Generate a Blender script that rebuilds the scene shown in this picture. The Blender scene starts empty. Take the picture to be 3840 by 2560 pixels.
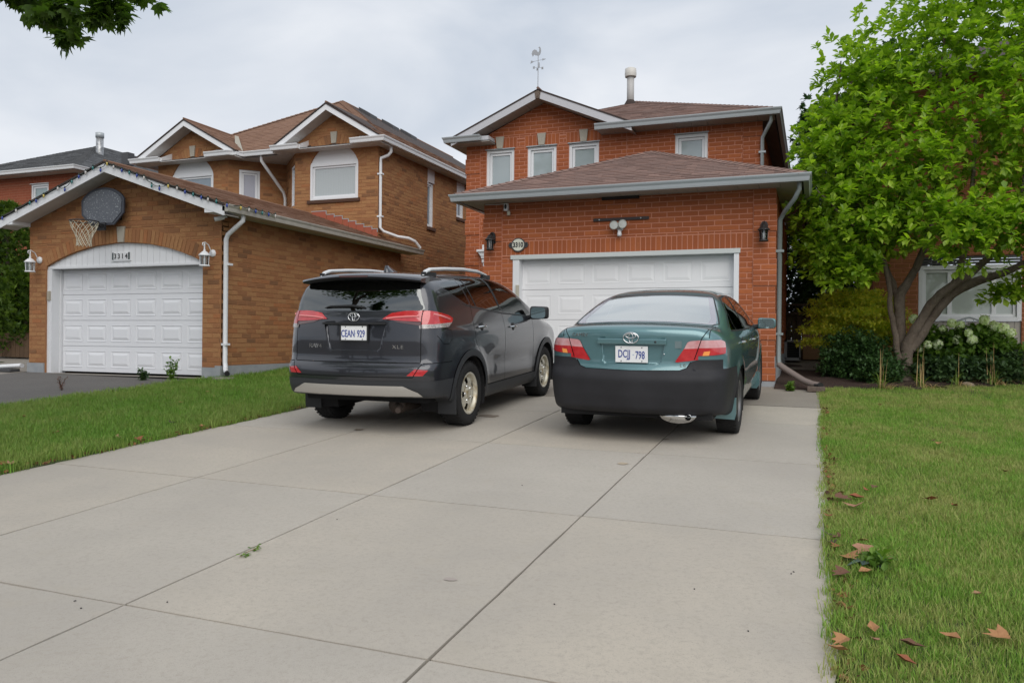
import bpy, bmesh, math, random
import numpy as np
from mathutils import Vector, Matrix
R = random.Random(7)
NR = np.random.RandomState(11)
SC = bpy.context.scene
COL = SC.collection
# ------------------------------------------------------------------ camera
CAM_R = Vector((0.93306, 0.35958, 0.00957)).normalized()
CAM_F = Vector((-0.35955, 0.93312, -0.00224)).normalized()
CAM_R = (CAM_R - CAM_F*CAM_R.dot(CAM_F)).normalized()
CAM_U = CAM_R.cross(CAM_F).normalized()
CAM_Z = 1.374
cd = bpy.data.cameras.new('camera')
cam = bpy.data.objects.new('camera', cd)
COL.objects.link(cam)
mw = Matrix.Identity(4)
for i in range(3):
    mw[i][0] = CAM_R[i]; mw[i][1] = CAM_U[i]; mw[i][2] = -CAM_F[i]
mw[2][3] = CAM_Z
cam.matrix_world = mw
cd.lens = 27.656; cd.sensor_width = 36.0; cd.clip_start = 0.05; cd.clip_end = 2000
SC.camera = cam
# ------------------------------------------------------------------ overcast sky and soft sun
SUN_EL, SUN_AZ = math.radians(40), math.radians(148)     # azimuth from +Y clockwise: behind the camera, to the right
W = bpy.data.worlds.new('World'); SC.world = W; W.use_nodes = True
nt = W.node_tree; nt.nodes.clear()
def wn(t, **k):
    n = nt.nodes.new(t)
    for a, b in k.items(): setattr(n, a, b)
    return n
wo = wn('ShaderNodeOutputWorld'); bg = wn('ShaderNodeBackground'); bg.inputs['Strength'].default_value = 0.074
sky = wn('ShaderNodeTexSky', sky_type='NISHITA'); sky.sun_disc = False
sky.sun_elevation = SUN_EL; sky.sun_rotation = SUN_AZ; sky.dust_density = 3.0
tc = wn('ShaderNodeTexCoord'); mp = wn('ShaderNodeMapping'); mp.inputs['Scale'].default_value = (1.0, 1.0, 2.6)
no = wn('ShaderNodeTexNoise'); no.inputs['Scale'].default_value = 1.9; no.inputs['Detail'].default_value = 6; no.inputs['Roughness'].default_value = 0.5; no.inputs['Distortion'].default_value = 0.35
cr = wn('ShaderNodeValToRGB')
cr.color_ramp.elements[0].position = 0.36; cr.color_ramp.elements[0].color = (5.3, 5.95, 6.9, 1)
cr.color_ramp.elements[1].position = 0.62; cr.color_ramp.elements[1].color = (8.1, 8.4, 8.9, 1)
mx = wn('ShaderNodeMixRGB'); mx.inputs['Fac'].default_value = 0.96
nt.links.new(tc.outputs['Generated'], mp.inputs['Vector']); nt.links.new(mp.outputs['Vector'], no.inputs['Vector'])
nt.links.new(no.outputs['Fac'], cr.inputs['Fac']); nt.links.new(sky.outputs['Color'], mx.inputs['Color1'])
nt.links.new(cr.outputs['Color'], mx.inputs['Color2']); nt.links.new(mx.outputs['Color'], bg.inputs['Color'])
nt.links.new(bg.outputs['Background'], wo.inputs['Surface'])
sl = bpy.data.lights.new('sun', 'SUN'); sl.energy = 1.5; sl.angle = math.radians(60); sl.color = (1.0, 0.96, 0.9)
sun = bpy.data.objects.new('sun', sl); COL.objects.link(sun)
sun.rotation_euler = (math.radians(90) - SUN_EL, 0, math.pi - SUN_AZ)
sun.location = (0, 0, 40)
SC.view_settings.view_transform = 'Standard'; SC.view_settings.look = 'None'
SC.view_settings.gamma = 1.0; SC.view_settings.use_curve_mapping = False
SC.view_settings.exposure = 0.50
# ------------------------------------------------------------------ materials
def mat(name, color, rough=0.6, metal=0.0, spec=0.5, coat=0.0, coat_rough=0.03, n1=None, n2=None, n3=None, n4=None, bump=None, rnd=None, attr=None, coord='Position', emit=None, alpha=None, trans=None):
    """n1/n2: (scale, amount[, color]) noise variation; rnd: per-object random (amount, dark colour); attr: per-face tint attribute amount"""
    m = bpy.data.materials.new(name); m.use_nodes = True
    t = m.node_tree; N = t.nodes; L = t.links
    b = N['Principled BSDF']
    b.inputs['Roughness'].default_value = rough; b.inputs['Metallic'].default_value = metal
    b.inputs['Specular IOR Level'].default_value = spec
    b.inputs['Coat Weight'].default_value = coat; b.inputs['Coat Roughness'].default_value = coat_rough
    c = (*color, 1)
    rgb = N.new('ShaderNodeRGB'); rgb.outputs[0].default_value = c; cur = rgb.outputs[0]
    geo = N.new('ShaderNodeNewGeometry'); tcn = N.new('ShaderNodeTexCoord')
    P = geo.outputs['Position'] if coord == 'Position' else tcn.outputs['Object']
    def mixc(fac, col2, blend='MIX'):
        nonlocal cur
        x = N.new('ShaderNodeMixRGB'); x.blend_type = blend
        if isinstance(fac, float): x.inputs[0].default_value = fac
        else: L.new(fac, x.inputs[0])
        L.new(cur, x.inputs[1])
        if isinstance(col2, tuple): x.inputs[2].default_value = (*col2[:3], 1)
        else: L.new(col2, x.inputs[2])
        cur = x.outputs[0]
    def mr(sock, a, bb, c0, d):
        x = N.new('ShaderNodeMapRange'); L.new(sock, x.inputs[0])
        for i, v in enumerate((a, bb, c0, d)): x.inputs[i+1].default_value = v
        return x.outputs[0]
    if rnd or attr:
        src = None
        if attr:
            at = N.new('ShaderNodeAttribute'); at.attribute_name = 'tint'; src = at.outputs['Fac']
        if rnd:
            oi = N.new('ShaderNodeObjectInfo'); s2 = oi.outputs['Random']
            if src:
                ad = N.new('ShaderNodeMath'); ad.operation = 'ADD'; L.new(src, ad.inputs[0]); L.new(s2, ad.inputs[1])
                fr = N.new('ShaderNodeMath'); fr.operation = 'FRACT'; L.new(ad.outputs[0], fr.inputs[0]); src = fr.outputs[0]
            else: src = s2
        for (lo, hi, amount, col2) in (attr or rnd):
            mixc(mr(src, lo, hi, 0.0, amount), col2)
    for nn in (n1, n2, n3, n4):
        if nn:
            sc, am, col2 = nn[:3]
            tx = N.new('ShaderNodeTexNoise'); tx.inputs['Scale'].default_value = sc
            tx.inputs['Detail'].default_value = nn[3] if len(nn) > 3 else 5; tx.inputs['Roughness'].default_value = 0.6
            L.new(P, tx.inputs['Vector'])
            lo, hi = (nn[4], nn[5]) if len(nn) > 5 else (0.38, 0.66)
            mixc(mr(tx.outputs['Fac'], lo, hi, 0.0, am), col2)
    L.new(cur, b.inputs['Base Color'])
    if bump:
        tx = N.new('ShaderNodeTexNoise'); tx.inputs['Scale'].default_value = bump[0]; tx.inputs['Detail'].default_value = 4
        L.new(P, tx.inputs['Vector'])
        bn = N.new('ShaderNodeBump'); bn.inputs['Strength'].default_value = bump[1]; bn.inputs['Distance'].default_value = bump[2]
        L.new(tx.outputs['Fac'], bn.inputs['Height']); L.new(bn.outputs[0], b.inputs['Normal'])
    if emit: b.inputs['Emission Color'].default_value = (*emit[0], 1); b.inputs['Emission Strength'].default_value = emit[1]
    if alpha is not None: b.inputs['Alpha'].default_value = alpha
    if trans: b.inputs['Transmission Weight'].default_value = trans
    return m
def leafmat(name, c_hi, c_lo, trans=0.45, rough=0.45, spec=0.4):
    m = bpy.data.materials.new(name); m.use_nodes = True
    t = m.node_tree; N = t.nodes; L = t.links; b = N['Principled BSDF']; out = N['Material Output']
    at = N.new('ShaderNodeAttribute'); at.attribute_name = 'tint'
    oi = N.new('ShaderNodeObjectInfo')
    ad = N.new('ShaderNodeMath'); ad.operation = 'ADD'; L.new(at.outputs['Fac'], ad.inputs[0]); L.new(oi.outputs['Random'], ad.inputs[1])
    fr = N.new('ShaderNodeMath'); fr.operation = 'FRACT'; L.new(ad.outputs[0], fr.inputs[0])
    x = N.new('ShaderNodeMixRGB'); x.inputs[1].default_value = (*c_lo, 1); x.inputs[2].default_value = (*c_hi, 1); L.new(fr.outputs[0], x.inputs[0])
    L.new(x.outputs[0], b.inputs['Base Color']); b.inputs['Roughness'].default_value = rough; b.inputs['Specular IOR Level'].default_value = spec
    tr = N.new('ShaderNodeBsdfTranslucent')
    y = N.new('ShaderNodeMixRGB'); y.blend_type = 'MULTIPLY'; y.inputs[0].default_value = 1; L.new(x.outputs[0], y.inputs[1]); y.inputs[2].default_value = (1.6, 1.9, 0.7, 1)
    L.new(y.outputs[0], tr.inputs['Color'])
    ms = N.new('ShaderNodeMixShader'); ms.inputs[0].default_value = trans
    L.new(b.outputs[0], ms.inputs[1]); L.new(tr.outputs[0], ms.inputs[2]); L.new(ms.outputs[0], out.inputs['Surface'])
    return m
# ------------------------------------------------------------------ scene graph helpers
ORG = {}
def thing(name, label, cat, loc=(0, 0, 0), group=None, rot=None):
    o = bpy.data.objects.new(name, None); COL.objects.link(o); o.empty_display_size = 0.2
    o.location = loc
    if rot is not None: o.rotation_euler = rot
    o['label'] = label; o['category'] = cat
    if group: o['group'] = group
    ORG[o.name] = Vector(loc)
    return o
def tag(o, label, cat, group=None):
    o['label'] = label; o['category'] = cat
    if group: o['group'] = group
    return o
def link(name, me, parent=None, loc=None, rot=None):
    o = bpy.data.objects.new(name, me); COL.objects.link(o)
    if parent is not None: o.parent = parent
    if loc is not None: o.location = loc
    if rot is not None: o.rotation_euler = rot
    return o
def worg(o):
    v = Vector((0, 0, 0))
    while o is not None:
        v += o.location; o = o.parent
    return v
class MB:
    """collects polygons, with a tint per face, and links them as one mesh object"""
    def __init__(s): s.v = []; s.f = []; s.t = []; s.sm = []
    def add(s, vs, fs, tint=0.0, smooth=False):
        n = len(s.v); s.v += [tuple(x) for x in vs]
        for f in fs: s.f.append(tuple(i+n for i in f)); s.t.append(tint); s.sm.append(smooth)
        return s
    def quad(s, *p, tint=0.0): return s.add(p, [tuple(range(len(p)))], tint)
    def box(s, a, b, tint=0.0, bev=0.0):
        x0, y0, z0 = (min(a[i], b[i]) for i in range(3)); x1, y1, z1 = (max(a[i], b[i]) for i in range(3))
        if bev <= 0:
            return s.add([(x0,y0,z0),(x1,y0,z0),(x1,y1,z0),(x0,y1,z0),(x0,y0,z1),(x1,y0,z1),(x1,y1,z1),(x0,y1,z1)],
                     [(0,3,2,1),(4,5,6,7),(0,1,5,4),(1,2,6,5),(2,3,7,6),(3,0,4,7)], tint)
        bm = bmesh.new(); bmesh.ops.create_cube(bm, size=1)
        for v in bm.verts: v.co = Vector(((x0+x1)/2 + v.co.x*(x1-x0), (y0+y1)/2 + v.co.y*(y1-y0), (z0+z1)/2 + v.co.z*(z1-z0)))
        bmesh.ops.bevel(bm, geom=list(bm.edges), offset=bev, segments=2, affect='EDGES', profile=0.7)
        s.bm(bm, tint); bm.free(); return s
    def bm(s, bm, tint=0.0, smooth=False, M=None):
        bm.verts.index_update()
        return s.add([(M @ v.co) if M else v.co.copy() for v in bm.verts], [tuple(v.index for v in f.verts) for f in bm.faces], tint, smooth)
    def prism(s, poly, d, tint=0.0, smooth=False):
        """poly: list of 3D points, extruded by the vector d"""
        n = len(poly); d = Vector(d); a = [Vector(p) for p in poly]
        vs = a + [p + d for p in a]
        fs = [tuple(reversed(range(n))), tuple(range(n, 2*n))] + [(i, (i+1) % n, n+(i+1) % n, n+i) for i in range(n)]
        return s.add(vs, fs, tint, smooth)
    def tube(s, pts, r, n=8, tint=0.0, cap=True, flat=None):
        pts = [Vector(p) for p in pts]; k = len(pts)
        rs = r if isinstance(r, (list, tuple)) else [r]*k
        up = Vector((0, 0, 1)); vs = []; prev = None
        for i, p in enumerate(pts):
            d = (pts[min(i+1, k-1)] - pts[max(i-1, 0)]).normalized()
            if prev is None:
                a = d.cross(up)
                if a.length < 1e-3: a = d.cross(Vector((1, 0, 0)))
            else: a = prev - d*prev.dot(d)
            a.normalize(); prev = a; b = d.cross(a)
            for j in range(n):
                t = 2*math.pi*j/n
                vs.append(p + (a*math.cos(t) + b*math.sin(t)*(flat or 1))*rs[i])
        fs = [(i*n+j, i*n+(j+1) % n, (i+1)*n+(j+1) % n, (i+1)*n+j) for i in range(k-1) for j in range(n)]
        s.add(vs, fs, tint, True)
        if cap: s.add([vs[j] for j in range(n)], [tuple(reversed(range(n)))], tint); s.add(vs[-n:], [tuple(range(n))], tint)
        return s
    def lathe(s, prof, center, n=16, axis='z', tint=0.0, smooth=True):
        vs = []; c = Vector(center)
        for (r, h) in prof:
            for j in range(n):
                t = 2*math.pi*j/n; a, b = r*math.cos(t), r*math.sin(t)
                vs.append(c + Vector({'z': (a, b, h), 'y': (a, h, b), 'x': (h, a, b)}[axis]))
        k = len(prof)
        fs = [(i*n+j, i*n+(j+1) % n, (i+1)*n+(j+1) % n, (i+1)*n+j) for i in range(k-1) for j in range(n)]
        s.add(vs, fs, tint, smooth); return s
    def sweep(s, prof, path, side=1, tint=0.0, closed=False):
        """prof: closed list of (out, z); path: horizontal-ish polyline; out is to the right of the direction of travel times side; mitred"""
        P = [Vector(p) for p in path]; k = len(P); n = len(prof); vs = []
        for i, p in enumerate(P):
            def dr(a, b):
                d = P[b]-P[a]; d.z = 0; return d.normalized()
            d0 = dr(i-1, i) if i > 0 else dr(0, 1); d1 = dr(i, i+1) if i < k-1 else d0
            n0 = Vector((d0.y, -d0.x, 0))*side; n1 = Vector((d1.y, -d1.x, 0))*side
            m = (n0+n1).normalized(); m = m/max(0.3, m.dot(n0))
            for (o, z) in prof: vs.append(p + m*o + Vector((0, 0, z)))
        fs = [(i*n+j, i*n+(j+1) % n, (i+1)*n+(j+1) % n, (i+1)*n+j) for i in range(k-1) for j in range(n)]
        s.add(vs, fs, tint)
        s.add(vs[:n], [tuple(reversed(range(n)))], tint); s.add(vs[-n:], [tuple(range(n))], tint)
        return s
    def mesh(s, name, m=None, off=None, fix=True):
        me = bpy.data.meshes.new(name)
        vs = s.v if off is None else [(x-off[0], y-off[1], z-off[2]) for x, y, z in s.v]
        me.from_pydata(vs, [], s.f)
        a = me.attributes.new('tint', 'FLOAT', 'FACE'); a.data.foreach_set('value', np.array(s.t, dtype=np.float32))
        me.polygons.foreach_set('use_smooth', np.array(s.sm, dtype=bool))
        if fix:
            bm = bmesh.new(); bm.from_mesh(me); bmesh.ops.recalc_face_normals(bm, faces=bm.faces); bm.to_mesh(me); bm.free()
        if m: me.materials.append(m)
        me.update(); return me
    def build(s, name, m=None, parent=None, world=True, fix=True, kind=None):
        off = worg(parent) if (world and parent is not None) else None
        o = link(name, s.mesh(name, m, off, fix), parent)
        if kind: o['kind'] = kind
        return o
def npmesh(name, V, Fq, m=None, tint=None, smooth=False):
    me = bpy.data.meshes.new(name)
    V = np.asarray(V, np.float32); Fq = np.asarray(Fq, np.int32)
    nf, k = Fq.shape
    me.vertices.add(len(V)); me.vertices.foreach_set('co', V.ravel())
    me.loops.add(nf*k); me.loops.foreach_set('vertex_index', Fq.ravel())
    me.polygons.add(nf); me.polygons.foreach_set('loop_start', np.arange(0, nf*k, k, dtype=np.int32))
    me.polygons.foreach_set('use_smooth', np.full(nf, smooth, dtype=bool))
    if tint is not None:
        a = me.attributes.new('tint', 'FLOAT', 'FACE'); a.data.foreach_set('value', np.asarray(tint, np.float32))
    me.update(calc_edges=True); me.validate()
    if m: me.materials.append(m)
    return me
def scatter_mesh(name, tmpl_v, tmpl_f, pos, X, Y, Z, scale, m, tint):
    """many copies of one small template joined into one mesh (numpy)"""
    tv = np.asarray(tmpl_v, float); tf = np.asarray(tmpl_f, int); n = len(pos); k = len(tv)
    s = np.asarray(scale).reshape(-1, 1, 1)
    V = pos[:, None, :] + s*(tv[None, :, 0:1]*X[:, None, :] + tv[None, :, 1:2]*Y[:, None, :] + tv[None, :, 2:3]*Z[:, None, :])
    Fa = (tf[None] + (np.arange(n)*k)[:, None, None]).reshape(-1, tf.shape[1])
    return npmesh(name, V.reshape(-1, 3), Fa, m, np.repeat(tint, len(tf)))
def basis(d, roll):
    d = d/np.linalg.norm(d, axis=1, keepdims=True)
    up = np.tile([0., 0., 1.], (len(d), 1)); a = np.cross(d, up); bad = np.linalg.norm(a, axis=1) < 1e-3; a[bad] = [1, 0, 0]
    a /= np.linalg.norm(a, axis=1, keepdims=True); b = np.cross(a, d)
    c, s = np.cos(roll)[:, None], np.sin(roll)[:, None]
    return a*c + b*s, d, -a*s + b*c        # X side, Y along, Z normal
def text_mb(txt, size, depth=0.004, sx=1.0, bold=0.0, space=1.0):
    """returns (verts, faces) of extruded text centred on the origin in the XY plane, facing +Z"""
    cu = bpy.data.curves.new('lettering', 'FONT'); cu.body = txt; cu.size = size; cu.extrude = depth/2; cu.align_x = 'CENTER'; cu.align_y = 'CENTER'
    cu.offset = bold; cu.space_character = space; cu.resolution_u = 3
    o = bpy.data.objects.new('lettering', cu); COL.objects.link(o)
    dg = bpy.context.evaluated_depsgraph_get(); me = bpy.data.meshes.new_from_object(o.evaluated_get(dg))
    vs = [Vector((v.co.x*sx, v.co.y, v.co.z)) for v in me.vertices]; fs = [tuple(p.vertices) for p in me.polygons]
    bpy.data.objects.remove(o); bpy.data.curves.remove(cu); bpy.data.meshes.remove(me)
    if vs:
        cx = (min(v.x for v in vs)+max(v.x for v in vs))/2; cy = (min(v.y for v in vs)+max(v.y for v in vs))/2
        vs = [Vector((v.x-cx, v.y-cy, v.z)) for v in vs]
    return vs, fs
def GZ(x, y):
    yy = min(y, 20.0)
    return -0.0069*max(min(x, 14), -30) + 0.0555*max(yy, -9.0)
def campx(P):
    """approximate camera distance and whether a point is in frame, to rank pieces by size in the picture"""
    v = Vector(P) - Vector((0, 0, CAM_Z)); d = v.dot(CAM_F)
    if d <= 0.1: return 1e9, False
    x = v.dot(CAM_R)/d; y = v.dot(CAM_U)/d
    return d, abs(x) < 0.66 and abs(y) < 0.44
# ================================================================== SETTING: ground, driveways, lawns
def structure(o): o['kind'] = 'structure'; return o
M_soil = mat('soil', (0.05, 0.035, 0.025), 0.95, n1=(9, 0.7, (0.09, 0.07, 0.05)), bump=(60, 0.6, 0.02))
M_mulch = mat('mulch', (0.035, 0.018, 0.013), 0.95, n1=(25, 0.7, (0.075, 0.04, 0.028)), bump=(70, 1.0, 0.03))
M_conc = mat('concrete', (0.475, 0.425, 0.355), 0.85, spec=0.25, n1=(0.75, 0.75, (0.375, 0.345, 0.305), 6), n2=(38, 0.55, (0.35, 0.315, 0.27), 3, 0.48, 0.72), n3=(170, 0.75, (0.31, 0.285, 0.25), 2, 0.56, 0.70), n4=(5.0, 0.5, (0.40, 0.36, 0.30), 5, 0.56, 0.74), bump=(260, 0.35, 0.004), rnd=[(0, 1, 0.45, (0.40, 0.39, 0.37))])
M_conc_old = mat('old_concrete', (0.26, 0.235, 0.20), 0.9, n1=(2, 0.5, (0.2, 0.175, 0.15)), n2=(70, 0.5, (0.32, 0.29, 0.25)), bump=(200, 0.3, 0.004))
M_asph = mat('asphalt', (0.145, 0.135, 0.125), 0.9, n1=(1.2, 0.5, (0.19, 0.178, 0.165)), n2=(120, 0.8, (0.075, 0.07, 0.065), 3, 0.4, 0.6), bump=(220, 0.6, 0.006))
M_edge = mat('pale_edging', (0.33, 0.31, 0.26), 0.9, n1=(20, 0.5, (0.22, 0.2, 0.15)))
M_lawn = mat('turf', (0.060, 0.088, 0.024), 0.95, n1=(1.1, 0.85, (0.12, 0.10, 0.045), 4, 0.46, 0.7), n2=(30, 0.6, (0.03, 0.045, 0.013)), bump=(120, 0.9, 0.02))
M_gravel = mat('gravel', (0.25, 0.22, 0.18), 0.95, n1=(60, 0.9, (0.12, 0.1, 0.085), 3), bump=(90, 1.0, 0.02))
def gridsheet(name, xs, ys, zf, m, inside=None):
    V = []; idx = {}; Fc = []
    for j, y in enumerate(ys):
        for i, x in enumerate(xs): V.append((x, y, zf(x, y)))
    n = len(xs)
    for j in range(len(ys)-1):
        for i in range(n-1):
            if inside is None or inside((xs[i]+xs[i+1])/2, (ys[j]+ys[j+1])/2):
                Fc.append((j*n+i, j*n+i+1, (j+1)*n+i+1, (j+1)*n+i))
    me = bpy.data.meshes.new(name); me.from_pydata(V, [], Fc); me.materials.append(m)
    me.polygons.foreach_set('use_smooth', np.full(len(Fc), True)); me.update()
    return link(name, me)
lin = lambda a, b, n: list(np.linspace(a, b, n))
structure(gridsheet('ground', [-300, -120, -60, -30]+lin(-25, 13, 20)+[14, 40, 100, 300], [-200, -60, -20, -9]+lin(-8, 20, 29)+[30, 60, 120, 400], lambda x, y: GZ(x, y)-0.10, M_soil))
# concrete driveway, cast in slabs with open joints
dw = structure(gridsheet('driveway', lin(-5.95, 0.10, 4), lin(-4.0, 12.5, 8), lambda x, y: GZ(x, y)-0.07, M_soil))
XJ = [-5.95, -4.423, -2.889, -1.360, 0.10]; YJ = [-3.8, -1.51, 0.585, 2.679, 4.773, 6.87, 8.96, 10.36]
for i in range(4):
    for j in range(len(YJ)-1):
        a, b = XJ[i]+(0.004 if i else 0), XJ[i+1]-(0.004 if i < 3 else 0); c, d = YJ[j]+0.004, YJ[j+1]-0.004
        mb = MB(); bm = bmesh.new()
        if True:
            # slightly uneven arrises along the joints
            nu, nv = 10, 12
            vs = [[None]*(nv+1) for _ in range(nu+1)]
            for p in range(nu+1):
                for q in range(nv+1):
                    x = a+(b-a)*p/nu; y = c+(d-c)*q/nv
                    ox = R.uniform(0, 0.005) if p in (0, nu) else 0; oy = R.uniform(0, 0.005) if q in (0, nv) else 0
                    if i == 3 and p == nu: ox = R.uniform(0.0, 0.035) 
                    if i == 0 and p == 0: ox = R.uniform(-0.02, 0.03)
                    x += ox if p == 0 else (-ox if p == nu else 0); y += oy if q == 0 else (-oy if q == nv else 0)
                    vs[p][q] = bm.verts.new((x, y, GZ(x, y)-(0.003 if p in (0, nu) or q in (0, nv) else 0)))
            for p in range(nu):
                for q in range(nv): bm.faces.new((vs[p][q], vs[p+1][q], vs[p+1][q+1], vs[p][q+1]))
            edges = [e for e in bm.edges if len(e.link_faces) == 1]
            ex = bmesh.ops.extrude_edge_only(bm, edges=edges)
            for g in ex['geom']:
                if isinstance(g, bmesh.types.BMVert): g.co.z -= 0.05
        mb.bm(bm, smooth=False); bm.free()
        mb.build('concrete_slab', M_conc, dw)
ap = gridsheet('concrete_apron', lin(-5.6, 0.06, 8), lin(10.37, 12.49, 6), lambda x, y: GZ(x, y)+(0.004 if y > 10.5 else -0.002), M_conc_old); structure(ap)
structure(gridsheet('asphalt_driveway', lin(-16.5, -9.68, 12), lin(-4, 10.62, 16), lambda x, y: GZ(x, y)-0.005+0.02*math.sin(x*1.3)*math.sin(y*0.9)*(1 if y < 10 else 0.2), M_asph))
mb = MB()
for k in range(40):
    y0 = -3.6+k*0.355; y1 = y0+0.352; x0 = -9.70+R.uniform(-.008, .008); x1 = -9.63+R.uniform(-.01, .01)
    z0, z1 = GZ(x0, y0)+0.012, GZ(x0, y1)+0.012
    mb.add([(x0,y0,z0),(x1,y0,z0),(x1,y1,z1),(x0,y1,z1),(x0,y0,z0-.06),(x1,y0,z0-.06),(x1,y1,z1-.06),(x0,y1,z1-.06)], [(0,1,2,3),(0,4,5,1),(1,5,6,2),(2,6,7,3),(3,7,4,0)])
o = mb.build('lawn_edging', M_edge); structure(o)
structure(gridsheet('garage_threshold', [-13.7, -9.6], [10.45, 10.75], lambda x, y: 0.672, M_conc_old))
structure(gridsheet('side_path', lin(-22, -13.9, 4), lin(9.6, 20, 4), lambda x, y: GZ(x, y)+0.0, M_conc_old))
structure(gridsheet('road', [-120, 0, 120], [-17, -9.2], lambda x, y: GZ(0, -9)-0.05, M_asph))
structure(gridsheet('pavement', [-120, 0, 120], [-5.6, -4.05], lambda x, y: GZ(0, y)+0.0, M_conc))
# lawns
def hum(x, y): return 0.012*math.sin(x*2.1+1)*math.sin(y*1.7)+0.008*math.sin(x*5.3+y*4.1)
BED = lambda x: 12.25+(x-0.17)*0.56 if x > 0.17 else 12.25            # front edge of the planting bed
lawn_r = structure(gridsheet('lawn', lin(0.062, 12, 90), lin(-4, 19, 116), lambda x, y: GZ(x, y)+(-0.006 if x < 0.12 else 0.005)+hum(x, y), M_lawn, lambda x, y: y < BED(x)+0.1))
lawn_l = structure(gridsheet('lawn', lin(-9.64, -5.93, 38), lin(-4, 24, 120), lambda x, y: GZ(x, y)+(-0.02 if x > -5.97 else 0.005)+hum(x, y), M_lawn, lambda x, y: (x < -5.93) and (y < 10.7 or x > -9.4)))
lawn_ll = structure(gridsheet('lawn', lin(-30, -16.4, 14), lin(-4, 12, 10), lambda x, y: GZ(x, y)+0.01, M_lawn))
structure(gridsheet('planting_bed', lin(-0.56, 12, 26), lin(12.2, 17.0, 12), lambda x, y: GZ(x, y)+0.012+0.03*math.sin(x*3)*math.sin(y*2.3)+(0.03 if y > BED(x)+.3 else 0), M_mulch, lambda x, y: y > BED(x)-0.15 and (x > 0 or y > 12.2)))
structure(gridsheet('gravel_path', lin(-0.56, 1.3, 8), lin(15.0, 20, 8), lambda x, y: GZ(x, y)+0.055+0.01*math.sin(9*x)*math.sin(8*y), M_gravel))
# ------------------------------------------------------------------ grass, scattered with geometry nodes
def grassmat(name, green, dark, straw, amt):
    m = bpy.data.materials.new(name); m.use_nodes = True
    t = m.node_tree; N = t.nodes; L = t.links; b = N['Principled BSDF']; out = N['Material Output']
    oi = N.new('ShaderNodeObjectInfo'); g = N.new('ShaderNodeNewGeometry')
    tx = N.new('ShaderNodeTexNoise'); tx.inputs['Scale'].default_value = 0.95; tx.inputs['Detail'].default_value = 6; tx.inputs['Roughness'].default_value = 0.7
    L.new(oi.outputs['Location'], tx.inputs['Vector'])
    ad = N.new('ShaderNodeMath'); ad.operation = 'MULTIPLY_ADD'; L.new(oi.outputs['Random'], ad.inputs[0]); ad.inputs[1].default_value = 0.34; L.new(tx.outputs['Fac'], ad.inputs[2])
    mr = N.new('ShaderNodeMapRange'); L.new(ad.outputs[0], mr.inputs[0]); mr.inputs[1].default_value = 0.54; mr.inputs[2].default_value = 0.82; mr.inputs[4].default_value = amt
    at = N.new('ShaderNodeAttribute'); at.attribute_name = 'tint'
    x0 = N.new('ShaderNodeMixRGB'); x0.inputs[1].default_value = (*dark, 1); x0.inputs[2].default_value = (*green, 1); L.new(at.outputs['Fac'], x0.inputs[0])
    x = N.new('ShaderNodeMixRGB'); L.new(mr.outputs[0], x.inputs[0]); L.new(x0.outputs[0], x.inputs[1]); x.inputs[2].default_value = (*straw, 1)
    L.new(x.outputs[0], b.inputs['Base Color']); b.inputs['Roughness'].default_value = 0.55; b.inputs['Specular IOR Level'].default_value = 0.25
    tr = N.new('ShaderNodeBsdfTranslucent'); L.new(x.outputs[0], tr.inputs['Color'])
    ms = N.new('ShaderNodeMixShader'); ms.inputs[0].default_value = 0.35; L.new(b.outputs[0], ms.inputs[1]); L.new(tr.outputs[0], ms.inputs[2]); L.new(ms.outputs[0], out.inputs['Surface'])
    return m
M_gr = grassmat('grass_dry', (0.25, 0.46, 0.058), (0.135, 0.28, 0.036), (0.48, 0.42, 0.17), 0.70)
M_gl = grassmat('grass_lush', (0.20, 0.39, 0.050), (0.10, 0.22, 0.028), (0.36, 0.36, 0.12), 0.5)
def clumps(cname, m, hmin, hmax, spread, nb, width):
    c = bpy.data.collections.new(cname)
    for k in range(5):
        V = []; Fq = []; T = []
        for b in range(nb):
            a = R.uniform(0, 6.28); rr = spread*math.sqrt(R.random()); x, y = rr*math.cos(a), rr*math.sin(a)
            hh = R.uniform(hmin, hmax); az = R.uniform(0, 6.28); ln = R.uniform(0.15, 1.0)*hh; w = width*R.uniform(.7, 1.2)
            dx, dy = math.cos(az), math.sin(az); px, py = -dy*w, dx*w; n = len(V)
            V += [(x-px, y-py, -.01), (x+px, y+py, -.01), (x+dx*ln*.35+px*.8, y+dy*ln*.35+py*.8, hh*.6), (x+dx*ln*.35-px*.8, y+dy*ln*.35-py*.8, hh*.6), (x+dx*ln, y+dy*ln, hh*.95), (x+dx*ln, y+dy*ln, hh*.95)]
            Fq += [(n, n+1, n+2, n+3), (n+3, n+2, n+4, n+4)]; tt = R.random(); T += [tt, tt]
        me = bpy.data.meshes.new('grass_clump'); me.from_pydata(V, [], [f if f[2] != f[3] else f[:3] for f in Fq])
        at = me.attributes.new('tint', 'FLOAT', 'FACE'); at.data.foreach_set('value', np.array(T, np.float32))
        me.materials.append(m); o = bpy.data.objects.new('grass_clump', me); c.objects.link(o)
    return c
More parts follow.
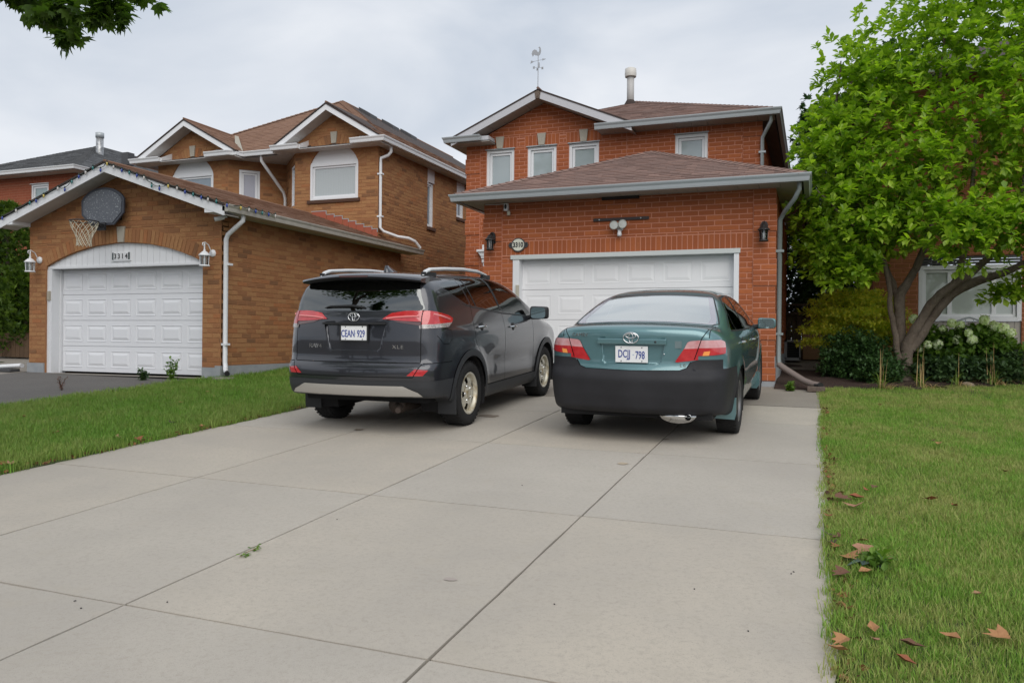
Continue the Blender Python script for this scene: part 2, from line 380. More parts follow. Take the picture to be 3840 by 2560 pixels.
def grass(name, src_mesh, coll, dens, smin, smax, seed, label):
    o = link(name, src_mesh); o['kind'] = 'stuff'; o['label'] = label; o['category'] = 'grass'
    g = bpy.data.node_groups.new('scatter_grass', 'GeometryNodeTree')
    g.interface.new_socket('Geometry', in_out='INPUT', socket_type='NodeSocketGeometry'); g.interface.new_socket('Geometry', in_out='OUTPUT', socket_type='NodeSocketGeometry')
    N = g.nodes; L = g.links; gi = N.new('NodeGroupInput'); go = N.new('NodeGroupOutput')
    d = N.new('GeometryNodeDistributePointsOnFaces'); d.inputs['Density'].default_value = dens; d.inputs['Seed'].default_value = seed
    na = N.new('GeometryNodeInputNamedAttribute'); na.data_type = 'FLOAT'; na.inputs['Name'].default_value = 'dens'
    mu = N.new('ShaderNodeMath'); mu.operation = 'MULTIPLY'; L.new(na.outputs['Attribute'], mu.inputs[0]); mu.inputs[1].default_value = dens; L.new(mu.outputs[0], d.inputs['Density'])
    ci = N.new('GeometryNodeCollectionInfo'); ci.inputs['Collection'].default_value = coll; ci.inputs['Separate Children'].default_value = True; ci.inputs['Reset Children'].default_value = True
    ip = N.new('GeometryNodeInstanceOnPoints'); ip.inputs['Pick Instance'].default_value = True
    rv = N.new('FunctionNodeRandomValue'); rv.data_type = 'FLOAT_VECTOR'; rv.inputs[0].default_value = (-.15, -.15, 0); rv.inputs[1].default_value = (.15, .15, 6.28)
    rs = N.new('FunctionNodeRandomValue'); rs.data_type = 'FLOAT'; rs.inputs[2].default_value = smin; rs.inputs[3].default_value = smax
    ri = N.new('FunctionNodeRandomValue'); ri.data_type = 'INT'; ri.inputs[4].default_value = 0; ri.inputs[5].default_value = 4; ri.inputs['Seed'].default_value = 5
    L.new(gi.outputs[0], d.inputs['Mesh']); L.new(d.outputs['Points'], ip.inputs['Points']); L.new(ci.outputs[0], ip.inputs['Instance'])
    L.new(ri.outputs[2], ip.inputs['Instance Index']); L.new(rv.outputs[0], ip.inputs['Rotation']); L.new(rs.outputs[1], ip.inputs['Scale'])
    L.new(ip.outputs[0], go.inputs[0])
    md = o.modifiers.new('grass', 'NODES'); md.node_group = g
    return o
def area_mesh(name, xs, ys, densf, zoff=0.0):
    V = [(x, y, GZ(x, y)+hum(x, y)+zoff) for y in ys for x in xs]; n = len(xs); Fq = []; Dn = []
    for j in range(len(ys)-1):
        for i in range(n-1):
            cx, cy = (xs[i]+xs[i+1])/2, (ys[j]+ys[j+1])/2; q = densf(cx, cy)
            if q > 0: Fq.append((j*n+i, j*n+i+1, (j+1)*n+i+1, (j+1)*n+i)); Dn.append(q)
    me = bpy.data.meshes.new(name); me.from_pydata(V, [], Fq)
    a = me.attributes.new('dens', 'FLOAT', 'FACE'); a.data.foreach_set('value', np.array(Dn, np.float32)); me.update(); return me
cl_r = clumps('grass_clumps_dry', M_gr, 0.016, 0.048, 0.05, 20, 0.0015)
cl_l = clumps('grass_clumps_lush', M_gl, 0.03, 0.085, 0.065, 18, 0.0022)
def inview(x, y):
    d, ok = campx((x, y, GZ(x, y))); v = Vector((x, y, GZ(x, y)))-Vector((0, 0, CAM_Z)); dd = v.dot(CAM_F)
    return dd > 0.4 and abs(v.dot(CAM_R)/dd) < 0.75 and v.dot(CAM_U)/dd > -0.55
def dens_r(x, y):
    if not inview(x, y) or y > BED(x)+0.02: return 0
    near = 1.0 if y < 5 else max(0.3, 1.0-(y-5)*0.09)
    p = 0.5+0.5*math.sin(x*1.7+0.6*y)*math.sin(y*1.3-0.7*x)
    return near*(0.75+0.35*p)
def dens_l(x, y):
    if not inview(x, y) or (y > 10.6 and x < -9.38): return 0
    return 1.0 if y < 8 else 0.6
grass('grass', area_mesh('grass', lin(0.075, 9, 90), lin(1.0, 16.5, 156), dens_r), cl_r, 1250, 0.7, 1.5, 3, 'short patchy lawn grass, green and straw coloured, beside the concrete')
grass('grass', area_mesh('grass', lin(-9.62, -5.95, 38), lin(1.5, 20, 186), dens_l), cl_l, 560, 0.7, 1.4, 8, 'longer lush green grass between the two driveways')
# ================================================================== building helpers
M_brickR = mat('red_brick', (0.41, 0.125, 0.046), 0.85, spec=0.2, attr=[(0.0, 0.35, 0.65, (0.27, 0.076, 0.033)), (0.72, 1.0, 0.5, (0.41, 0.14, 0.058))], rnd=[1], n1=(30, 0.35, (0.29, 0.088, 0.038)), bump=(140, 0.35, 0.004))
M_mortR = mat('pink_mortar', (0.52, 0.225, 0.145), 0.95, spec=0.1, n1=(6, 0.4, (0.50, 0.225, 0.155)), bump=(150, 0.3, 0.003))
M_brickL = mat('brown_brick', (0.38, 0.155, 0.066), 0.88, spec=0.2, attr=[(0.0, 0.14, 0.8, (0.40, 0.22, 0.10)), (0.45, 0.75, 0.6, (0.28, 0.115, 0.055)), (0.84, 1.0, 0.75, (0.16, 0.092, 0.052))], rnd=[1], n1=(55, 0.5, (0.23, 0.105, 0.048), 6), bump=(90, 0.8, 0.006))
M_mortL = mat('brown_mortar', (0.36, 0.18, 0.09), 0.95, spec=0.1, n1=(9, 0.5, (0.28, 0.135, 0.065)))
M_brickF = mat('dull_red_brick', (0.30, 0.088, 0.046), 0.85, spec=0.2, attr=[(0.0, 0.4, 0.5, (0.245, 0.07, 0.038)), (0.7, 1.0, 0.4, (0.35, 0.11, 0.056))], rnd=[1])
M_mortF = mat('orange_mortar', (0.36, 0.16, 0.10), 0.95, spec=0.1)
M_brickN = mat('orange_brick', (0.32, 0.135, 0.055), 0.85, spec=0.2, attr=[(0.0, 0.4, 0.5, (0.26, 0.10, 0.042)), (0.7, 1.0, 0.4, (0.36, 0.165, 0.07))], rnd=[1])
M_white = mat('white_paint', (0.72, 0.73, 0.75), 0.42, n1=(3, 0.18, (0.63, 0.64, 0.66)))
M_whitev = mat('white_vinyl', (0.74, 0.75, 0.77), 0.35)
M_grey = mat('grey_aluminium', (0.40, 0.43, 0.45), 0.35, metal=0.15, n1=(2.5, 0.3, (0.33, 0.36, 0.38)))
M_greyg = mat('grey_green_pipe', (0.235, 0.265, 0.265), 0.4, metal=0.15, n1=(4, 0.3, (0.19, 0.215, 0.21)))
M_rake = mat('grey_fascia', (0.50, 0.50, 0.53), 0.45)
M_soffR = mat('brown_soffit', (0.36, 0.325, 0.295), 0.7)
M_soffL = mat('white_soffit', (0.55, 0.53, 0.51), 0.6, n1=(4, 0.3, (0.42, 0.39, 0.36)))
M_shR = mat('plum_shingle', (0.255, 0.165, 0.138), 0.95, spec=0.15, attr=[(0.0, 0.3, 0.7, (0.165, 0.115, 0.102)), (0.66, 1.0, 0.6, (0.33, 0.215, 0.18))], rnd=[1], n1=(160, 0.5, (0.18, 0.12, 0.105), 2), bump=(300, 0.6, 0.004))
M_shL = mat('brown_shingle', (0.265, 0.158, 0.108), 0.95, spec=0.15, attr=[(0.0, 0.35, 0.5, (0.21, 0.125, 0.09)), (0.7, 1.0, 0.4, (0.31, 0.19, 0.13))], rnd=[1], n1=(150, 0.5, (0.19, 0.115, 0.085), 2))
M_shG = mat('grey_shingle', (0.14, 0.145, 0.15), 0.95, spec=0.15, attr=[(0.0, 0.35, 0.6, (0.10, 0.103, 0.11)), (0.7, 1.0, 0.5, (0.18, 0.183, 0.185))], rnd=[1])
M_deck = mat('roof_felt', (0.05, 0.036, 0.032), 0.95)
M_stone = mat('keystone', (0.40, 0.37, 0.31), 0.9, n1=(35, 0.5, (0.32, 0.29, 0.24)), bump=(60, 0.5, 0.006))
M_parge = mat('grey_parging', (0.27, 0.29, 0.31), 0.9, n1=(5, 0.6, (0.36, 0.37, 0.38)), bump=(40, 0.4, 0.006))
M_paneR = mat('pane_with_blind', (0.33, 0.385, 0.40), 0.06, spec=0.9, coat=0.6, n1=(1.4, 0.4, (0.40, 0.44, 0.45), 2))
M_paneL = mat('pane_with_curtain', (0.40, 0.44, 0.45), 0.06, spec=0.9, coat=0.6)
M_paneD = mat('dark_pane', (0.15, 0.20, 0.25), 0.05, spec=1.0, coat=0.8)
M_paneV = mat('pane_with_lilac_curtain', (0.34, 0.34, 0.40), 0.08, spec=0.8, coat=0.5)
M_blackm = mat('black_metal', (0.02, 0.02, 0.022), 0.45)
M_dgrey = mat('dark_grey_metal', (0.055, 0.055, 0.058), 0.5)
M_flash = mat('red_flashing', (0.33, 0.085, 0.045), 0.7)
M_valley = mat('valley_flashing', (0.34, 0.31, 0.25), 0.5)
BC, BL, BM = 0.0822, 0.245, 0.0125          # course height, brick module, joint
def clip_poly(poly, a, b, c):
    """keep the part of a 2-D polygon with a*x+b*y<=c"""
    out = []; n = len(poly)
    for i in range(n):
        p, q = poly[i], poly[(i+1) % n]; dp, dq = a*p[0]+b*p[1]-c, a*q[0]+b*q[1]-c
        if dp <= 0: out.append(p)
        if (dp < 0 < dq) or (dq < 0 < dp):
            t = dp/(dp-dq); out.append((p[0]+t*(q[0]-p[0]), p[1]+t*(q[1]-p[1])))
    return out
def outer_iv(poly, z):
    xs = []
    n = len(poly)
    for i in range(n):
        (u0, z0), (u1, z1) = poly[i], poly[(i+1) % n]
        if (z0 <= z < z1) or (z1 <= z < z0): xs.append(u0+(z-z0)/(z1-z0)*(u1-u0))
    return (min(xs), max(xs)) if len(xs) >= 2 else None
def rect(u0, u1, z0, z1): return dict(z0=z0, z1=z1, iv=lambda z: (u0, u1) if z0 <= z <= z1 else None)
def arch(uc, hw, z0, zs, rise):
    """rectangular opening to the spring line zs with a segmental head of the given rise"""
    rad = (hw*hw+rise*rise)/(2*rise); zc = zs+rise-rad
    def iv(z):
        if z < z0 or z > zs+rise: return None
        if z <= zs: return (uc-hw, uc+hw)
        d = math.sqrt(max(0, rad*rad-(z-zc)**2)); return (uc-d, uc+d)
    return dict(z0=z0, z1=zs+rise, iv=iv, zs=zs)
def free_iv(poly, holes, z):
    o = outer_iv(poly, z)
    if not o: return []
    iv = [o]
    for h in holes:
        b = h['iv'](z)
        if not b: continue
        nv = []
        for a in iv:
            if b[1] <= a[0] or b[0] >= a[1]: nv.append(a)
            else:
                if b[0] > a[0]: nv.append((a[0], b[0]))
                if b[1] < a[1]: nv.append((b[1], a[1]))
        iv = nv
    return [a for a in iv if a[1]-a[0] > 0.012]
class House:
    """collects the brick and shingle pieces of one house, then keeps the 300 largest in the picture as objects and joins the rest"""
    def __init__(s, root, brick, mortar, shingle):
        s.root = root; s.mb, s.mm, s.ms = brick, mortar, shingle; s.br = []; s.sh = []; s.cache = {}
    def piece(s, lst, parent, verts, faces, cen, area, key=None, rz=0.0):
        d, ok = campx(cen); lst.append(((area/d/d) if ok else 0.0, parent, verts, faces, cen, key, rz))
    def finish(s, nb=300, ns=300):
        for lst, m, nm, n, rest in ((s.br, s.mb, 'brick', nb, 'brickwork'), (s.sh, s.ms, 'shingle', ns, 'shingles')):
            lst.sort(key=lambda t: -t[0]); J = MB()
            for i, (a, par, vs, fs, cen, key, rz) in enumerate(lst):
                if i < n and a > 0:
                    k = (nm, key, round(rz, 4)) if key else None
                    me = s.cache.get(k) if k else None
                    if me is None:
                        b = MB(); b.add([Vector(v)-Vector(cen) for v in vs], fs, R.random()*0.15); me = b.mesh(nm, m)
                        if k: s.cache[k] = me
                    link(nm, me, par, Vector(cen)-worg(par))
                else: J.add(vs, fs, R.random())
            if J.v: J.build(rest, m, s.root, kind='stuff')
    def wall(s, name, O, U, poly, holes=(), skips=(), z0=None, depth=0.18, bricks=True, phase=0.0, proud=0.006, course=BC, flushless=None):
        """O: point at u=0, z is world height; U: unit horizontal direction, the outward normal is U turned clockwise seen from above"""
        U = Vector(U).normalized(); Nn = Vector((U.y, -U.x, 0)); O = Vector((O[0], O[1], 0))
        P = lambda u, z, o: (O+U*u+Nn*o)+Vector((0, 0, z))
        zmin = min(p[1] for p in poly); zmax = max(p[1] for p in poly); z0 = zmin if z0 is None else z0
        def rows(hs):
            k0 = int(math.floor((zmin-z0)/course)); k = k0; out = []
            while z0+k*course < zmax:
                a, b = max(zmin, z0+k*course), min(zmax, z0+(k+1)*course)
                cuts = sorted({a, b} | {h[e] for h in hs for e in ('z0', 'z1') if a+0.004 < h[e] < b-0.004} | {p[1] for p in poly if a+0.004 < p[1] < b-0.004})
                for c, d in zip(cuts[:-1], cuts[1:]):
                    if d-c > 0.004: out.append((k, c, d))
                k += 1
            return out
        def bands(hs):
            for k, c, d in rows(hs):
                A, B = free_iv(poly, hs, c+0.001), free_iv(poly, hs, d-0.001)
                if len(A) != len(B): M_ = free_iv(poly, hs, (c+d)/2); A = B = M_
                if (c+d)/2 > 0 and len(A) == 0:
                    A = free_iv(poly, hs, c+0.001); B = [((x+y)/2-0.001, (x+y)/2+0.001) for x, y in A]
                for x, y in zip(A, B): yield k, c, d, x, y
        W_ = MB()
        for k, c, d, a, b in bands(list(holes)):
            W_.add([P(a[0], c, 0), P(a[1], c, 0), P(b[1], d, 0), P(b[0], d, 0), P(a[0], c, -depth), P(a[1], c, -depth), P(b[1], d, -depth), P(b[0], d, -depth)],
                   [(0,1,2,3), (0,3,7,4), (1,5,6,2), (4,7,6,5), (3,2,6,7), (0,4,5,1)])
        w = W_.build(name, s.mm, s.root, fix=False)
        rz = math.atan2(U.y, U.x)
        if bricks:
            J = BM/2
            for k, c, d, a, b in bands(list(holes)+list(skips)):
                lo, hi = min(a[0], b[0]), max(a[1], b[1]); off = phase+(BL/2 if k % 2 else 0)
                i = math.floor((lo-off)/BL); u = off+i*BL
                while u < hi:
                    def cl(x, e): return min(max(x, e[0]), e[1])
                    q0, q1, t0, t1 = cl(u, a), cl(u+BL, a), cl(u, b), cl(u+BL, b)
                    u += BL
                    if max(q1-q0, t1-t0) < 0.02: continue
                    s.brick(w, P, q0+J, q1-J, t0+J, t1-J, c+J, d-J, proud, rz)
        return w, P, rz
    def brick(s, w, P, q0, q1, t0, t1, c, d, proud=0.006, rz=0.0, off=0.0, base=-0.003):
        if d-c < 0.01: return
        if q1 < q0: q0 = q1 = (q0+q1)/2
        if t1 < t0: t0 = t1 = (t0+t1)/2
        e = 0.003; jit = R.uniform(-0.0015, 0.0015); o = off+proud+jit
        vs = [P(q0, c, off+base), P(q1, c, off+base), P(t1, d, off+base), P(t0, d, off+base), P(q0+e, c+e, o), P(max(q1-e, q0+e), c+e, o), P(max(t1-e, t0+e), d-e, o), P(t0+e, d-e, o)]
        cen = P((q0+q1+t0+t1)/4, (c+d)/2, off)
        full = abs(q1-q0-(BL-BM)) < 1e-4 and abs(t1-t0-(BL-BM)) < 1e-4 and abs(q0-t0) < 1e-4 and abs(d-c-(BC-BM)) < 1e-3
        key = None
        if full: key = ('full', R.randrange(6), round(off, 3))
        s.piece(s.br, w, vs, [(4,5,6,7), (0,1,5,4), (1,2,6,5), (2,3,7,6), (3,0,4,7)], cen, (max(q1-q0, t1-t0))*(d-c), key, rz)
    def soldiers(s, w, P, u0, u1, z0, z1, n=None, rz=0.0, proud=0.006):
        n = n or max(1, round((u1-u0)/0.0822)); st = (u1-u0)/n
        for i in range(n): s.brick(w, P, u0+i*st+BM/2, u0+(i+1)*st-BM/2, u0+i*st+BM/2, u0+(i+1)*st-BM/2, z0+BM/2, z1-BM/2, proud, rz)
    def archring(s, w, P, uc, hw, zs, rise, th, n, proud=0.008, gap=0.0, rz=0.0):
        """voussoirs round a segmental arch; gap leaves room for a keystone"""
        rad = (hw*hw+rise*rise)/(2*rise); zc = zs+rise-rad; a0 = math.asin(min(1, hw/rad)) if rise <= hw else math.pi-math.asin(hw/rad)
        for i in range(n):
            a, b = -a0+2*a0*i/n, -a0+2*a0*(i+1)/n
            if gap and max(abs(a), abs(b)) * rad < gap+0.02 : continue
            g = BM/2/rad; a += g; b -= g
            pt = lambda r, t, o: P(uc+r*math.sin(t), zc+r*math.cos(t), o)
            r0, r1 = rad+0.002, rad+th-0.004
            vs = [pt(r0, a, -.003), pt(r1, a, -.003), pt(r1, b, -.003), pt(r0, b, -.003), pt(r0, a, proud), pt(r1, a, proud), pt(r1, b, proud), pt(r0, b, proud)]
            m = (a+b)/2
            s.piece(s.br, w, vs, [(4,7,6,5), (0,4,5,1), (1,5,6,2), (2,6,7,3), (3,7,4,0)], pt((r0+r1)/2, m, 0), th*(b-a)*rad, None, rz)
    def quoin(s, w, P, u0, u1, zlist, rz=0.0, left=True, proud=(0.022, 0.008)):
        """blocks of five courses standing proud by turns, with a shadow joint under each"""
        for bi, (za_, zb_) in enumerate(zip(zlist[:-1], zlist[1:])):
            off = proud[bi % 2]; n = max(1, round((zb_-za_)/BC)); st = (zb_-za_)/n
            # backing of the block, so that it is solid
            b = MB(); pts = [P(u0-(off if left else 0), za_+0.008, 0), P(u1+(0 if left else off), za_+0.008, 0), P(u1+(0 if left else off), zb_, 0), P(u0-(off if left else 0), zb_, 0)]
            nrm = P(0, 0, 1)-P(0, 0, 0); b.prism(pts, nrm*off); b.build('quoin_backing', s.mm, w)
            for k in range(n):
                c, d = za_+k*st+BM/2+(0.004 if k == 0 else 0), za_+(k+1)*st-BM/2
                x0, x1 = u0-(off if left else 0), u1+(0 if left else off); split = (x0+(x1-x0)*(0.33 if (k % 2) else 0.67))
                s.brick(w, P, x0+0.001, split-BM/2, x0+0.001, split-BM/2, c, d, 0.005, rz, off)
                s.brick(w, P, split+BM/2, x1-0.001, split+BM/2, x1-0.001, c, d, 0.005, rz, off)
    def roof_plane(s, roof, A, B, poly, up, expo=0.14, th=0.03, pieces=True, wmin=0.16, wmax=0.34):
        """A: eave start, B: eave end (world); poly in (e, s) with s measured up the slope; up: horizontal unit vector up the slope times cos + z*sin"""
        A = Vector(A); e = (Vector(B)-A).normalized(); up = Vector(up).normalized(); n = e.cross(up)
        if n.z < 0: n = -n
        P = lambda a, b, o: A+e*a+up*b+n*o
        D_ = MB(); pts = [P(a, b, 0) for a, b in poly]; D_.prism(pts, -n*th); D_.build('roof_deck', M_deck, roof)
        if not pieces: return P
        smax = max(b for a, b in poly); k = 0
        while k*expo < smax:
            b0, b1 = k*expo, (k+1)*expo+0.012
            a = min(p[0] for p in poly)-R.uniform(0, 0.3); amax = max(p[0] for p in poly)
            while a < amax:
                wd = R.uniform(wmin, wmax); q = [(a+0.002, b0), (a+wd-0.002, b0), (a+wd-0.002, b1), (a+0.002, b1)]; a += wd
                m = len(poly)
                for i in range(m):
                    p0, p1 = poly[i], poly[(i+1) % m]; ax, ay = p1[1]-p0[1], -(p1[0]-p0[0])
                    q = clip_poly(q, ax, ay, ax*p0[0]+ay*p0[1])
                    if len(q) < 3: break
                if len(q) < 3: continue
                ua = sum(abs(q[i][0]*q[(i+1) % len(q)][1]-q[(i+1) % len(q)][0]*q[i][1]) for i in range(len(q)))
                lo = 0.011+(0.005 if R.random() < 0.45 else 0)
                top = [P(x, y, lo-(lo-0.003)*min(1, (y-b0)/(b1-b0))) for x, y in q]; bot = [P(x, y, 0.0) for x, y in q]; nn = len(q)
                fs = [tuple(range(nn))]+[(i, nn+i, nn+(i+1) % nn, (i+1) % nn) for i in range(nn)]
                cx, cy = sum(p[0] for p in q)/nn, sum(p[1] for p in q)/nn
                cen = P(cx, cy, 0); vv = (Vector((0, 0, CAM_Z))-cen).normalized()
                s.piece(s.sh, roof, top+bot, fs, cen, wd*expo*max(0.02, vv.dot(n)))
            k += 1
        return P
    def cap_row(s, roof, a, b, w=0.13, step=0.14):
        """overlapping cap shingles along a hip or ridge from a (low) to b (high)"""
        a, b = Vector(a), Vector(b); d = (b-a); L_ = d.length; d.normalize(); sd = d.cross(Vector((0, 0, 1))).normalized(); nn = sd.cross(d); k = 0
        if nn.z < 0: nn = -nn
        while k*step < L_-0.05:
            t0, t1 = k*step, min(L_, (k+1)*step+0.03); lo, hi = 0.034, 0.02
            vs = []
            for t, o in ((t0, lo), (t1, hi)):
                c = a+d*t; vs += [c-sd*w+nn*(o-0.05), c+nn*o, c+sd*w+nn*(o-0.05)]
            vs += [v-nn*0.008 for v in vs[:3]]
            s.piece(s.sh, roof, vs, [(0,1,4,3), (1,2,5,4), (0,6,7,1), (1,7,8,2)], a+d*(t0+t1)/2, 0.01); k += 1
GUT = [(0, -0.115), (0.075, -0.115), (0.082, -0.09), (0.088, -0.055), (0.106, -0.028), (0.112, -0.012), (0.112, 0.0), (0.100, 0.0), (0.098, -0.012), (0.0, -0.012)]
FASC = [(-0.02, -0.16), (0.0, -0.16), (0.0, 0.0), (-0.02, 0.0)]
def gutter(house, path, m, side=1, roof=None, name='gutter'):
    b = MB(); b.sweep(GUT, path, side); b.build(name, m, house)
def soffit(house, A, B, depth, n, m, gap=0.006, board=0.30, th=0.02, name='soffit'):
    """row of soffit boards; A-B along the outer edge, depth towards n"""
    A, B, n = Vector(A), Vector(B), Vector(n).normalized(); e = (B-A); L_ = e.length; e.normalize()
    sf = MB(); sf.prism([A+Vector((0, 0, 0.012)), B+Vector((0, 0, 0.012)), B+n*depth+Vector((0, 0, 0.012)), A+n*depth+Vector((0, 0, 0.012))], (0, 0, th)); so = sf.build(name, M_dgrey, house)
    k = max(1, round(L_/board)); st = L_/k
    for i in range(k):
        a, b = A+e*(i*st+gap/2), A+e*((i+1)*st-gap/2); q = MB(); q.prism([a, b, b+n*depth, a+n*depth], (0, 0, 0.012)); q.build('soffit_board', m, so)
    return so
def window(house, O, U, u0, u1, z0, z1, pane, recess=0.07, fw=0.055, sash=0.05, mullions=(), sill=None, top=0.0, m=None, drip=None):
    m = m or M_whitev
    U = Vector(U).normalized(); Nn = Vector((U.y, -U.x, 0)); O = Vector((O[0], O[1], 0)); P = lambda u, z, o: (O+U*u+Nn*o)+Vector((0, 0, z))
    def bar(b, a0, a1, c0, c1, o0, o1):
        b.add([P(a0,c0,o0),P(a1,c0,o0),P(a1,c1,o0),P(a0,c1,o0),P(a0,c0,o1),P(a1,c0,o1),P(a1,c1,o1),P(a0,c1,o1)], [(0,3,2,1),(4,5,6,7),(0,1,5,4),(1,2,6,5),(2,3,7,6),(3,0,4,7)])
    f = MB(); o0, o1 = -0.12, -recess+0.045
    bar(f, u0, u0+fw, z0, z1, o0, o1); bar(f, u1-fw, u1, z0, z1, o0, o1); bar(f, u0+fw, u1-fw, z1-fw, z1, o0, o1-.002); bar(f, u0+fw, u1-fw, z0, z0+fw, o0, o1-.002)
    w = f.build('window', m, house)
    b = MB(); a0, a1, c0, c1 = u0+fw+.004, u1-fw-.004, z0+fw+.004, z1-fw-.004; o1 = -recess+0.012
    bar(b, a0, a0+sash, c0, c1, o0, o1); bar(b, a1-sash, a1, c0, c1, o0, o1); bar(b, a0+sash, a1-sash, c1-sash, c1, o0, o1-.002); bar(b, a0+sash, a1-sash, c0, c0+sash, o0, o1-.002)
    for mu in mullions: bar(b, mu-0.035, mu+0.035, c0+sash, c1-sash, o0, o1-.003)
    b.build('sash', m, w)
    p = MB(); bar(p, a0+sash-.005, a1-sash+.005, c0+sash-.005, c1-sash+.005, -0.11, -recess-0.012); p.build('pane', pane, w)
    if sill: q = MB(); bar(q, u0-0.04, u1+0.04, z0-0.085, z0-0.003, -0.1, 0.045); q.build('window_sill', sill, w)
    if drip: q = MB(); bar(q, u0-0.02, u1+0.02, z1+0.002, z1+0.02, -0.05, 0.03); q.build('drip_cap', drip, w)
    return w
def keystone(house, P, uc, z0, z1, w0, w1, o=0.045, name='keystone', m=None):
    b = MB(); pts = [P(uc-w0/2, z0, -0.02), P(uc+w0/2, z0, -0.02), P(uc+w1/2, z1, -0.02), P(uc-w1/2, z1, -0.02)]
    nrm = P(0, 0, 1)-P(0, 0, 0); b.prism(pts, nrm*(o+0.02)); b.build(name, m or M_stone, house)
def pipe(house, pts, w=0.075, t=0.055, m=None, name='downspout', clips=()):
    """rectangular downspout with ribbed corners along a polyline"""
    b = MB(); b.tube(pts, w*0.62, 8, flat=t/w)
    d = b.build(name, m, house)
    for c in clips:
        q = MB(); q.box((c[0]-w*.85, c[1]-t*.85, c[2]-.018), (c[0]+w*.85, c[1]+t*.85, c[2]+.018)); q.build('pipe_strap', m, d)
    return d
# ================================================================== RIGHT HOUSE (number 3310)
hr = thing('brick_house', 'red brick two storey house with double garage, grey gutters and front gable', 'house', (-3.0, 12.5, GZ(-3, 12.5)))
HR = House(hr, M_brickR, M_mortR, M_shR)
G, U_ = 12.5, 15.6
Z0 = 0.785                                      # underside of the brickwork, quoins run in five-course blocks
gx0, gx1 = -5.34, -0.575
QZ = [0.785+i*BC*5 for i in range(7)]+[3.70]
q = 0.985
QZ = [0.785, 0.99, 1.40, 1.81, 2.22, 2.632, 3.043, 3.452, 3.695]
door = rect(-4.81, -1.10, 0.4, 2.80)
w, P, rz = HR.wall('wall', (0, G), (1, 0, 0), [(gx0, 0.5), (gx1, 0.5), (gx1, 3.70), (gx0, 3.70)], [door], [rect(gx0-.1, -5.015, 0, 4), rect(-0.895, 0, 0, 4), rect(-5.02, -0.89, 2.80, 3.046), rect(-9, 9, 0, Z0)], z0=Z0, phase=-0.86)
HR.soldiers(w, P, -5.012, -0.897, 2.808, 3.043)
HR.quoin(w, P, gx0, -5.018, QZ, left=True); HR.quoin(w, P, -0.892, gx1, QZ, left=False)
b = MB(); b.box((gx0-.01, G-0.022, 0.40), (-4.86, G+0.1, Z0-.004)); b.build('foundation', M_parge, hr)
b = MB(); b.box((-1.06, G-0.022, 0.40), (gx1+.012, G+0.1, Z0-.004)); b.build('foundation', M_parge, hr)
# side wall of the garage
w2, P2, rz2 = HR.wall('wall', (gx1, G+.02), (0, 1, 0), [(0, 0.6), (4.95, 0.6), (4.95, 3.70), (0, 3.70)], [], [rect(-1, 9, 0, 1.16)], z0=Z0, phase=0.1)
b = MB(); b.box((gx1-.1, G+.03, 0.4), (gx1+.018, G+4.95, 1.155)); b.build('foundation', M_parge, hr)
b = MB(); b.box((gx0+0.001, G+.18, 0.5), (gx0+.15, U_, 3.695)); b.build('wall', M_brickR, hr)
# ---- upper storey
up1 = [(-7.1, 0.6), (-3.58, 0.6), (-3.58, 5.55), (-3.75, 5.62), (-5.34, 6.33), (-6.93, 5.62), (-7.1, 5.55)]
wins = [(-6.64, -6.0), (-5.70, -5.06), (-4.79, -4.15)]
WT, WB = 5.44, 4.16
hol = [rect(a, b_, WB, WT) for a, b_ in wins]
sk = [rect(a-0.06, b_+0.06, WT, WT+0.235) for a, b_ in wins]+[rect(-7.2, -6.78, 0, 5.56)]
w3, P3, _ = HR.wall('wall', (0, U_), (1, 0, 0), up1, hol+[rect(-6.45, -5.5, 0.8, 3.05)], sk, z0=Z0, phase=-0.86)
for a, b_ in wins:
    HR.soldiers(w3, P3, a-0.06, b_+0.06, WT+.004, WT+0.235, n=9)
    keystone(hr, P3, (a+b_)/2, WT+0.01, WT+0.255, 0.125, 0.185)
    window(hr, (0, U_), (1, 0, 0), a, b_, WB, WT-0.012, M_paneR, drip=M_grey, fw=0.06, sash=0.05)
up2 = [(-3.578, 0.6), (-0.99, 0.6), (-0.99, 5.56), (-3.578, 5.56)]
w4, P4, _ = HR.wall('wall', (0, U_), (1, 0, 0), up2, [rect(-2.61, -1.98, WB, WT)], [rect(-1.32, 0, 0, 6), rect(-2.67, -1.92, WT, 5.56)], z0=Z0, phase=-0.86)
HR.soldiers(w4, P4, -2.67, -1.92, WT+.004, 5.555, n=9)
window(hr, (0, U_), (1, 0, 0), -2.61, -1.98, WB, WT-0.012, M_paneR, drip=M_grey, fw=0.06)
UQ = [2.30, 2.63, 2.96, 3.29, 3.62, 3.95, 4.28, 4.61, 4.94, 5.27, 5.55]
HR.quoin(w3, P3, -7.1, -6.785, UQ, left=True, proud=(0.024, 0.008)); HR.quoin(w4, P4, -1.318, -0.99, [z+0.0 for z in UQ if z > 3.9], left=False, proud=(0.024, 0.008))
w5, P5, _ = HR.wall('wall', (-0.99, U_+.02), (0, 1, 0), [(0, 0.8), (9.0, 0.8), (9.0, 5.55), (0, 5.55)], [], [rect(-1, 12, 0, 3.4)], z0=Z0)
b = MB(); b.box((-7.098, U_+.19, 0.6), (-6.9, U_+9, 5.545)); b.build('wall', M_brickR, hr)
b = MB(); b.box((-7.0, U_+8.8, 0.6), (-1.1, U_+9.0, 5.54)); b.build('wall', M_brickR, hr)
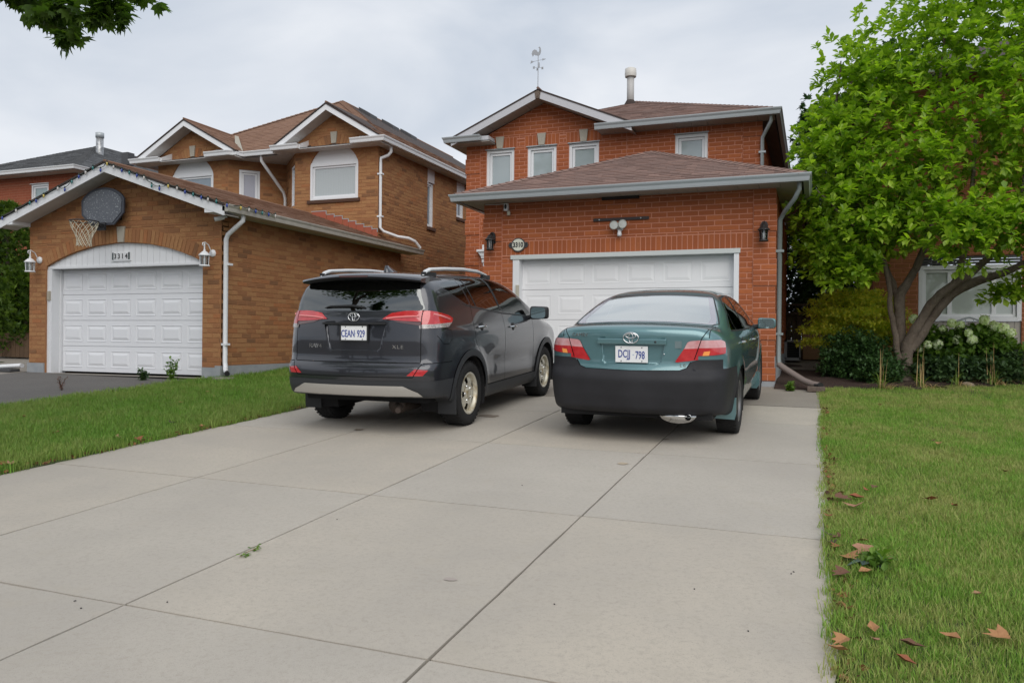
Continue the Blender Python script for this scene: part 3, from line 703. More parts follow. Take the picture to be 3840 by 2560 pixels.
# ---- roofs
rf = MB(); rf.box((-0.3, 0, 0), (0.3, 0.02, 0.02)); 
ez = 3.80; ya = G-0.47; ex0, ex1 = -5.70, -0.15; pit = 0.41; hw = (ex1-ex0)/2; cosp = 1/math.sqrt(1+pit*pit)
apex = ((ex0+ex1)/2, ya+hw, ez+pit*hw)
rf = MB(); rf.tube([(apex[0], apex[1], apex[2]+.005), (apex[0], U_, apex[2]+.005)], 0.03, 6); roof1 = rf.build('garage_roof', M_shR, hr)
HR.roof_plane(roof1, (ex0, ya, ez), (ex1, ya, ez), [(0, 0), (2*hw, 0), (hw, hw/cosp)], (0, 1, pit))
# side planes: right one runs on along the house, left one ends at the wall
HR.roof_plane(roof1, (ex1, ya, ez), (ex1, 17.9, ez), [(0, 0), (5.87, 0), (5.87, 0.85/cosp), (3.57, 0.85/cosp), (3.57, hw/cosp), (hw, hw/cosp)][::1], (-1, 0, pit), pieces=False)
HR.roof_plane(roof1, (ex0, ya, ez), (ex0, U_, ez), [(0, 0), (3.57, 0), (3.57, hw/cosp), (hw, hw/cosp)], (1, 0, pit), pieces=False)
HR.cap_row(roof1, (ex0, ya, ez), apex); HR.cap_row(roof1, (ex1, ya, ez), apex)
gutter(hr, [(ex0+.03, U_, ez), (ex0+.03, ya+.03, ez), (ex1-.03, ya+.03, ez), (ex1-.03, 17.9, ez)], M_grey, 1)
soffit(hr, (ex0+.05, ya+.04, 3.70), (ex1-.05, ya+.04, 3.70), 0.46, (0, 1, 0), M_soffR)
soffit(hr, (ex1-.06, ya+.5, 3.70), (ex1-.06, 17.9, 3.70), 0.36, (-1, 0, 0), M_soffR)
soffit(hr, (ex0+.06, ya+.5, 3.70), (ex0+.06, U_, 3.70), 0.30, (1, 0, 0), M_soffR)
# main roof
mz = 5.66; my = U_-0.40; mx0, mx1 = -7.40, -0.685; mh = (mx1-mx0)/2; mp = 0.417; mc = 1/math.sqrt(1+mp*mp)
mapx = ((mx0+mx1)/2, my+mh, mz+mp*mh)
rf = MB(); rf.tube([mapx, (mapx[0], my+7, mapx[2])], 0.035, 6); roof2 = rf.build('main_roof', M_shR, hr)
HR.roof_plane(roof2, (mx0, my, mz), (mx1, my, mz), [(3.6, 0), (2*mh, 0), (mh, mh/mc), (2.1, 1.9)], (0, 1, mp))
HR.roof_plane(roof2, (mx1, my, mz), (mx1, my+10, mz), [(0, 0), (10, 0), (10-mh, mh/mc), (mh, mh/mc)], (-1, 0, mp), pieces=False)
HR.roof_plane(roof2, (mx0, my, mz), (mx0, my+10, mz), [(0, 0), (10, 0), (10-mh, mh/mc), (mh, mh/mc)], (1, 0, mp), pieces=False)
HR.cap_row(roof2, (mx1, my, mz), mapx)
# gable over the three windows
ga0, ga1, gpx, gpz = -7.40, -3.28, -5.34, 6.50; gp = (gpz-5.62)/(gpx-ga0); gc = 1/math.sqrt(1+gp*gp)
rf = MB(); rf.tube([(gpx, my-.02, gpz+.02), (gpx, my+3, gpz+.02)], 0.03, 6); roof3 = rf.build('gable_roof', M_shR, hr)
L_ = (gpx-ga0)/gc
HR.roof_plane(roof3, (ga0, my-.03, 5.62), (ga0, my+3, 5.62), [(0, 0), (3, 0), (3, L_), (0, L_)], (1, 0, gp), pieces=False)
HR.roof_plane(roof3, (ga1, my-.03, 5.62), (ga1, my+3, 5.62), [(0, 0), (3, 0), (3, L_), (0, L_)], (-1, 0, gp), pieces=False)
for sx in (-1, 1):
    e_ = Vector((gpx, my-.02, gpz-0.035)); a_ = Vector((ga0 if sx < 0 else ga1, my-.02, 5.62-0.035)); d_ = (a_-e_).normalized(); up_ = Vector((d_.z*-sx, 0, d_.x*sx)) ; up_ = Vector((0, 0, 1))
    b = MB(); b.prism([e_+d_*(0.05 if sx < 0 else 0.05), a_-d_*0.12, a_-d_*0.12-up_*0.15, e_+d_*0.05-up_*0.15], (0, 0.025, 0)); b.build('bargeboard', M_rake, hr)
    b = MB(); b.prism([e_+up_*.035, a_+up_*.035, a_-up_*.0+up_*.012, e_+up_*.012], (0, 0.3, 0)); b.build('roof_edge', M_deck, hr)
    # sloping soffit boards under the rake
    n_ = 7
    for i in range(n_):
        p0, p1 = e_+d_*(L_-.1)*i/n_, e_+d_*((L_-.1)*(i+1)/n_-.008); dn = Vector((0, 0, -0.135))
        b = MB(); b.prism([p0+dn+Vector((0, .03, 0)), p1+dn+Vector((0, .03, 0)), p1+dn+Vector((0, .42, 0)), p0+dn+Vector((0, .42, 0))], (0, 0, 0.012)); b.build('soffit_board', M_soffR, roof3)
b = MB(); b.prism([(gpx-.07, my-.03, gpz-.03), (gpx+.07, my-.03, gpz-.03), (gpx+.045, my-.03, gpz-.19), (gpx-.045, my-.03, gpz-.19)], (0, 0.02, 0)); b.build('ridge_end', mat('rotten_wood', (0.09, 0.06, 0.045), 0.9, n1=(40, 0.8, (0.22, 0.18, 0.15))), roof3)
# eave return at the left of the gable, gutters
gutter(hr, [(ga0+.03, my+6, 5.67), (ga0+.03, my+.03, 5.67), (-6.60, my+.03, 5.67)], M_grey, 1)
b = MB(); b.prism([(-7.36, my+.05, 5.552), (-6.45, my+.05, 5.552), (-6.45, my+.05, 5.66), (-6.45, my+.4, 5.78), (-6.45, my+.4, 5.552), (-7.36, my+.4, 5.552)][:3]+[(-7.36, my+.05, 5.66)], (0, 0.36, 0)); b.build('eave_return', M_rake, hr)
soffit(hr, (-7.36, my+.04, 5.54), (-6.42, my+.04, 5.54), 0.37, (0, 1, 0), M_soffR)
soffit(hr, (-7.36, my+.42, 5.54), (-7.36, my+6, 5.54), 0.26, (1, 0, 0), M_soffR)
gutter(hr, [(-4.13, my+.03, 5.67), (mx1-.03, my+.03, 5.67), (mx1-.03, my+9, 5.67)], M_grey, 1)
soffit(hr, (-4.10, my+.04, 5.555), (mx1-.05, my+.04, 5.555), 0.37, (0, 1, 0), M_soffR)
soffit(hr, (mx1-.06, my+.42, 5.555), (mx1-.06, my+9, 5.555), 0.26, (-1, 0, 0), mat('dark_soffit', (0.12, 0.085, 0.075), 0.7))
# ---- chimney flue on the roof
b = MB(); c = (-4.13, 18.35); b.lathe([(0.0, 6.8), (0.085, 6.8), (0.085, 7.66), (0.0, 7.66)], (c[0], c[1], 0), 18); fl = b.build('flue', mat('pale_flue', (0.42, 0.41, 0.40), 0.5), hr)
b = MB(); b.lathe([(0.0, 7.60), (0.132, 7.60), (0.132, 7.615), (0.14, 7.66), (0.132, 7.79), (0.08, 7.815), (0.0, 7.82)], (c[0], c[1], 0), 18); b.build('flue_cap', mat('flue_cap', (0.58, 0.56, 0.52), 0.5), fl)
b = MB(); b.lathe([(0.13, 6.85), (0.16, 6.93), (0.09, 7.05)], (c[0], c[1], 0), 14); b.build('flue_flashing', M_deck, fl)
# ---- garage door
def garage_door(house, x0, x1, z0, z1, y, cols, rows, m, rel=1.0):
    d = MB(); d.box((x0, y+.03, z0), (x1, y+.07, z1)); do = d.build('garage_door', m, house)
    H = (z1-z0)/rows; Wd = (x1-x0)/cols
    for r in range(rows):
        q = MB(); q.box((x0, y, z0+r*H+.003), (x1, y+.03, z0+(r+1)*H-.003), bev=.004); so = q.build('door_section', m, do)
        for c_ in range(cols):
            cx, cz = x0+(c_+.5)*Wd, z0+(r+.5)*H; a, h_ = Wd*.39, H*.31; p = MB()
            o = lambda u, z, t: (cx+u, y-t, cz+z)
            ring = [(a, h_, 0.0005), (a-.015, h_-.015, -0.010), (a-.03, h_-.03, -0.010), (a-.075, h_-.072, 0.006)]
            vs = []
            for (aa, hh, t) in ring: vs += [o(-aa, -hh, t), o(aa, -hh, t), o(aa, hh, t), o(-aa, hh, t)]
            fs = [(i*4+j, i*4+(j+1) % 4, (i+1)*4+(j+1) % 4, (i+1)*4+j) for i in range(3) for j in range(4)]+[(12, 13, 14, 15)]
            vs = [(v[0], y+(v[1]-0.011-y)*rel, v[2]) for v in vs]
            # skirt so that the panel is a solid raised piece
            k = len(vs); vs += [o(-a, -h_, -0.005), o(a, -h_, -0.005), o(a, h_, -0.005), o(-a, h_, -0.005)]; fs += [(k+j, k+(j+1) % 4, (j+1) % 4, j) for j in range(4)]
            p.add(vs, fs); p.build('door_panel', m, do)
    return do
M_door = mat('white_door', (0.78, 0.78, 0.79), 0.38, n1=(1.5, 0.2, (0.60, 0.60, 0.61)))
garage_door(hr, -4.70, -1.17, 0.70, 2.735, G+0.16, 6, 4, M_door, .4)
b = MB(); b.box((-4.81, G-0.012, 0.62), (-4.695, G+.2, 2.80)); b.build('door_jamb', M_white, hr)
b = MB(); b.box((-1.175, G-0.012, 0.62), (-1.10, G+.2, 2.80)); b.build('door_jamb', M_white, hr)
b = MB(); b.box((-4.85, G-0.03, 2.735), (-1.08, G+.2, 2.808), bev=.006); b.build('door_head', mat('pale_grey_trim', (0.55, 0.58, 0.57), 0.45), hr)
b = MB(); b.box((-4.69, G+.15, 0.66), (-1.18, G+.3, 0.702)); b.build('weather_strip', M_blackm, hr)
# entry beside the garage: white pilaster with stepped head
b = MB(); b.box((-6.68, U_-.05, 1.0), (-6.45, U_+.02, 3.05), bev=.01); b.box((-6.70, U_-.07, 3.02), (-6.43, U_+.02, 3.10), bev=.008)
b.box((-6.71, U_-.09, 3.11), (-6.2, U_+.02, 3.16), bev=.006); b.box((-6.80, U_-.13, 3.25), (-5.4, U_+.02, 3.30), bev=.006)
b.prism([(-6.71, U_-.10, 3.16), (-5.4, U_-.10, 3.16), (-5.4, U_-.10, 3.25), (-6.79, U_-.10, 3.25)], (0, .11, 0)); b.box((-6.68, U_-.10, 3.30), (-5.4, U_, 3.40), bev=.006); b.box((-6.52, U_-.1, 3.40), (-5.4, U_, 3.52), bev=.006)
b.box((-6.46, U_-.02, 2.95), (-5.5, U_+.04, 3.05)); ds = b.build('door_surround', M_whitev, hr)
b = MB(); b.box((-6.445, U_+.05, 1.0), (-5.5, U_+.10, 3.05)); b.build('front_door', M_white, hr)
b = MB(); b.box((-6.33, U_+.035, 1.3), (-5.9, U_+.05, 2.85)); b.build('pane', M_paneD, ds)
# downspouts
pipe(hr, [(-0.235, G-.35, 3.69), (-0.235, G-.35, 3.60), (-0.30, G-.30, 3.47), (-0.44, G-.08, 3.33), (-0.515, G+.06, 3.22), (-0.515, G+.06, 1.12), (-0.50, G+.05, 1.02)], m=M_greyg, clips=[(-.515, G+.06, 2.75), (-.515, G+.06, 1.5)])
pipe(hr, [(-0.80, my+.10, 5.56), (-0.80, my+.10, 5.47), (-0.90, my+.26, 5.33), (-0.965, my+.33, 5.22), (-0.965, my+.33, 4.28)], m=M_grey, clips=[(-.965, my+.33, 4.95)])
pipe(hr, [(-0.505, G+.05, 1.04), (-0.42, G-.03, 0.98), (-0.15, G-.27, 0.82), (-0.02, G-.38, 0.775), (0.06, G-.44, 0.765)], w=.085, t=.075, m=mat('brown_pipe', (0.20, 0.16, 0.145), 0.5), name='downspout_extension')
b = MB(); b.tube([(0.02, G-.405, 0.77), (0.085, G-.455, 0.762)], 0.058, 8, flat=.75); b.build('pipe_end', M_blackm, hr)
# keypad, awning rails
b = MB(); b.box((-4.745, G-.045, 2.08), (-4.69, G-.012, 2.30), bev=.006); b.build('keypad', mat('beige_plastic', (0.42, 0.39, 0.32), 0.5), hr)
b = MB(); b.box((-3.40, G-.035, 3.315), (-2.49, G-.006, 3.36)); r_ = b.build('awning_rail', mat('dark_rail', (0.028, 0.02, 0.02), 0.5), hr)
for x in (-3.30, -2.62):
    q = MB(); q.lathe([(0, -.008), (.012, -.008), (.012, 0)], (x, G-.036, 3.337), 8, 'y'); q.build('bolt', M_grey, r_)
b = MB(); b.box((-3.26, G-.06, 3.655), (-2.65, G-.008, 3.695)); b.build('awning_bracket', mat('dark_bracket', (0.02, 0.014, 0.013), 0.6), hr)
b = MB(); b.tube([(-5.33, G-.012, 3.69), (-5.1, G-.012, 3.682), (-4.95, G-.012, 3.69)], .006, 5); b.build('cable', M_whitev, hr)
HR.finish()
# ================================================================== LEFT HOUSE (number 3314)
hl = thing('brick_house', 'brown brick house with white trim, gabled garage and two arched upper windows', 'house', (-11.6, 10.6, GZ(-11.6, 10.6)))
HL = House(hl, M_brickL, M_mortL, M_shL)
LY, LX = 10.6, -9.35
UCX, HWD, ZS, RISE = -11.59, 1.853, 2.655, 0.385
ao = arch(UCX, HWD, 0.2, ZS, RISE); ring = arch(UCX, HWD+0.20, 0.2, ZS, RISE+0.245)
rskip = dict(z0=ZS, z1=ring['z1'], iv=ring['iv'], zs=ZS)
def ring_iv(z):
    b = ring['iv'](max(z, ZS-0.03)); return b if z >= ZS-0.03 else None
rskip = dict(z0=ZS-0.03, z1=ring['z1'], iv=ring_iv)
w, P, _ = HL.wall('wall', (0, LY), (1, 0, 0), [(-13.87, 0.45), (-9.35, 0.45), (-9.35, 3.50), (-11.6, 4.255), (-13.87, 3.50)], [ao], [rskip, rect(-20, 0, 0, 0.86)], z0=0.86, phase=0.05)
HL.archring(w, P, UCX, HWD, ZS, RISE, 0.245, 44, gap=0.09)
keystone(hl, P, UCX+0.02, ZS+RISE+0.006, ZS+RISE+0.285, 0.135, 0.19, o=0.03)
for a, b_ in ((-13.9, -13.46), (-9.725, -9.335)):
    b = MB(); b.box((a, LY-.02, 0.4), (b_, LY+.1, 0.855)); b.build('foundation', M_parge, hl)
w2, P2, _ = HL.wall('wall', (LX, LY+.02), (0, 1, 0), [(0, 0.5), (6.12, 0.5), (6.12, 3.5), (0, 3.5)], [], [rect(-1, 9, 0, 0.89)], z0=0.86, phase=0.02)
b = MB(); b.box((LX-.1, LY-.018, 0.4), (LX+.018, LY+6.14, 0.887)); b.build('foundation', M_parge, hl)
b = MB(); b.box((-13.868, LY+.18, 0.45), (-13.7, 16.15, 3.48)); b.build('wall', M_brickL, hl)
b = MB(); b.box((LX-.28, 16.60, 0.5), (LX-.001, 16.738, 3.48)); b.build('wall', M_brickL, hl)
# tympanum of upright boards above the door
rad = (HWD*HWD+RISE*RISE)/(2*RISE); zc = ZS+RISE-rad
tf = MB(); tf.box((UCX-HWD-.03, LY+.03, ZS-.045), (UCX+HWD+.03, LY+.20, ZS+.002), bev=.005); tym = tf.build('arch_infill', M_whitev, hl)
n = 26
for i in range(n):
    x0, x1 = UCX-HWD+2*HWD*i/n+.003, UCX-HWD+2*HWD*(i+1)/n-.003
    t0, t1 = zc+math.sqrt(max(0, rad*rad-(x0-UCX)**2)), zc+math.sqrt(max(0, rad*rad-(x1-UCX)**2))
    b = MB(); b.prism([(x0, LY+.05, ZS), (x1, LY+.05, ZS), (x1, LY+.05, max(ZS+.01, t1)), (x0, LY+.05, max(ZS+.01, t0))], (0, 0.02, 0)); b.build('infill_board', M_whitev, tym)
b = MB(); b.prism([(UCX-HWD, LY+.072, ZS), (UCX+HWD, LY+.072, ZS)]+[(UCX+HWD*math.cos(t), LY+.072, ZS+.001+0.38*math.sin(t)) for t in np.linspace(0.15, 3.0, 12)], (0, .02, 0)); b.build('infill_back', M_dgrey, tym)
M_doorL = mat('white_steel_door', (0.76, 0.77, 0.80), 0.36, n1=(1.5, 0.25, (0.70, 0.71, 0.74)))
garage_door(hl, -13.33, -9.76, 0.70, 2.615, LY+.25, 6, 4, M_doorL, .75)
b = MB(); b.box((-13.445, LY+.03, 0.66), (-13.33, LY+.33, ZS-.05)); b.box((-13.34, LY+.2, 0.66), (-13.30, LY+.245, ZS-.05)); jl = b.build('door_jamb', M_white, hl)
b = MB(); b.box((-9.76, LY+.03, 0.66), (-9.735, LY+.33, ZS-.05)); b.build('door_jamb', M_white, hl)
b = MB(); b.box((-13.42, LY-.0, 2.03), (-13.35, LY+.03, 2.20), bev=.006); b.build('keypad', mat('tan_plastic', (0.36, 0.32, 0.25), 0.5), hl)
# ---- garage roof
gY, gz, gap_, gx = 10.22, 3.53, -11.585, -8.97; gp = (4.41-gz)/(gx-gap_); gc = 1/math.sqrt(1+gp*gp); gl = (gx-gap_)/gc
b = MB(); b.tube([(gap_, gY, 4.415), (gap_, 16.17, 4.415)], 0.03, 6); gr = b.build('garage_roof', M_shL, hl)
HL.roof_plane(gr, (gx, gY, gz), (gx, 17.08, gz), [(0, 0), (6.86, 0), (6.86, .72), (5.95, .72), (5.95, gl), (0, gl)][:2]+[(6.86, .72), (0, .72)], (-1, 0, gp))
HL.roof_plane(gr, Vector((gx, gY, gz))+Vector((-gc, 0, gp*gc))*0.72, Vector((gx, 16.17, gz))+Vector((-gc, 0, gp*gc))*0.72, [(0, 0), (5.95, 0), (5.95, gl-.72), (0, gl-.72)], (-1, 0, gp))
HL.roof_plane(gr, (2*gap_-gx, gY, gz), (2*gap_-gx, 16.17, gz), [(0, 0), (5.95, 0), (5.95, gl), (0, gl)], (1, 0, gp), pieces=False)
def rake(house, roof, px, pz, ex, ez, y, m, wth=0.15, sdepth=0.36, sm=None, nb=7, th=0.03, tail=0.0):
    """bargeboard, dark roof edge and sloping soffit boards of one gable side"""
    e_ = Vector((px, y, pz-0.035)); a_ = Vector((ex, y, ez-0.035)); d_ = (a_-e_).normalized(); L_ = (a_-e_).length; up = Vector((0, 0, 1))
    b = MB(); b.prism([e_, a_-d_*tail, a_-d_*tail-up*wth, e_-up*wth], (0, 0.022, 0)); b.build('bargeboard', m, house)
    b = MB(); b.prism([e_+up*.040-Vector((0, .02, 0)), a_+up*.040-Vector((0, .02, 0)), a_+up*.008-Vector((0, .02, 0)), e_+up*.008-Vector((0, .02, 0))], (0, 0.2, 0)); b.build('roof_edge', M_deck, house)
    for i in range(nb):
        p0, p1 = e_+d_*L_*i/nb, e_+d_*(L_*(i+1)/nb-.006); dn = up*-(wth-0.012); s0, s1 = Vector((0, .024, 0)), Vector((0, sdepth, 0))
        b = MB(); b.prism([p0+dn+s0, p1+dn+s0, p1+dn+s1, p0+dn+s1], (0, 0, 0.012)); b.build('soffit_board', sm or M_soffL, roof)
rake(hl, gr, gap_, 4.41, gx+.0, gz, gY, M_whitev); rake(hl, gr, gap_, 4.41, 2*gap_-gx, gz, gY, M_whitev)
for sx, xa, xb in ((1, -9.37, -8.99), (-1, -13.84, -14.18)):
    b = MB(); b.prism([(xa, gY+.005, 3.41), (xb, gY+.005, 3.41), (xb, gY+.005, 3.50), (xa, gY+.005, 3.50+abs(xb-xa)*gp*.6)], (0, .36, 0)); b.build('eave_return', M_whitev, hl)
gutter(hl, [(gx-.015, gY+.02, gz), (gx-.015, 17.08, gz)], mat('cream_gutter', (0.50, 0.48, 0.43), 0.4, n1=(6, 0.5, (0.36, 0.34, 0.30))), 1)
soffit(hl, (gx-.02, gY+.4, 3.42), (gx-.02, 17.06, 3.42), 0.35, (-1, 0, 0), M_soffL)
b = MB(); b.box((gx-.03, gY+.0, 3.42), (gx+.0, 17.08, 3.5)); b.build('fascia', M_whitev, hl)
# ---- upper storey: two gabled bays with a notch between them
UY = 16.17; ZT = 5.93
bayR = [(-12.0, 3.2), (-9.65, 3.2), (-9.65, 6.10), (-10.87, 6.80), (-12.0, 6.13)]
bayL = [(-16.38, 3.2), (-14.06, 3.2), (-14.06, 6.15), (-15.17, 6.80), (-16.38, 6.10)]
for poly, uc in ((bayR, -10.88), (bayL, -15.215)):
    hw_, zb_, zs_, ri = 0.68, 4.72, 5.60, 0.46
    op = arch(uc, hw_, zb_, zs_, ri); rg = arch(uc, hw_+.23, zs_, zs_, ri+.24)
    def riv(z, rg=rg): return rg['iv'](max(z, zs_)) if z > zs_-.05 else None
    w, P, _ = HL.wall('wall', (0, UY), (1, 0, 0), poly, [op], [dict(z0=zs_-.05, z1=rg['z1'], iv=riv)], z0=0.86, phase=0.07)
    HL.archring(w, P, uc, hw_, zs_, ri, 0.235, 22, gap=0.075)
    keystone(hl, P, uc, zs_+ri+.01, zs_+ri+.285, 0.13, 0.185, o=0.03)
    pane = M_paneL if uc > -12 else M_paneD
    wd = window(hl, (0, UY), (1, 0, 0), uc-hw_, uc+hw_, zb_, zs_, pane, recess=0.05, fw=.06, sash=.045)
    r_ = (hw_*hw_+ri*ri)/(2*ri); zc_ = zs_+ri-r_; a0 = math.asin(hw_/r_)
    b = MB(); b.prism([(uc+r_*math.sin(t), UY+.03, zc_+r_*math.cos(t)) for t in np.linspace(-a0, a0, 17)], (0, .06, 0)); b.build('arch_panel', M_whitev, wd)
    b = MB(); b.box((uc-hw_, UY+.015, zs_-.004), (uc+hw_, UY+.08, zs_+.035)); b.build('transom', M_whitev, wd)
    b = MB(); b.box((uc-hw_-.06, UY-.05, zb_-.085), (uc+hw_+.06, UY+.06, zb_-.004), bev=.006); b.build('window_sill', mat('dark_brick_sill', (0.075, 0.035, 0.02), 0.85), hl)
    if uc > -12:      # upright blinds behind the right-hand pane show as fine folds
        bl = mat('blind', (0.46, 0.50, 0.51), 0.5)
        for i in range(24):
            x = uc-hw_+.13+(2*hw_-.26)*i/23; b = MB(); b.box((x-.002, UY+.0605, zb_+.12), (x+.002, UY+.0625, zs_-.11)); b.build('blind_fold', bl, wd)
c45 = math.sqrt(.5)
w, P, _ = HL.wall('wall', (-14.06, UY), (c45, c45, 0), [(0, 3.2), (1.46, 3.2), (1.46, 5.95), (0, 5.95)], [rect(0.27, 0.78, 4.5, 5.69)], [], z0=0.86)
window(hl, (-14.06, UY), (c45, c45, 0), 0.27, 0.78, 4.5, 5.68, M_paneV, recess=.05, fw=.06, sash=.05)
w, P, _ = HL.wall('wall', (-13.03, UY+1.03), (c45, -c45, 0), [(0, 3.2), (1.456, 3.2), (1.456, 5.95), (0, 5.95)], [rect(0.9, 1.4, 4.62, 5.67)], [], z0=0.86)
window(hl, (-13.03, UY+1.03), (c45, -c45, 0), 0.9, 1.4, 4.62, 5.66, M_paneV, recess=.05, fw=.06, sash=.05, sill=M_brickL)
SX = -9.65
w, P, _ = HL.wall('wall', (SX, UY+.02), (0, 1, 0), [(0, 0.6), (11, 0.6), (11, 5.95), (0, 5.95)], [rect(2.50, 2.90, 4.36, 5.93), rect(4.32, 4.85, 4.88, 5.93)], [], z0=0.86)
for a, b_, zb_, zt_ in ((2.50, 2.90, 4.36, 5.55), (4.32, 4.85, 4.88, 5.50)):
    window(hl, (SX, UY+.02), (0, 1, 0), a, b_, zb_, zt_, M_paneD, recess=.09, fw=.05, sash=.04, sill=mat('brick_sill', (0.10, 0.045, 0.025), 0.85))
    b = MB(); b.box((SX-.03, UY+.02+a, zt_+.003), (SX+.004, UY+.02+b_, 5.93)); b.build('head_panel', mat('shaded_panel', (0.60, 0.54, 0.53), 0.5), hl)
b = MB(); b.box((-16.378, UY+.19, 0.5), (-16.2, 27, 5.94)); b.build('wall', M_brickL, hl)
b = MB(); b.box((-16.2, 26.9, 0.5), (-9.7, 27.05, 5.94)); b.build('wall', M_brickL, hl)
# ---- main roof
pz, pitch = 6.03, 0.62; fx0, fx1 = -16.83, -9.33; fh = (fx1-fx0)/2; fy = 16.10; fc = 1/math.sqrt(1+pitch*pitch)
pk = ((fx0+fx1)/2, fy+fh, pz+pitch*fh)
b = MB(); b.tube([pk, (pk[0], 27.4, pk[2])], 0.03, 6); mr_ = b.build('main_roof', M_shL, hl)
HL.roof_plane(mr_, (fx0, fy, pz), (fx1, fy, pz), [(1.9, 0), (5.2, 0), (2*fh-1.0, 1.0/fc), (fh, fh/fc), (0.9, 0.9/fc)], (0, 1, pitch))
HL.roof_plane(mr_, (fx1, fy-.3, pz), (fx1, 27.4, pz), [(0, 0), (11.6, 0), (11.6, fh/fc), (fh+.3, fh/fc), (1.75, 1.50/fc), (0, 1.50/fc)], (-1, 0, pitch))
HL.roof_plane(mr_, (fx0, fy, pz), (fx0, 27.4, pz), [(0, 0), (11.3, 0), (11.3, fh/fc), (fh, fh/fc)], (1, 0, pitch), pieces=False)
HL.cap_row(mr_, (fx1-1.5, fy+1.5, pz+1.5*pitch), pk); HL.cap_row(mr_, (fx0+.8, fy+.8, pz+.8*pitch), pk)
for x, y in ((-12.70, 20.65), (-12.70, 22.0), (-12.70, 23.2)):
    z = pz+pitch*(fx1-x); b = MB(); b.add([(x-.2, y-.2, z+.10), (x+.2, y-.2, z-.14), (x+.2, y+.2, z-.14), (x-.2, y+.2, z+.10), (x-.2, y-.2, z+.22), (x+.2, y-.2, z-.02), (x+.2, y+.2, z-.02), (x-.2, y+.2, z+.22)], [(0,3,2,1),(4,5,6,7),(0,1,5,4),(1,2,6,5),(2,3,7,6),(3,0,4,7)])
    b.build('roof_vent', M_dgrey, mr_)
eY = 15.80
for px, e0, e1 in ((-10.87, -12.41, -9.33), (-15.17, -16.83, -13.51)):
    pzt = 6.945; gp_ = (pzt-pz)/(px-e0); gc_ = 1/math.sqrt(1+gp_*gp_); ln = (px-e0)/gc_
    b = MB(); b.tube([(px, eY-.02, pzt+.02), (px, eY+2.0, pzt+.02)], 0.025, 6); g_ = b.build('gable_roof', M_shL, hl)
    dep = 2.3 if px < -12 else 1.0
    HL.roof_plane(g_, (e1, eY, pz+.004), (e1, eY+dep, pz+.004), [(0, 0), (0.35, 0), (dep, ln*.93), (dep, ln), (0, ln)], (-1, 0, gp_))
    HL.roof_plane(g_, (e0, eY, pz), (e0, eY+dep, pz), [(0, 0), (dep, 0), (dep, ln), (0, ln)], (1, 0, gp_), pieces=False)
    rake(hl, g_, px, pzt, e1, pz, eY-.01, M_whitev, wth=.135, sdepth=.37, nb=5, tail=.1); rake(hl, g_, px, pzt, e0, pz, eY-.01, M_whitev, wth=.135, sdepth=.37, nb=5, tail=.1)
    for s_, xo in ((-1, e0), (1, e1)):
        xi = px+s_*0.74 ; ztop = pz+ (px-e0)*0.0
        b = MB(); b.add([(xo, eY+.01, 5.92), (xi, eY+.01, 5.92), (xi, eY+.01, 6.00), (xo, eY+.01, 6.00), (xo, eY+.37, 5.92), (xi, eY+.37, 5.92), (xi, eY+.37, 6.20), (xo, eY+.37, 6.03)], [(0,1,2,3),(0,4,5,1),(1,5,6,2),(2,6,7,3),(3,7,4,0),(4,7,6,5)])
        b.build('eave_return', M_whitev, hl)
b = MB()   # tan metal in the valley
b.add([(-13.80, 16.12, 6.075), (-13.55, 16.12, 6.075), (-14.62, 17.2, 6.80), (-14.70, 17.15, 6.82)], [(0, 1, 2, 3)]); b.add([(-13.80, 16.12, 6.06), (-13.55, 16.12, 6.06), (-14.62, 17.2, 6.78), (-14.70, 17.15, 6.80)], [(0, 1, 2, 3)])
b.build('valley_flashing', M_valley, mr_)
b = MB(); b.add([(-16.8, 15.8, 5.955), (-9.35, 15.8, 5.955), (-9.35, 16.6, 5.955), (-16.8, 16.6, 5.955)], [(0, 1, 2, 3)]); 
soffit(hl, (-12.41, eY+.01, 5.905), (-9.35, eY+.01, 5.905), 0.37, (0, 1, 0), M_soffL); soffit(hl, (-16.8, eY+.01, 5.905), (-13.60, eY+.01, 5.905), 0.37, (0, 1, 0), M_soffL)
soffit(hl, (-14.4, eY+.39, 5.91), (-11.7, eY+.39, 5.91), 1.15, (0, 1, 0), M_soffL); soffit(hl, (fx1-.02, eY+.4, 5.905), (fx1-.02, 27.3, 5.905), 0.31, (-1, 0, 0), M_soffL)
gutter(hl, [(-11.62, eY+.01, 6.03), (-12.42, eY+.01, 6.03)][::-1], M_whitev, 1); 
gutter(hl, [(-10.16, eY+.01, 6.03), (fx1-.01, eY+.01, 6.03), (fx1-.01, 27.3, 6.03)], M_whitev, 1)
gutter(hl, [(-16.84, eY+6, 6.03), (-16.84, eY+.01, 6.03), (-15.93, eY+.01, 6.03)], M_whitev, 1)
gutter(hl, [(-14.45, eY+.01, 6.03), (-13.72, eY+.01, 6.03), (-13.50, 16.10, 6.03), (-12.3, 16.10, 6.03)], M_whitev, 1)
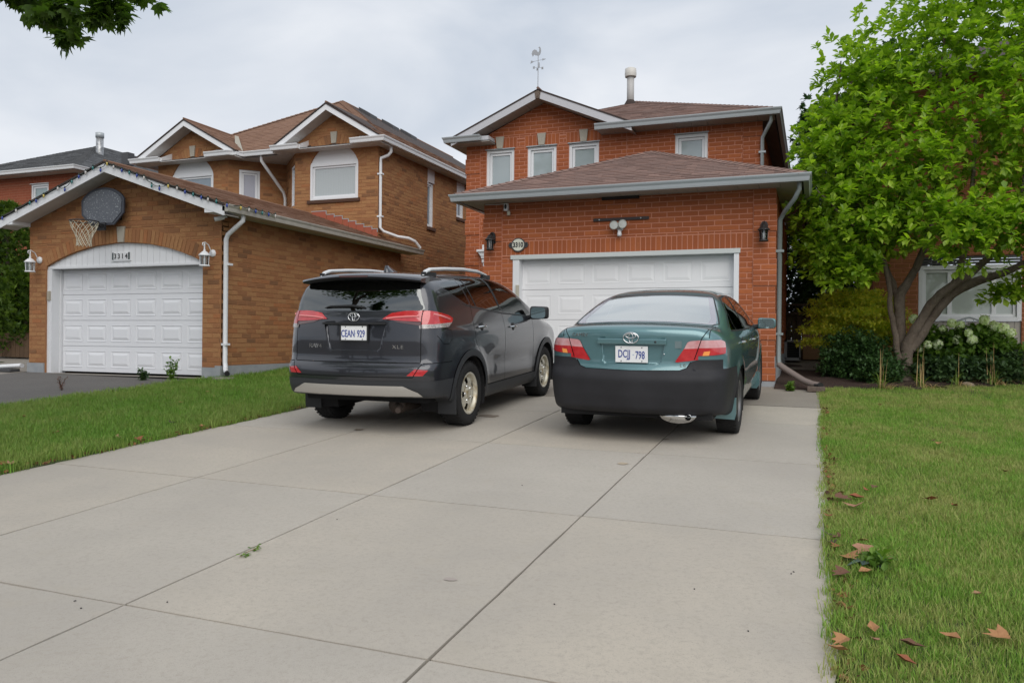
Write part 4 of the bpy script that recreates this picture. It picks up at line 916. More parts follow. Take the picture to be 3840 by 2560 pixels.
# downspouts
pipe(hl, [(-9.40, 16.32, 5.92), (-9.40, 16.32, 5.78), (-9.46, 16.30, 5.70), (-9.60, 16.20, 5.62), (-9.605, 16.20, 5.5), (-9.605, 16.20, 3.99), (-9.54, 16.24, 3.90), (-9.30, 16.50, 3.80), (-9.10, 16.66, 3.775), (-9.02, 16.84, 3.72), (-8.96, 17.0, 3.58)], m=M_whitev, clips=[(-9.605, 16.20, 5.25), (-9.605, 16.20, 4.25)])
pipe(hl, [(-13.0, 16.14, 5.92), (-13.0, 16.14, 5.80), (-12.97, 16.5, 5.5), (-12.96, 16.98, 5.15), (-12.96, 17.05, 5.0), (-12.96, 17.05, 4.2)], m=M_whitev, clips=[(-12.96, 17.05, 4.6)])
pipe(hl, [(-9.0, 10.72, 3.42), (-9.0, 10.72, 3.33), (-9.08, 10.68, 3.24), (-9.26, 10.66, 3.10), (-9.30, 10.66, 3.02), (-9.30, 10.66, 0.95), (-9.27, 10.64, 0.86), (-9.20, 10.56, 0.81), (-9.12, 10.5, 0.775)], m=M_whitev, clips=[(-9.30, 10.66, 1.25), (-9.29, 10.70, 2.6)])
b = MB(); b.tube([(-9.135, 10.51, 0.78), (-9.09, 10.475, 0.762)], .043, 8); b.build('pipe_end', M_blackm, hl)
b = MB(); b.tube([(-13.95, 10.52, 0.80), (-14.35, 10.44, 0.775), (-14.42, 10.42, 0.765)], .06, 8, flat=.7); b.build('downspout_extension', M_whitev, hl)
b = MB(); b.tube([(-14.40, 10.425, 0.767), (-14.44, 10.415, 0.757)], .062, 8, flat=.7); b.build('pipe_end', M_blackm, hl)
# stepped red flashing where the garage roof meets the upper wall
steps = [(-11.5, -11.08, 4.44), (-11.06, -10.85, 4.35), (-10.84, -10.62, 4.30), (-10.60, -10.45, 4.22), (-10.44, -10.24, 4.16), (-10.23, -10.02, 4.08), (-10.0, -9.80, 4.01), (-9.79, -9.655, 3.95)]
for x0, x1, zt in steps:
    zr0, zr1 = gz+gp*(gx-x0)+.015, gz+gp*(gx-x1)+.015
    b = MB(); b.prism([(x0, UY-.014, zr0-.02), (x1, UY-.014, zr1-.02), (x1, UY-.014, zt), (x0, UY-.014, zt)], (0, .02, 0)); f_ = b.build('step_flashing', M_flash, hl)
    b = MB(); b.box((x0-.01, UY-.02, zt), (x1, UY+.0, zt+.014)); b.box((x1-.008, UY-.019, zt-.07), (x1+.006, UY, zt+.012)); b.build('lead_edge', M_grey, f_)
HL.finish()
# ================================================================== NEIGHBOURS at the far left and behind the tree
hf = thing('brick_house', 'dull red brick house with grey roof, half hidden behind the brown garage gable', 'house', (-24, 17.9, GZ(-24, 17.9)))
HF = House(hf, M_brickF, M_mortF, M_shG)
FY = 17.9; fex, fez = -21.05, 6.55
w, P, _ = HF.wall('wall', (0, FY), (1, 0, 0), [(-32, 2.0), (-21.45, 2.0), (-21.45, 6.45), (-32, 6.45)], [rect(-23.40, -22.62, 4.9, 6.18)], [rect(-23.5, -22.52, 6.18, 6.44)], z0=0.86)
HF.soldiers(w, P, -23.5, -22.52, 6.185, 6.435, n=11)
window(hf, (0, FY), (1, 0, 0), -23.40, -22.62, 4.9, 6.17, mat('green_grey_pane', (0.23, 0.32, 0.33), 0.06, spec=.9, coat=.5), recess=.07, fw=.06, sash=.06, drip=M_whitev)
b = MB(); b.box((-21.65, FY+.18, 0.6), (-21.46, 28, 6.44)); b.box((-32, FY-.0, 0.6), (-21.46, FY+.1, 2.0)); b.build('wall', M_brickF, hf)
pt = 0.40; c_ = 1/math.sqrt(1+pt*pt); HH = 6.4
fp = (fex-HH, FY-.4+HH, fez+pt*HH)
b = MB(); b.tube([fp, (fp[0], 29, fp[2])], .03, 6); rfm = b.build('main_roof', M_shG, hf)
HF.roof_plane(rfm, (-29.0, FY-.4, fez), (fex, FY-.4, fez), [(0.9, 0), (7.95, 0), (7.95-HH, HH/c_), (1.2, HH*.8/c_)], (0, 1, pt))
HF.roof_plane(rfm, (fex, FY-.4, fez), (fex, 29, fez), [(0, 0), (11.5, 0), (11.5, HH/c_), (HH, HH/c_)], (-1, 0, pt))
HF.cap_row(rfm, (fex, FY-.4, fez), fp)
# second, lower slope running off to the left, with a pale valley between
b = MB(); b.tube([(-33, 20.4, 7.55), (-27.2, 20.4, 7.1)], .03, 6); rf2 = b.build('wing_roof', M_shG, hf)
HF.roof_plane(rf2, (-28.6, 16.6, fez), (-28.6, 21.4, fez), [(0.9, 0), (4.0, 2.0), (4.0, 5.2), (0.9, 5.2)], (-1, 0, 0.40))
b = MB(); b.add([(-28.35, 17.5, 6.58), (-28.05, 17.5, 6.58), (-26.5, 19.55, 7.44), (-26.62, 19.62, 7.46)], [(0, 1, 2, 3)]); b.add([(-28.35, 17.5, 6.56), (-28.05, 17.5, 6.56), (-26.5, 19.55, 7.42), (-26.62, 19.62, 7.44)], [(0, 1, 2, 3)]); b.build('valley_flashing', M_valley, rf2)
gutter(hf, [(-32, FY-.4, fez), (fex, FY-.4, fez), (fex, 27, fez)], M_whitev, 1)
soffit(hf, (-32, FY-.37, 6.42), (fex-.02, FY-.37, 6.42), .38, (0, 1, 0), M_soffL, board=.4); soffit(hf, (fex-.03, FY, 6.42), (fex-.03, 27, 6.42), .37, (-1, 0, 0), M_soffL, board=.4)
b = MB(); b.lathe([(0, 7.6), (.13, 7.6), (.13, 8.85), (0, 8.85)], (-25.15, 22.0, 0), 14); fl = b.build('flue', mat('galvanised_flue', (0.45, 0.46, 0.47), 0.35, metal=.6, n1=(9, .8, (.12, .12, .12), 3)), hf)
b = MB(); b.lathe([(0, 8.80), (.15, 8.80), (.15, 8.98), (0, 8.99)], (-25.15, 22.0, 0), 14); b.build('flue_cap', M_grey, fl)
b = MB(); b.box((-23.3, 21.3, 7.5), (-23.0, 21.6, 7.95)); b.build('roof_vent', M_dgrey, rfm)
b = MB(); b.add([(-24.2, 24.2, 7.95), (-23.6, 24.2, 7.68), (-23.6, 25.4, 7.68), (-24.2, 25.4, 7.95), (-24.2, 24.2, 8.1), (-23.6, 24.2, 7.83), (-23.6, 25.4, 7.83), (-24.2, 25.4, 8.1)], [(0,3,2,1),(4,5,6,7),(0,1,5,4),(1,2,6,5),(2,3,7,6),(3,0,4,7)]); b.build('roof_vent', M_dgrey, rfm)
HF.finish(300, 120)
# ---- right-hand neighbour
hn = thing('brick_house', 'orange brick house with wide white window, mostly hidden behind the big tree', 'house', (3, 16.0, GZ(3, 16)))
HN = House(hn, M_brickN, M_mortR, M_shL)
NY = 16.0
w, P, _ = HN.wall('wall', (0, NY), (1, 0, 0), [(1.0, 0.7), (8.0, 0.7), (8.0, 6.2), (1.0, 6.2)], [rect(1.74, 3.36, 1.31, 2.95)], [rect(0, 9, 0, 1.12)], z0=0.86)
b = MB(); b.box((1.0, NY+.19, 0.7), (1.2, 24, 6.19)); b.build('wall', M_brickN, hn)
window(hn, (0, NY), (1, 0, 0), 1.745, 3.355, 1.785, 2.78, mat('pale_pane', (0.42, 0.46, 0.43), 0.06, spec=.9, coat=.5), recess=.04, fw=.07, sash=.05, mullions=(2.25, 2.94))
for i in range(3):
    b = MB(); b.box((1.745, NY-.02+.0, 2.80+i*.05), (3.355, NY+.05, 2.835+i*.05)); b.build('shutter_slat', M_dgrey, hn)
pb = MB(); pb.box((1.745, NY+.06, 1.31), (3.355, NY+.1, 1.78)); pan = pb.build('panel_backing', M_dgrey, hn)
for i in range(16):
    x0 = 1.745+1.61*i/16; b = MB(); b.box((x0+.003, NY+.03, 1.315), (x0+1.61/16-.003, NY+.06, 1.775)); b.build('wall_panel', mat('beige_panel', (0.40, 0.37, 0.33), 0.6) if i == 0 else bpy.data.materials['beige_panel'], pan)
b = MB(); b.box((1.6, NY-.05, 1.24), (3.6, NY+.06, 1.305)); b.build('ledge', M_dgrey, hn)
for i in range(9):
    x0 = 1.7+.24*i; b = MB(); b.box((x0, NY-.02, 1.0), (x0+.225, NY+.05, 1.235), bev=.012); b.build('foundation_stone', mat('grey_stone', (0.20, 0.19, 0.185), .9, n1=(8, .6, (.12, .115, .11)), bump=(20, .8, .02)) if i == 0 else bpy.data.materials['grey_stone'], hn)
pt = 0.45; c_ = 1/math.sqrt(1+pt*pt)
b = MB(); b.tube([(4.5, 19.5, 7.9), (4.5, 24, 7.9)], .03, 6); rfn = b.build('main_roof', M_shL, hn)
HN.roof_plane(rfn, (0.6, NY-.4, 6.25), (8.4, NY-.4, 6.25), [(0, 0), (7.8, 0), (3.9, 3.9/c_)], (0, 1, pt), pieces=False)
HN.roof_plane(rfn, (0.6, NY-.4, 6.25), (0.6, 25, 6.25), [(0, 0), (9.4, 0), (9.4, 3.9/c_), (3.9, 3.9/c_)], (1, 0, pt), pieces=False)
gutter(hn, [(0.6, 25, 6.25), (0.6, NY-.4, 6.25), (8.4, NY-.4, 6.25)], M_whitev, 1)
HN.finish(300, 0)
# ================================================================== CARS
def smax(a, b, k):
    h = np.maximum(k-np.abs(a-b), 0)/k
    return np.maximum(a, b)+h*h*k*0.25
def tab(pts, smooth=0.04):
    xs = np.array([p[0] for p in pts], float); ys = np.array([p[1] for p in pts], float)
    g = np.linspace(xs[0]-0.3, xs[-1]+0.3, 900); v = np.interp(g, xs, ys); dx = g[1]-g[0]
    if smooth > 0:
        r = int(3*smooth/dx)+1; kx = np.arange(-r, r+1)*dx; kk = np.exp(-kx**2/2/smooth**2); kk /= kk.sum()
        v = np.convolve(np.pad(v, r, mode='edge'), kk, 'valid')
    return lambda q: np.interp(q, g, v)
class CarBody:
    def __init__(s, y0, y1, half, taper, rear, bow, top, crown, front, bottom, ztop, k=(0.12, 0.10, 0.05), extra=None, kr=None, res=(70, 150, 60)):
        s.p = (half, taper, rear, bow, top, crown, front, bottom); s.k = k; s.extra = extra; s.kr = kr
        s.y0, s.y1, s.ztop = y0, y1, ztop
        nx, ny, nz = res; yc = (y0+y1)/2; hy = (y1-y0)/2
        bm = bmesh.new(); verts = {}
        gx = np.linspace(-1, 1, nx+1); gy = np.linspace(-1, 1, ny+1); gz = np.linspace(-1, 1, nz+1)
        keys = []
        for j in range(ny+1):
            for i in range(nx+1): keys.append((i, j, nz))
        for l in range(nz):
            for i in range(nx+1): keys.append((i, 0, l)); keys.append((i, ny, l))
            for j in range(1, ny): keys.append((0, j, l)); keys.append((nx, j, l))
        K = np.array(keys); Xn, Yn, Zn = gx[K[:, 0]], gy[K[:, 1]], gz[K[:, 2]]
        A = np.stack([0.30*Xn, yc+Yn*(hy-0.62), 0.62+0.10*Zn], 1)
        T = np.stack([1.15*Xn, yc+Yn*(hy+0.25), np.where(Zn > 0, 0.62+Zn*(ztop+0.2-0.62), 0.62+Zn*0.62)], 1)
        lo = np.zeros(len(K)); hi = np.ones(len(K))
        for _ in range(34):
            m = (lo+hi)/2; f = s.f(A+(T-A)*m[:, None]); ins = f < 0
            lo = np.where(ins, m, lo); hi = np.where(ins, hi, m)
        Pn = A+(T-A)*lo[:, None]
        for kx, co in zip(keys, Pn): verts[kx] = bm.verts.new(co)
        def fc(*k_): bm.faces.new([verts[q] for q in k_])
        for j in range(ny):
            for i in range(nx): fc((i, j, nz), (i+1, j, nz), (i+1, j+1, nz), (i, j+1, nz))
        for l in range(nz):
            for i in range(nx):
                fc((i, 0, l), (i+1, 0, l), (i+1, 0, l+1), (i, 0, l+1)); fc((i+1, ny, l), (i, ny, l), (i, ny, l+1), (i+1, ny, l+1))
            for j in range(ny):
                fc((0, j+1, l), (0, j, l), (0, j, l+1), (0, j+1, l+1)); fc((nx, j, l), (nx, j+1, l), (nx, j+1, l+1), (nx, j, l+1))
        bmesh.ops.recalc_face_normals(bm, faces=bm.faces)
        s.bm = bm; s.lay = bm.faces.layers.int.new('part'); s.names = {}; s.nid = 0
    def f(s, P):
        half, taper, rear, bow, top, crown, front, bottom = s.p; x, y, z = P[:, 0], P[:, 1], P[:, 2]
        ax = np.abs(x); k0, k1, k2 = s.k
        w = half(z)*taper(y)
        if s.extra: w = w+s.extra(y, z)
        side = ax-w; re = rear(z)+bow(z)*ax**2-y; fr = y-(front(z)-0.22*ax**2); tp = z-(top(y)-crown(y)*ax**2); bo = bottom(y)-z
        kr = s.kr(z) if s.kr else k0
        d = smax(side, re, kr); d = smax(d, fr, 0.2); d = smax(d, tp, k1); return smax(d, bo, k2)
    def rear_y(s, x, z):
        lo, hi = s.y0-0.3, s.y0+1.4
        for _ in range(40):
            m = (lo+hi)/2
            if s.f(np.array([[x, m, z]]))[0] < 0: hi = m
            else: lo = m
        return lo
    def side_x(s, y, z):
        lo, hi = 0.2, 1.3
        for _ in range(40):
            m = (lo+hi)/2
            if s.f(np.array([[m, y, z]]))[0] < 0: lo = m
            else: hi = m
        return lo
    def top_z(s, x, y):
        lo, hi = 0.7, 2.2
        for _ in range(40):
            m = (lo+hi)/2
            if s.f(np.array([[x, y, m]]))[0] < 0: lo = m
            else: hi = m
        return lo
    def pid(s, name):
        if name not in s.names: s.nid += 1; s.names[name] = s.nid
        return s.names[name]
    def cut(s, poly, axes, test, name, only=None):
        """cut the shell along a convex outline seen along one axis and give the faces inside it to the part `name`"""
        i, j = axes; bm = s.bm; n = len(poly); ar = sum(poly[a][0]*poly[(a+1) % n][1]-poly[(a+1) % n][0]*poly[a][1] for a in range(n))
        if ar < 0: poly = poly[::-1]
        u0, u1 = min(p[0] for p in poly), max(p[0] for p in poly); v0, v1 = min(p[1] for p in poly), max(p[1] for p in poly)
        A0, A1, B0, B1 = u0-.07, u1+.07, v0-.07, v1+.07; fs = []
        for f in bm.faces:
            c = f.verts[0].co
            if not (A0 < c[i] < A1 and B0 < c[j] < B1): continue
            us = [v.co[i] for v in f.verts]; vs = [v.co[j] for v in f.verts]
            if max(us) >= u0 and min(us) <= u1 and max(vs) >= v0 and min(vs) <= v1 and test(f.calc_center_median(), f.normal): fs.append(f)
        if not fs:
            if name: s.pid(name)
            return []
        for a in range(n):
            p, q = poly[a], poly[(a+1) % n]; d = (q[0]-p[0], q[1]-p[1])
            if abs(d[0])+abs(d[1]) < 1e-6: continue
            co = Vector((0, 0, 0)); co[i], co[j] = p; no = Vector((0, 0, 0)); no[i], no[j] = d[1], -d[0]
            g = set(fs)
            for f in fs: g.update(f.edges); g.update(f.verts)
            r = bmesh.ops.bisect_plane(bm, geom=list(g), plane_co=co, plane_no=no.normalized(), dist=1e-5)
            fs = []
            for f in r['geom']:
                if isinstance(f, bmesh.types.BMFace):
                    us = [v.co[i] for v in f.verts]; vs = [v.co[j] for v in f.verts]
                    if max(us) >= u0 and min(us) <= u1 and max(vs) >= v0 and min(vs) <= v1: fs.append(f)
        k = s.pid(name) if name else 0; out = []
        for f in fs:
            c = f.calc_center_median(); u, v = c[i], c[j]
            if all((poly[(a+1) % n][0]-poly[a][0])*(v-poly[a][1])-(poly[(a+1) % n][1]-poly[a][1])*(u-poly[a][0]) >= -1e-7 for a in range(n)):
                if only is None or f[s.lay] in only: f[s.lay] = k; out.append(f)
        return out
    def line(s, pts, axes, test, w=0.007, name='panel_gap'):
        for (a, b) in zip(pts[:-1], pts[1:]):
            d = Vector((b[0]-a[0], b[1]-a[1])); d.normalize(); n = Vector((-d.y, d.x))*w/2
            s.cut([(a[0]+n.x-d.x*.001, a[1]+n.y-d.y*.001), (a[0]-n.x-d.x*.001, a[1]-n.y-d.y*.001), (b[0]-n.x+d.x*.001, b[1]-n.y+d.y*.001), (b[0]+n.x+d.x*.001, b[1]+n.y+d.y*.001)], axes, test, name)
    def recess(s, faces, vec):
        r = bmesh.ops.extrude_face_region(s.bm, geom=faces)
        vs = [g for g in r['geom'] if isinstance(g, bmesh.types.BMVert)]
        for v in vs: v.co += Vector(vec)
        bmesh.ops.delete(s.bm, geom=faces, context='FACES_ONLY')
        return [g for g in r['geom'] if isinstance(g, bmesh.types.BMFace)]
    def emit(s, parts, root, drop=('hole',)):
        """parts: name -> (object name, material, offset along the normal)"""
        bm = s.bm; bm.normal_update(); inv = {v: k for k, v in s.names.items()}; groups = {}
        for f in bm.faces: groups.setdefault(inv.get(f[s.lay], 'body'), []).append(f)
        objs = {}
        for nm, fs in sorted(groups.items(), key=lambda t: len(parts[t[0]]) if t[0] in parts else 0):
            if nm in drop: continue
            oname, m, off = parts[nm][:3]; par = objs[parts[nm][3]] if len(parts[nm]) > 3 else root
            ix = {}; V = []; Fc = []
            for f in fs:
                q = []
                for v in f.verts:
                    if v not in ix: ix[v] = len(V); V.append(v.co+v.normal*off)
                    q.append(ix[v])
                Fc.append(q)
            me = bpy.data.meshes.new(oname); me.from_pydata(V, [], Fc); me.polygons.foreach_set('use_smooth', np.full(len(Fc), True)); me.materials.append(m); me.update()
            objs[nm] = link(oname, me, par)
        bm.free(); return objs
REAR = lambda c, n: n.y < -0.25
def SIDE(sg): return lambda c, n: n.x*sg > 0.3 and c.x*sg > 0.2
M_tyre = mat('tyre', (0.018, 0.018, 0.019), 0.85, spec=0.25, n1=(30, 0.4, (0.03, 0.029, 0.028)), coord='Object')
M_rim = mat('corroded_wheel', (0.62, 0.59, 0.50), 0.42, metal=0.35, n1=(14, 0.8, (0.34, 0.25, 0.11), 5, 0.48, 0.66), coord='Object')
M_hubc = mat('wheel_cover', (0.12, 0.12, 0.125), 0.4, metal=0.4)
M_blk = mat('black_plastic', (0.022, 0.023, 0.025), 0.55, spec=0.35)
M_clad = mat('grey_black_cladding', (0.032, 0.034, 0.038), 0.5, spec=0.4)
M_void = mat('dark_void', (0.006, 0.006, 0.007), 0.9)
M_chrome = mat('chrome', (0.75, 0.76, 0.77), 0.12, metal=1.0)
M_silver = mat('silver_plastic', (0.47, 0.45, 0.42), 0.4, metal=0.35)
M_rail = mat('silver_rail', (0.70, 0.71, 0.72), 0.35, metal=0.35)
def glass(name, tint, fac, rough=0.02):
    m = bpy.data.materials.new(name); m.use_nodes = True; t = m.node_tree; N = t.nodes; L = t.links; out = N['Material Output']; N.remove(N['Principled BSDF'])
    tr = N.new('ShaderNodeBsdfTransparent'); tr.inputs[0].default_value = (*tint, 1)
    gl = N.new('ShaderNodeBsdfGlossy'); gl.inputs['Roughness'].default_value = rough; gl.inputs[0].default_value = (0.93, 0.96, 0.95, 1)
    fr = N.new('ShaderNodeFresnel'); fr.inputs[0].default_value = 1.5
    ad = N.new('ShaderNodeMath'); ad.operation = 'ADD'; ad.use_clamp = True; L.new(fr.outputs[0], ad.inputs[0]); ad.inputs[1].default_value = fac
    ms = N.new('ShaderNodeMixShader'); L.new(ad.outputs[0], ms.inputs[0]); L.new(tr.outputs[0], ms.inputs[1]); L.new(gl.outputs[0], ms.inputs[2]); L.new(ms.outputs[0], out.inputs['Surface'])
    return m
def wheel(root, x, y, r, wd, sg, rimr, style, tn='wheel'):
    t = MB(); h = wd/2
    t.lathe([(rimr, -h*.86), (rimr+.02, -h*.95), (r-.055, -h*1.0), (r-.02, -h*.93), (r-.004, -h*.74), (r, -h*.4), (r, h*.4), (r-.004, h*.74), (r-.02, h*.93), (r-.055, h), (rimr+.02, h*.95), (rimr, h*.86)], (0, 0, 0), 48, 'x')
    for k in range(40):      # tread blocks
        a = 2*math.pi*k/40
        for u in (-.68, -.22, .25, .7):
            b0, b1 = a+(.03 if u*sg > 0 else 0), a+.105
            vs = []
            for rr in (r-.004, r+.002):
                for aa in (b0, b1):
                    for xx in (u*h-.19*h, u*h+.19*h): vs.append((xx, rr*math.cos(aa), rr*math.sin(aa)))
            t.add(vs, [(4,5,7,6), (0,4,6,2), (1,3,7,5), (0,1,5,4), (2,6,7,3)])
    me = t.mesh('tyre', M_tyre); w = link(tn, me, root, (x, y, r))
    b = MB(); o = sg*h
    b.lathe([(rimr+.004, o*.9), (rimr-.012, o*.93), (rimr-.022, o*.80), (rimr-.03, -o*.8)], (0, 0, 0), 40, 'x')
    if style == 'steel':
        Rr = rimr-.022; n = 60; ring = []
        # pressed disc with five windows
        rad = [(0.0, .80), (.035, .82), (.052, .80), (.066, .62), (.082, .60), (.095, .66), (.112, .76), (.145, .74), (.180, .62), (Rr, .56)]
        for (rr, hh) in rad: ring.append([(o*hh, rr*math.cos(2*math.pi*k/n), rr*math.sin(2*math.pi*k/n)) for k in range(n)])
        vs = [p for rg in ring for p in rg]; fs = []
        for a in range(len(rad)-1):
            for k in range(n):
                ph = ((k+.5)/n*5) % 1.0; rm = (rad[a][0]+rad[a+1][0])/2
                if .112 < rm < .18 and abs(ph-.5) < .19: continue
                fs.append((a*n+k, a*n+(k+1) % n, (a+1)*n+(k+1) % n, (a+1)*n+k))
        b.add(vs, fs, 0, True)
    else:
        Rr = rimr-.022; n = 56; rad = [(0.0, .78), (.04, .80), (.06, .72), (.10, .76), (.15, .74), (Rr*.93, .68), (Rr, .62)]
        ring = [[(o*hh, rr*math.cos(2*math.pi*k/n), rr*math.sin(2*math.pi*k/n)) for k in range(n)] for rr, hh in rad]; fs = []
        for a in range(len(rad)-1):
            for k in range(n):
                ph = ((k+.5)/n*7) % 1.0
                if a in (3, 4) and abs(ph-.5) < .2: continue
                fs.append((a*n+k, a*n+(k+1) % n, (a+1)*n+(k+1) % n, (a+1)*n+k))
        b.add([p for rg in ring for p in rg], fs, 0, True)
    link('rim', b.mesh('rim', M_rim if style == 'steel' else M_hubc), w)
    q = MB(); q.lathe([(0, o*.2), (rimr-.032, o*.2), (rimr-.032, -o*.8), (0, -o*.8)], (0, 0, 0), 24, 'x'); link('brake_drum', q.mesh('brake_drum', M_void), w)
    if style == 'steel':
        q = MB()
        for k in range(5):
            a = 2*math.pi*(k+.5)/5; q.lathe([(0, o*.78), (.011, o*.78), (.012, o*.62)], (0, .078*math.cos(a), .078*math.sin(a)), 6, 'x')
        link('wheel_nuts', q.mesh('wheel_nuts', M_chrome), w)
    return w
def emblem(root, x, y, z, w, hgt, m, tilt=0.0):
    """three crossed ovals in chrome"""
    b = MB()
    def oval(cx, cz, a, c, r, n=28): 
        pts = [(cx+a*math.cos(t), 0, cz+c*math.sin(t)) for t in np.linspace(0, 2*math.pi, n)]; b.tube(pts, r, 6, cap=False)
    oval(0, 0, w/2, hgt/2, hgt*.055); oval(0, hgt*.19, w*.34, hgt*.21, hgt*.045); oval(0, 0.0, w*.13, hgt*.44, hgt*.045)
    me = b.mesh('emblem', m); o = link('emblem', me, root, (x, y, z), (tilt, 0, 0)); return o
def lettering(root, txt, x, y, z, size, m, sx=1.0, rot=(math.pi/2, 0, 0), depth=.004, name='lettering', bold=0.0, space=1.0):
    vs, fs = text_mb(txt, size, depth, sx, bold, space); b = MB(); b.add(vs, fs); me = b.mesh(name, m, fix=False); return link(name, me, root, (x, y, z), rot)
M_plate = mat('plate_white', (0.78, 0.79, 0.80), 0.4)
M_pblue = mat('plate_blue', (0.03, 0.06, 0.27), 0.5)
def plate(root, txt, x, y, z, w, h, tilt, frame=None):
    b = MB(); b.box((-w/2, 0, -h/2), (w/2, .006, h/2), bev=.0025); p = link('licence_plate', b.mesh('licence_plate', M_plate), root, (x, y, z), (tilt, 0, 0))
    a, c = txt
    lettering(p, a, -w*.225, -.001, -h*.04, h*.66, M_pblue, sx=.60, depth=.003, bold=.0012); lettering(p, c, w*.265, -.001, -h*.04, h*.66, M_pblue, sx=.60, depth=.003, bold=.0012)
    b = MB(); b.box((w*.055-.006, -.001, -h*.06), (w*.055+.006, .002, -h*.0)); link('crown_mark', b.mesh('crown_mark', mat('pale_blue', (.35, .45, .62), .5)), p)
    b = MB()
    for sx in (-1, 1):
        for sz in (-1, 1): b.lathe([(0, -.003), (.0055, -.003), (.0055, .002)], (sx*w*.32, 0, sz*h*.41), 8, 'y')
    link('plate_screw', b.mesh('plate_screw', M_blackm), p)
    if frame:
        b = MB(); e = .012
        for (x0, x1, z0, z1) in ((-w/2-e, w/2+e, h/2-.004, h/2+e), (-w/2-e, w/2+e, -h/2-e, -h/2+.004), (-w/2-e, -w/2+.004, -h/2, h/2), (w/2-.004, w/2+e, -h/2, h/2)): b.box((x0, -.006, z0), (x1, .008, z1))
        link('plate_frame', b.mesh('plate_frame', frame), p)
    return p
def mirror(root, sg, x, y, z, w, h, d, shell, face):
    bm = bmesh.new(); bmesh.ops.create_cube(bm, size=1)
    for v in bm.verts: v.co = Vector((v.co.x*w, v.co.y*d*(1-.3*(v.co.x*sg+.5)), v.co.z*h*(1-.12*(v.co.x*sg+.5))))
    bmesh.ops.bevel(bm, geom=list(bm.edges), offset=.04, segments=4, affect='EDGES', profile=.6)
    b = MB(); b.bm(bm, smooth=True); bm.free(); m = link('door_mirror', b.mesh('door_mirror', shell), root, (x, y, z))
    g = MB(); n = 24; pts = []
    for t in np.linspace(0, 2*math.pi, n, endpoint=False):
        c, s_ = math.cos(t), math.sin(t); pts.append((math.copysign(abs(c)**.45, c)*w*.42, -d*.5-.004, math.copysign(abs(s_)**.45, s_)*h*.40))
    g.prism(pts, (0, .01, 0)); link('mirror_glass', g.mesh('mirror_glass', face), m)
    a = MB(); a.tube([(-sg*w*.45, .0, -h*.28), (-sg*(w*.45+.10), .02, -h*.42)], [.028, .035], 8); link('mirror_arm', a.mesh('mirror_arm', M_blk), m)
    return m
M_mirr = mat('mirror', (0.30, 0.40, 0.42), 0.04, metal=0.9)
def seat(root, x, y, z, m, back=True):
    b = MB(); b.box((x-.24, y-.05, z+.05), (x+.24, y+.1, z+.62), bev=.05); b.box((x-.25, y-.0, z-.1), (x+.25, y+.52, z+.08), bev=.05); s_ = link('seat', b.mesh('seat', m), root)
    b = MB(); b.box((x-.13, y-.06, z+.66), (x+.13, y+.05, z+.85), bev=.045); b.tube([(x-.06, y, z+.6), (x-.06, y, z+.7)], .008, 6); b.tube([(x+.06, y, z+.6), (x+.06, y, z+.7)], .008, 6); link('headrest', b.mesh('headrest', m), s_)
def handle(root, sg, x, y, z, L_=.22, m=None):
    b = MB(); b.tube([(x-.0*sg, y-L_/2, z), (x+.028*sg, y-L_/2+.03, z+.003), (x+.034*sg, y, z+.005), (x+.028*sg, y+L_/2-.03, z+.003), (x, y+L_/2, z)], [.012, .015, .016, .015, .012], 8, flat=.8)
    h = link('door_handle', b.mesh('door_handle', m), root)
    b = MB(); b.lathe([(0, .004*sg), (.045, .004*sg), (.05, -.002*sg)], (x, y, z), 14, 'x'); link('handle_cup', b.mesh('handle_cup', M_blk), h)
def place_car(name, label, x, y, hd):
    nx = Vector((math.cos(hd), -math.sin(hd), 0)); ny = Vector((math.sin(hd), math.cos(hd), 0))
    nx.z = -0.0069*nx.x+0.0555*nx.y; ny.z = -0.0069*ny.x+0.0555*ny.y; ny.normalize(); nz = nx.cross(ny).normalized(); nx = ny.cross(nz)
    Mx = Matrix((nx, ny, nz)).transposed(); r = thing(name, label, 'car', (x, y, GZ(x, y)), rot=Mx.to_euler()); return r
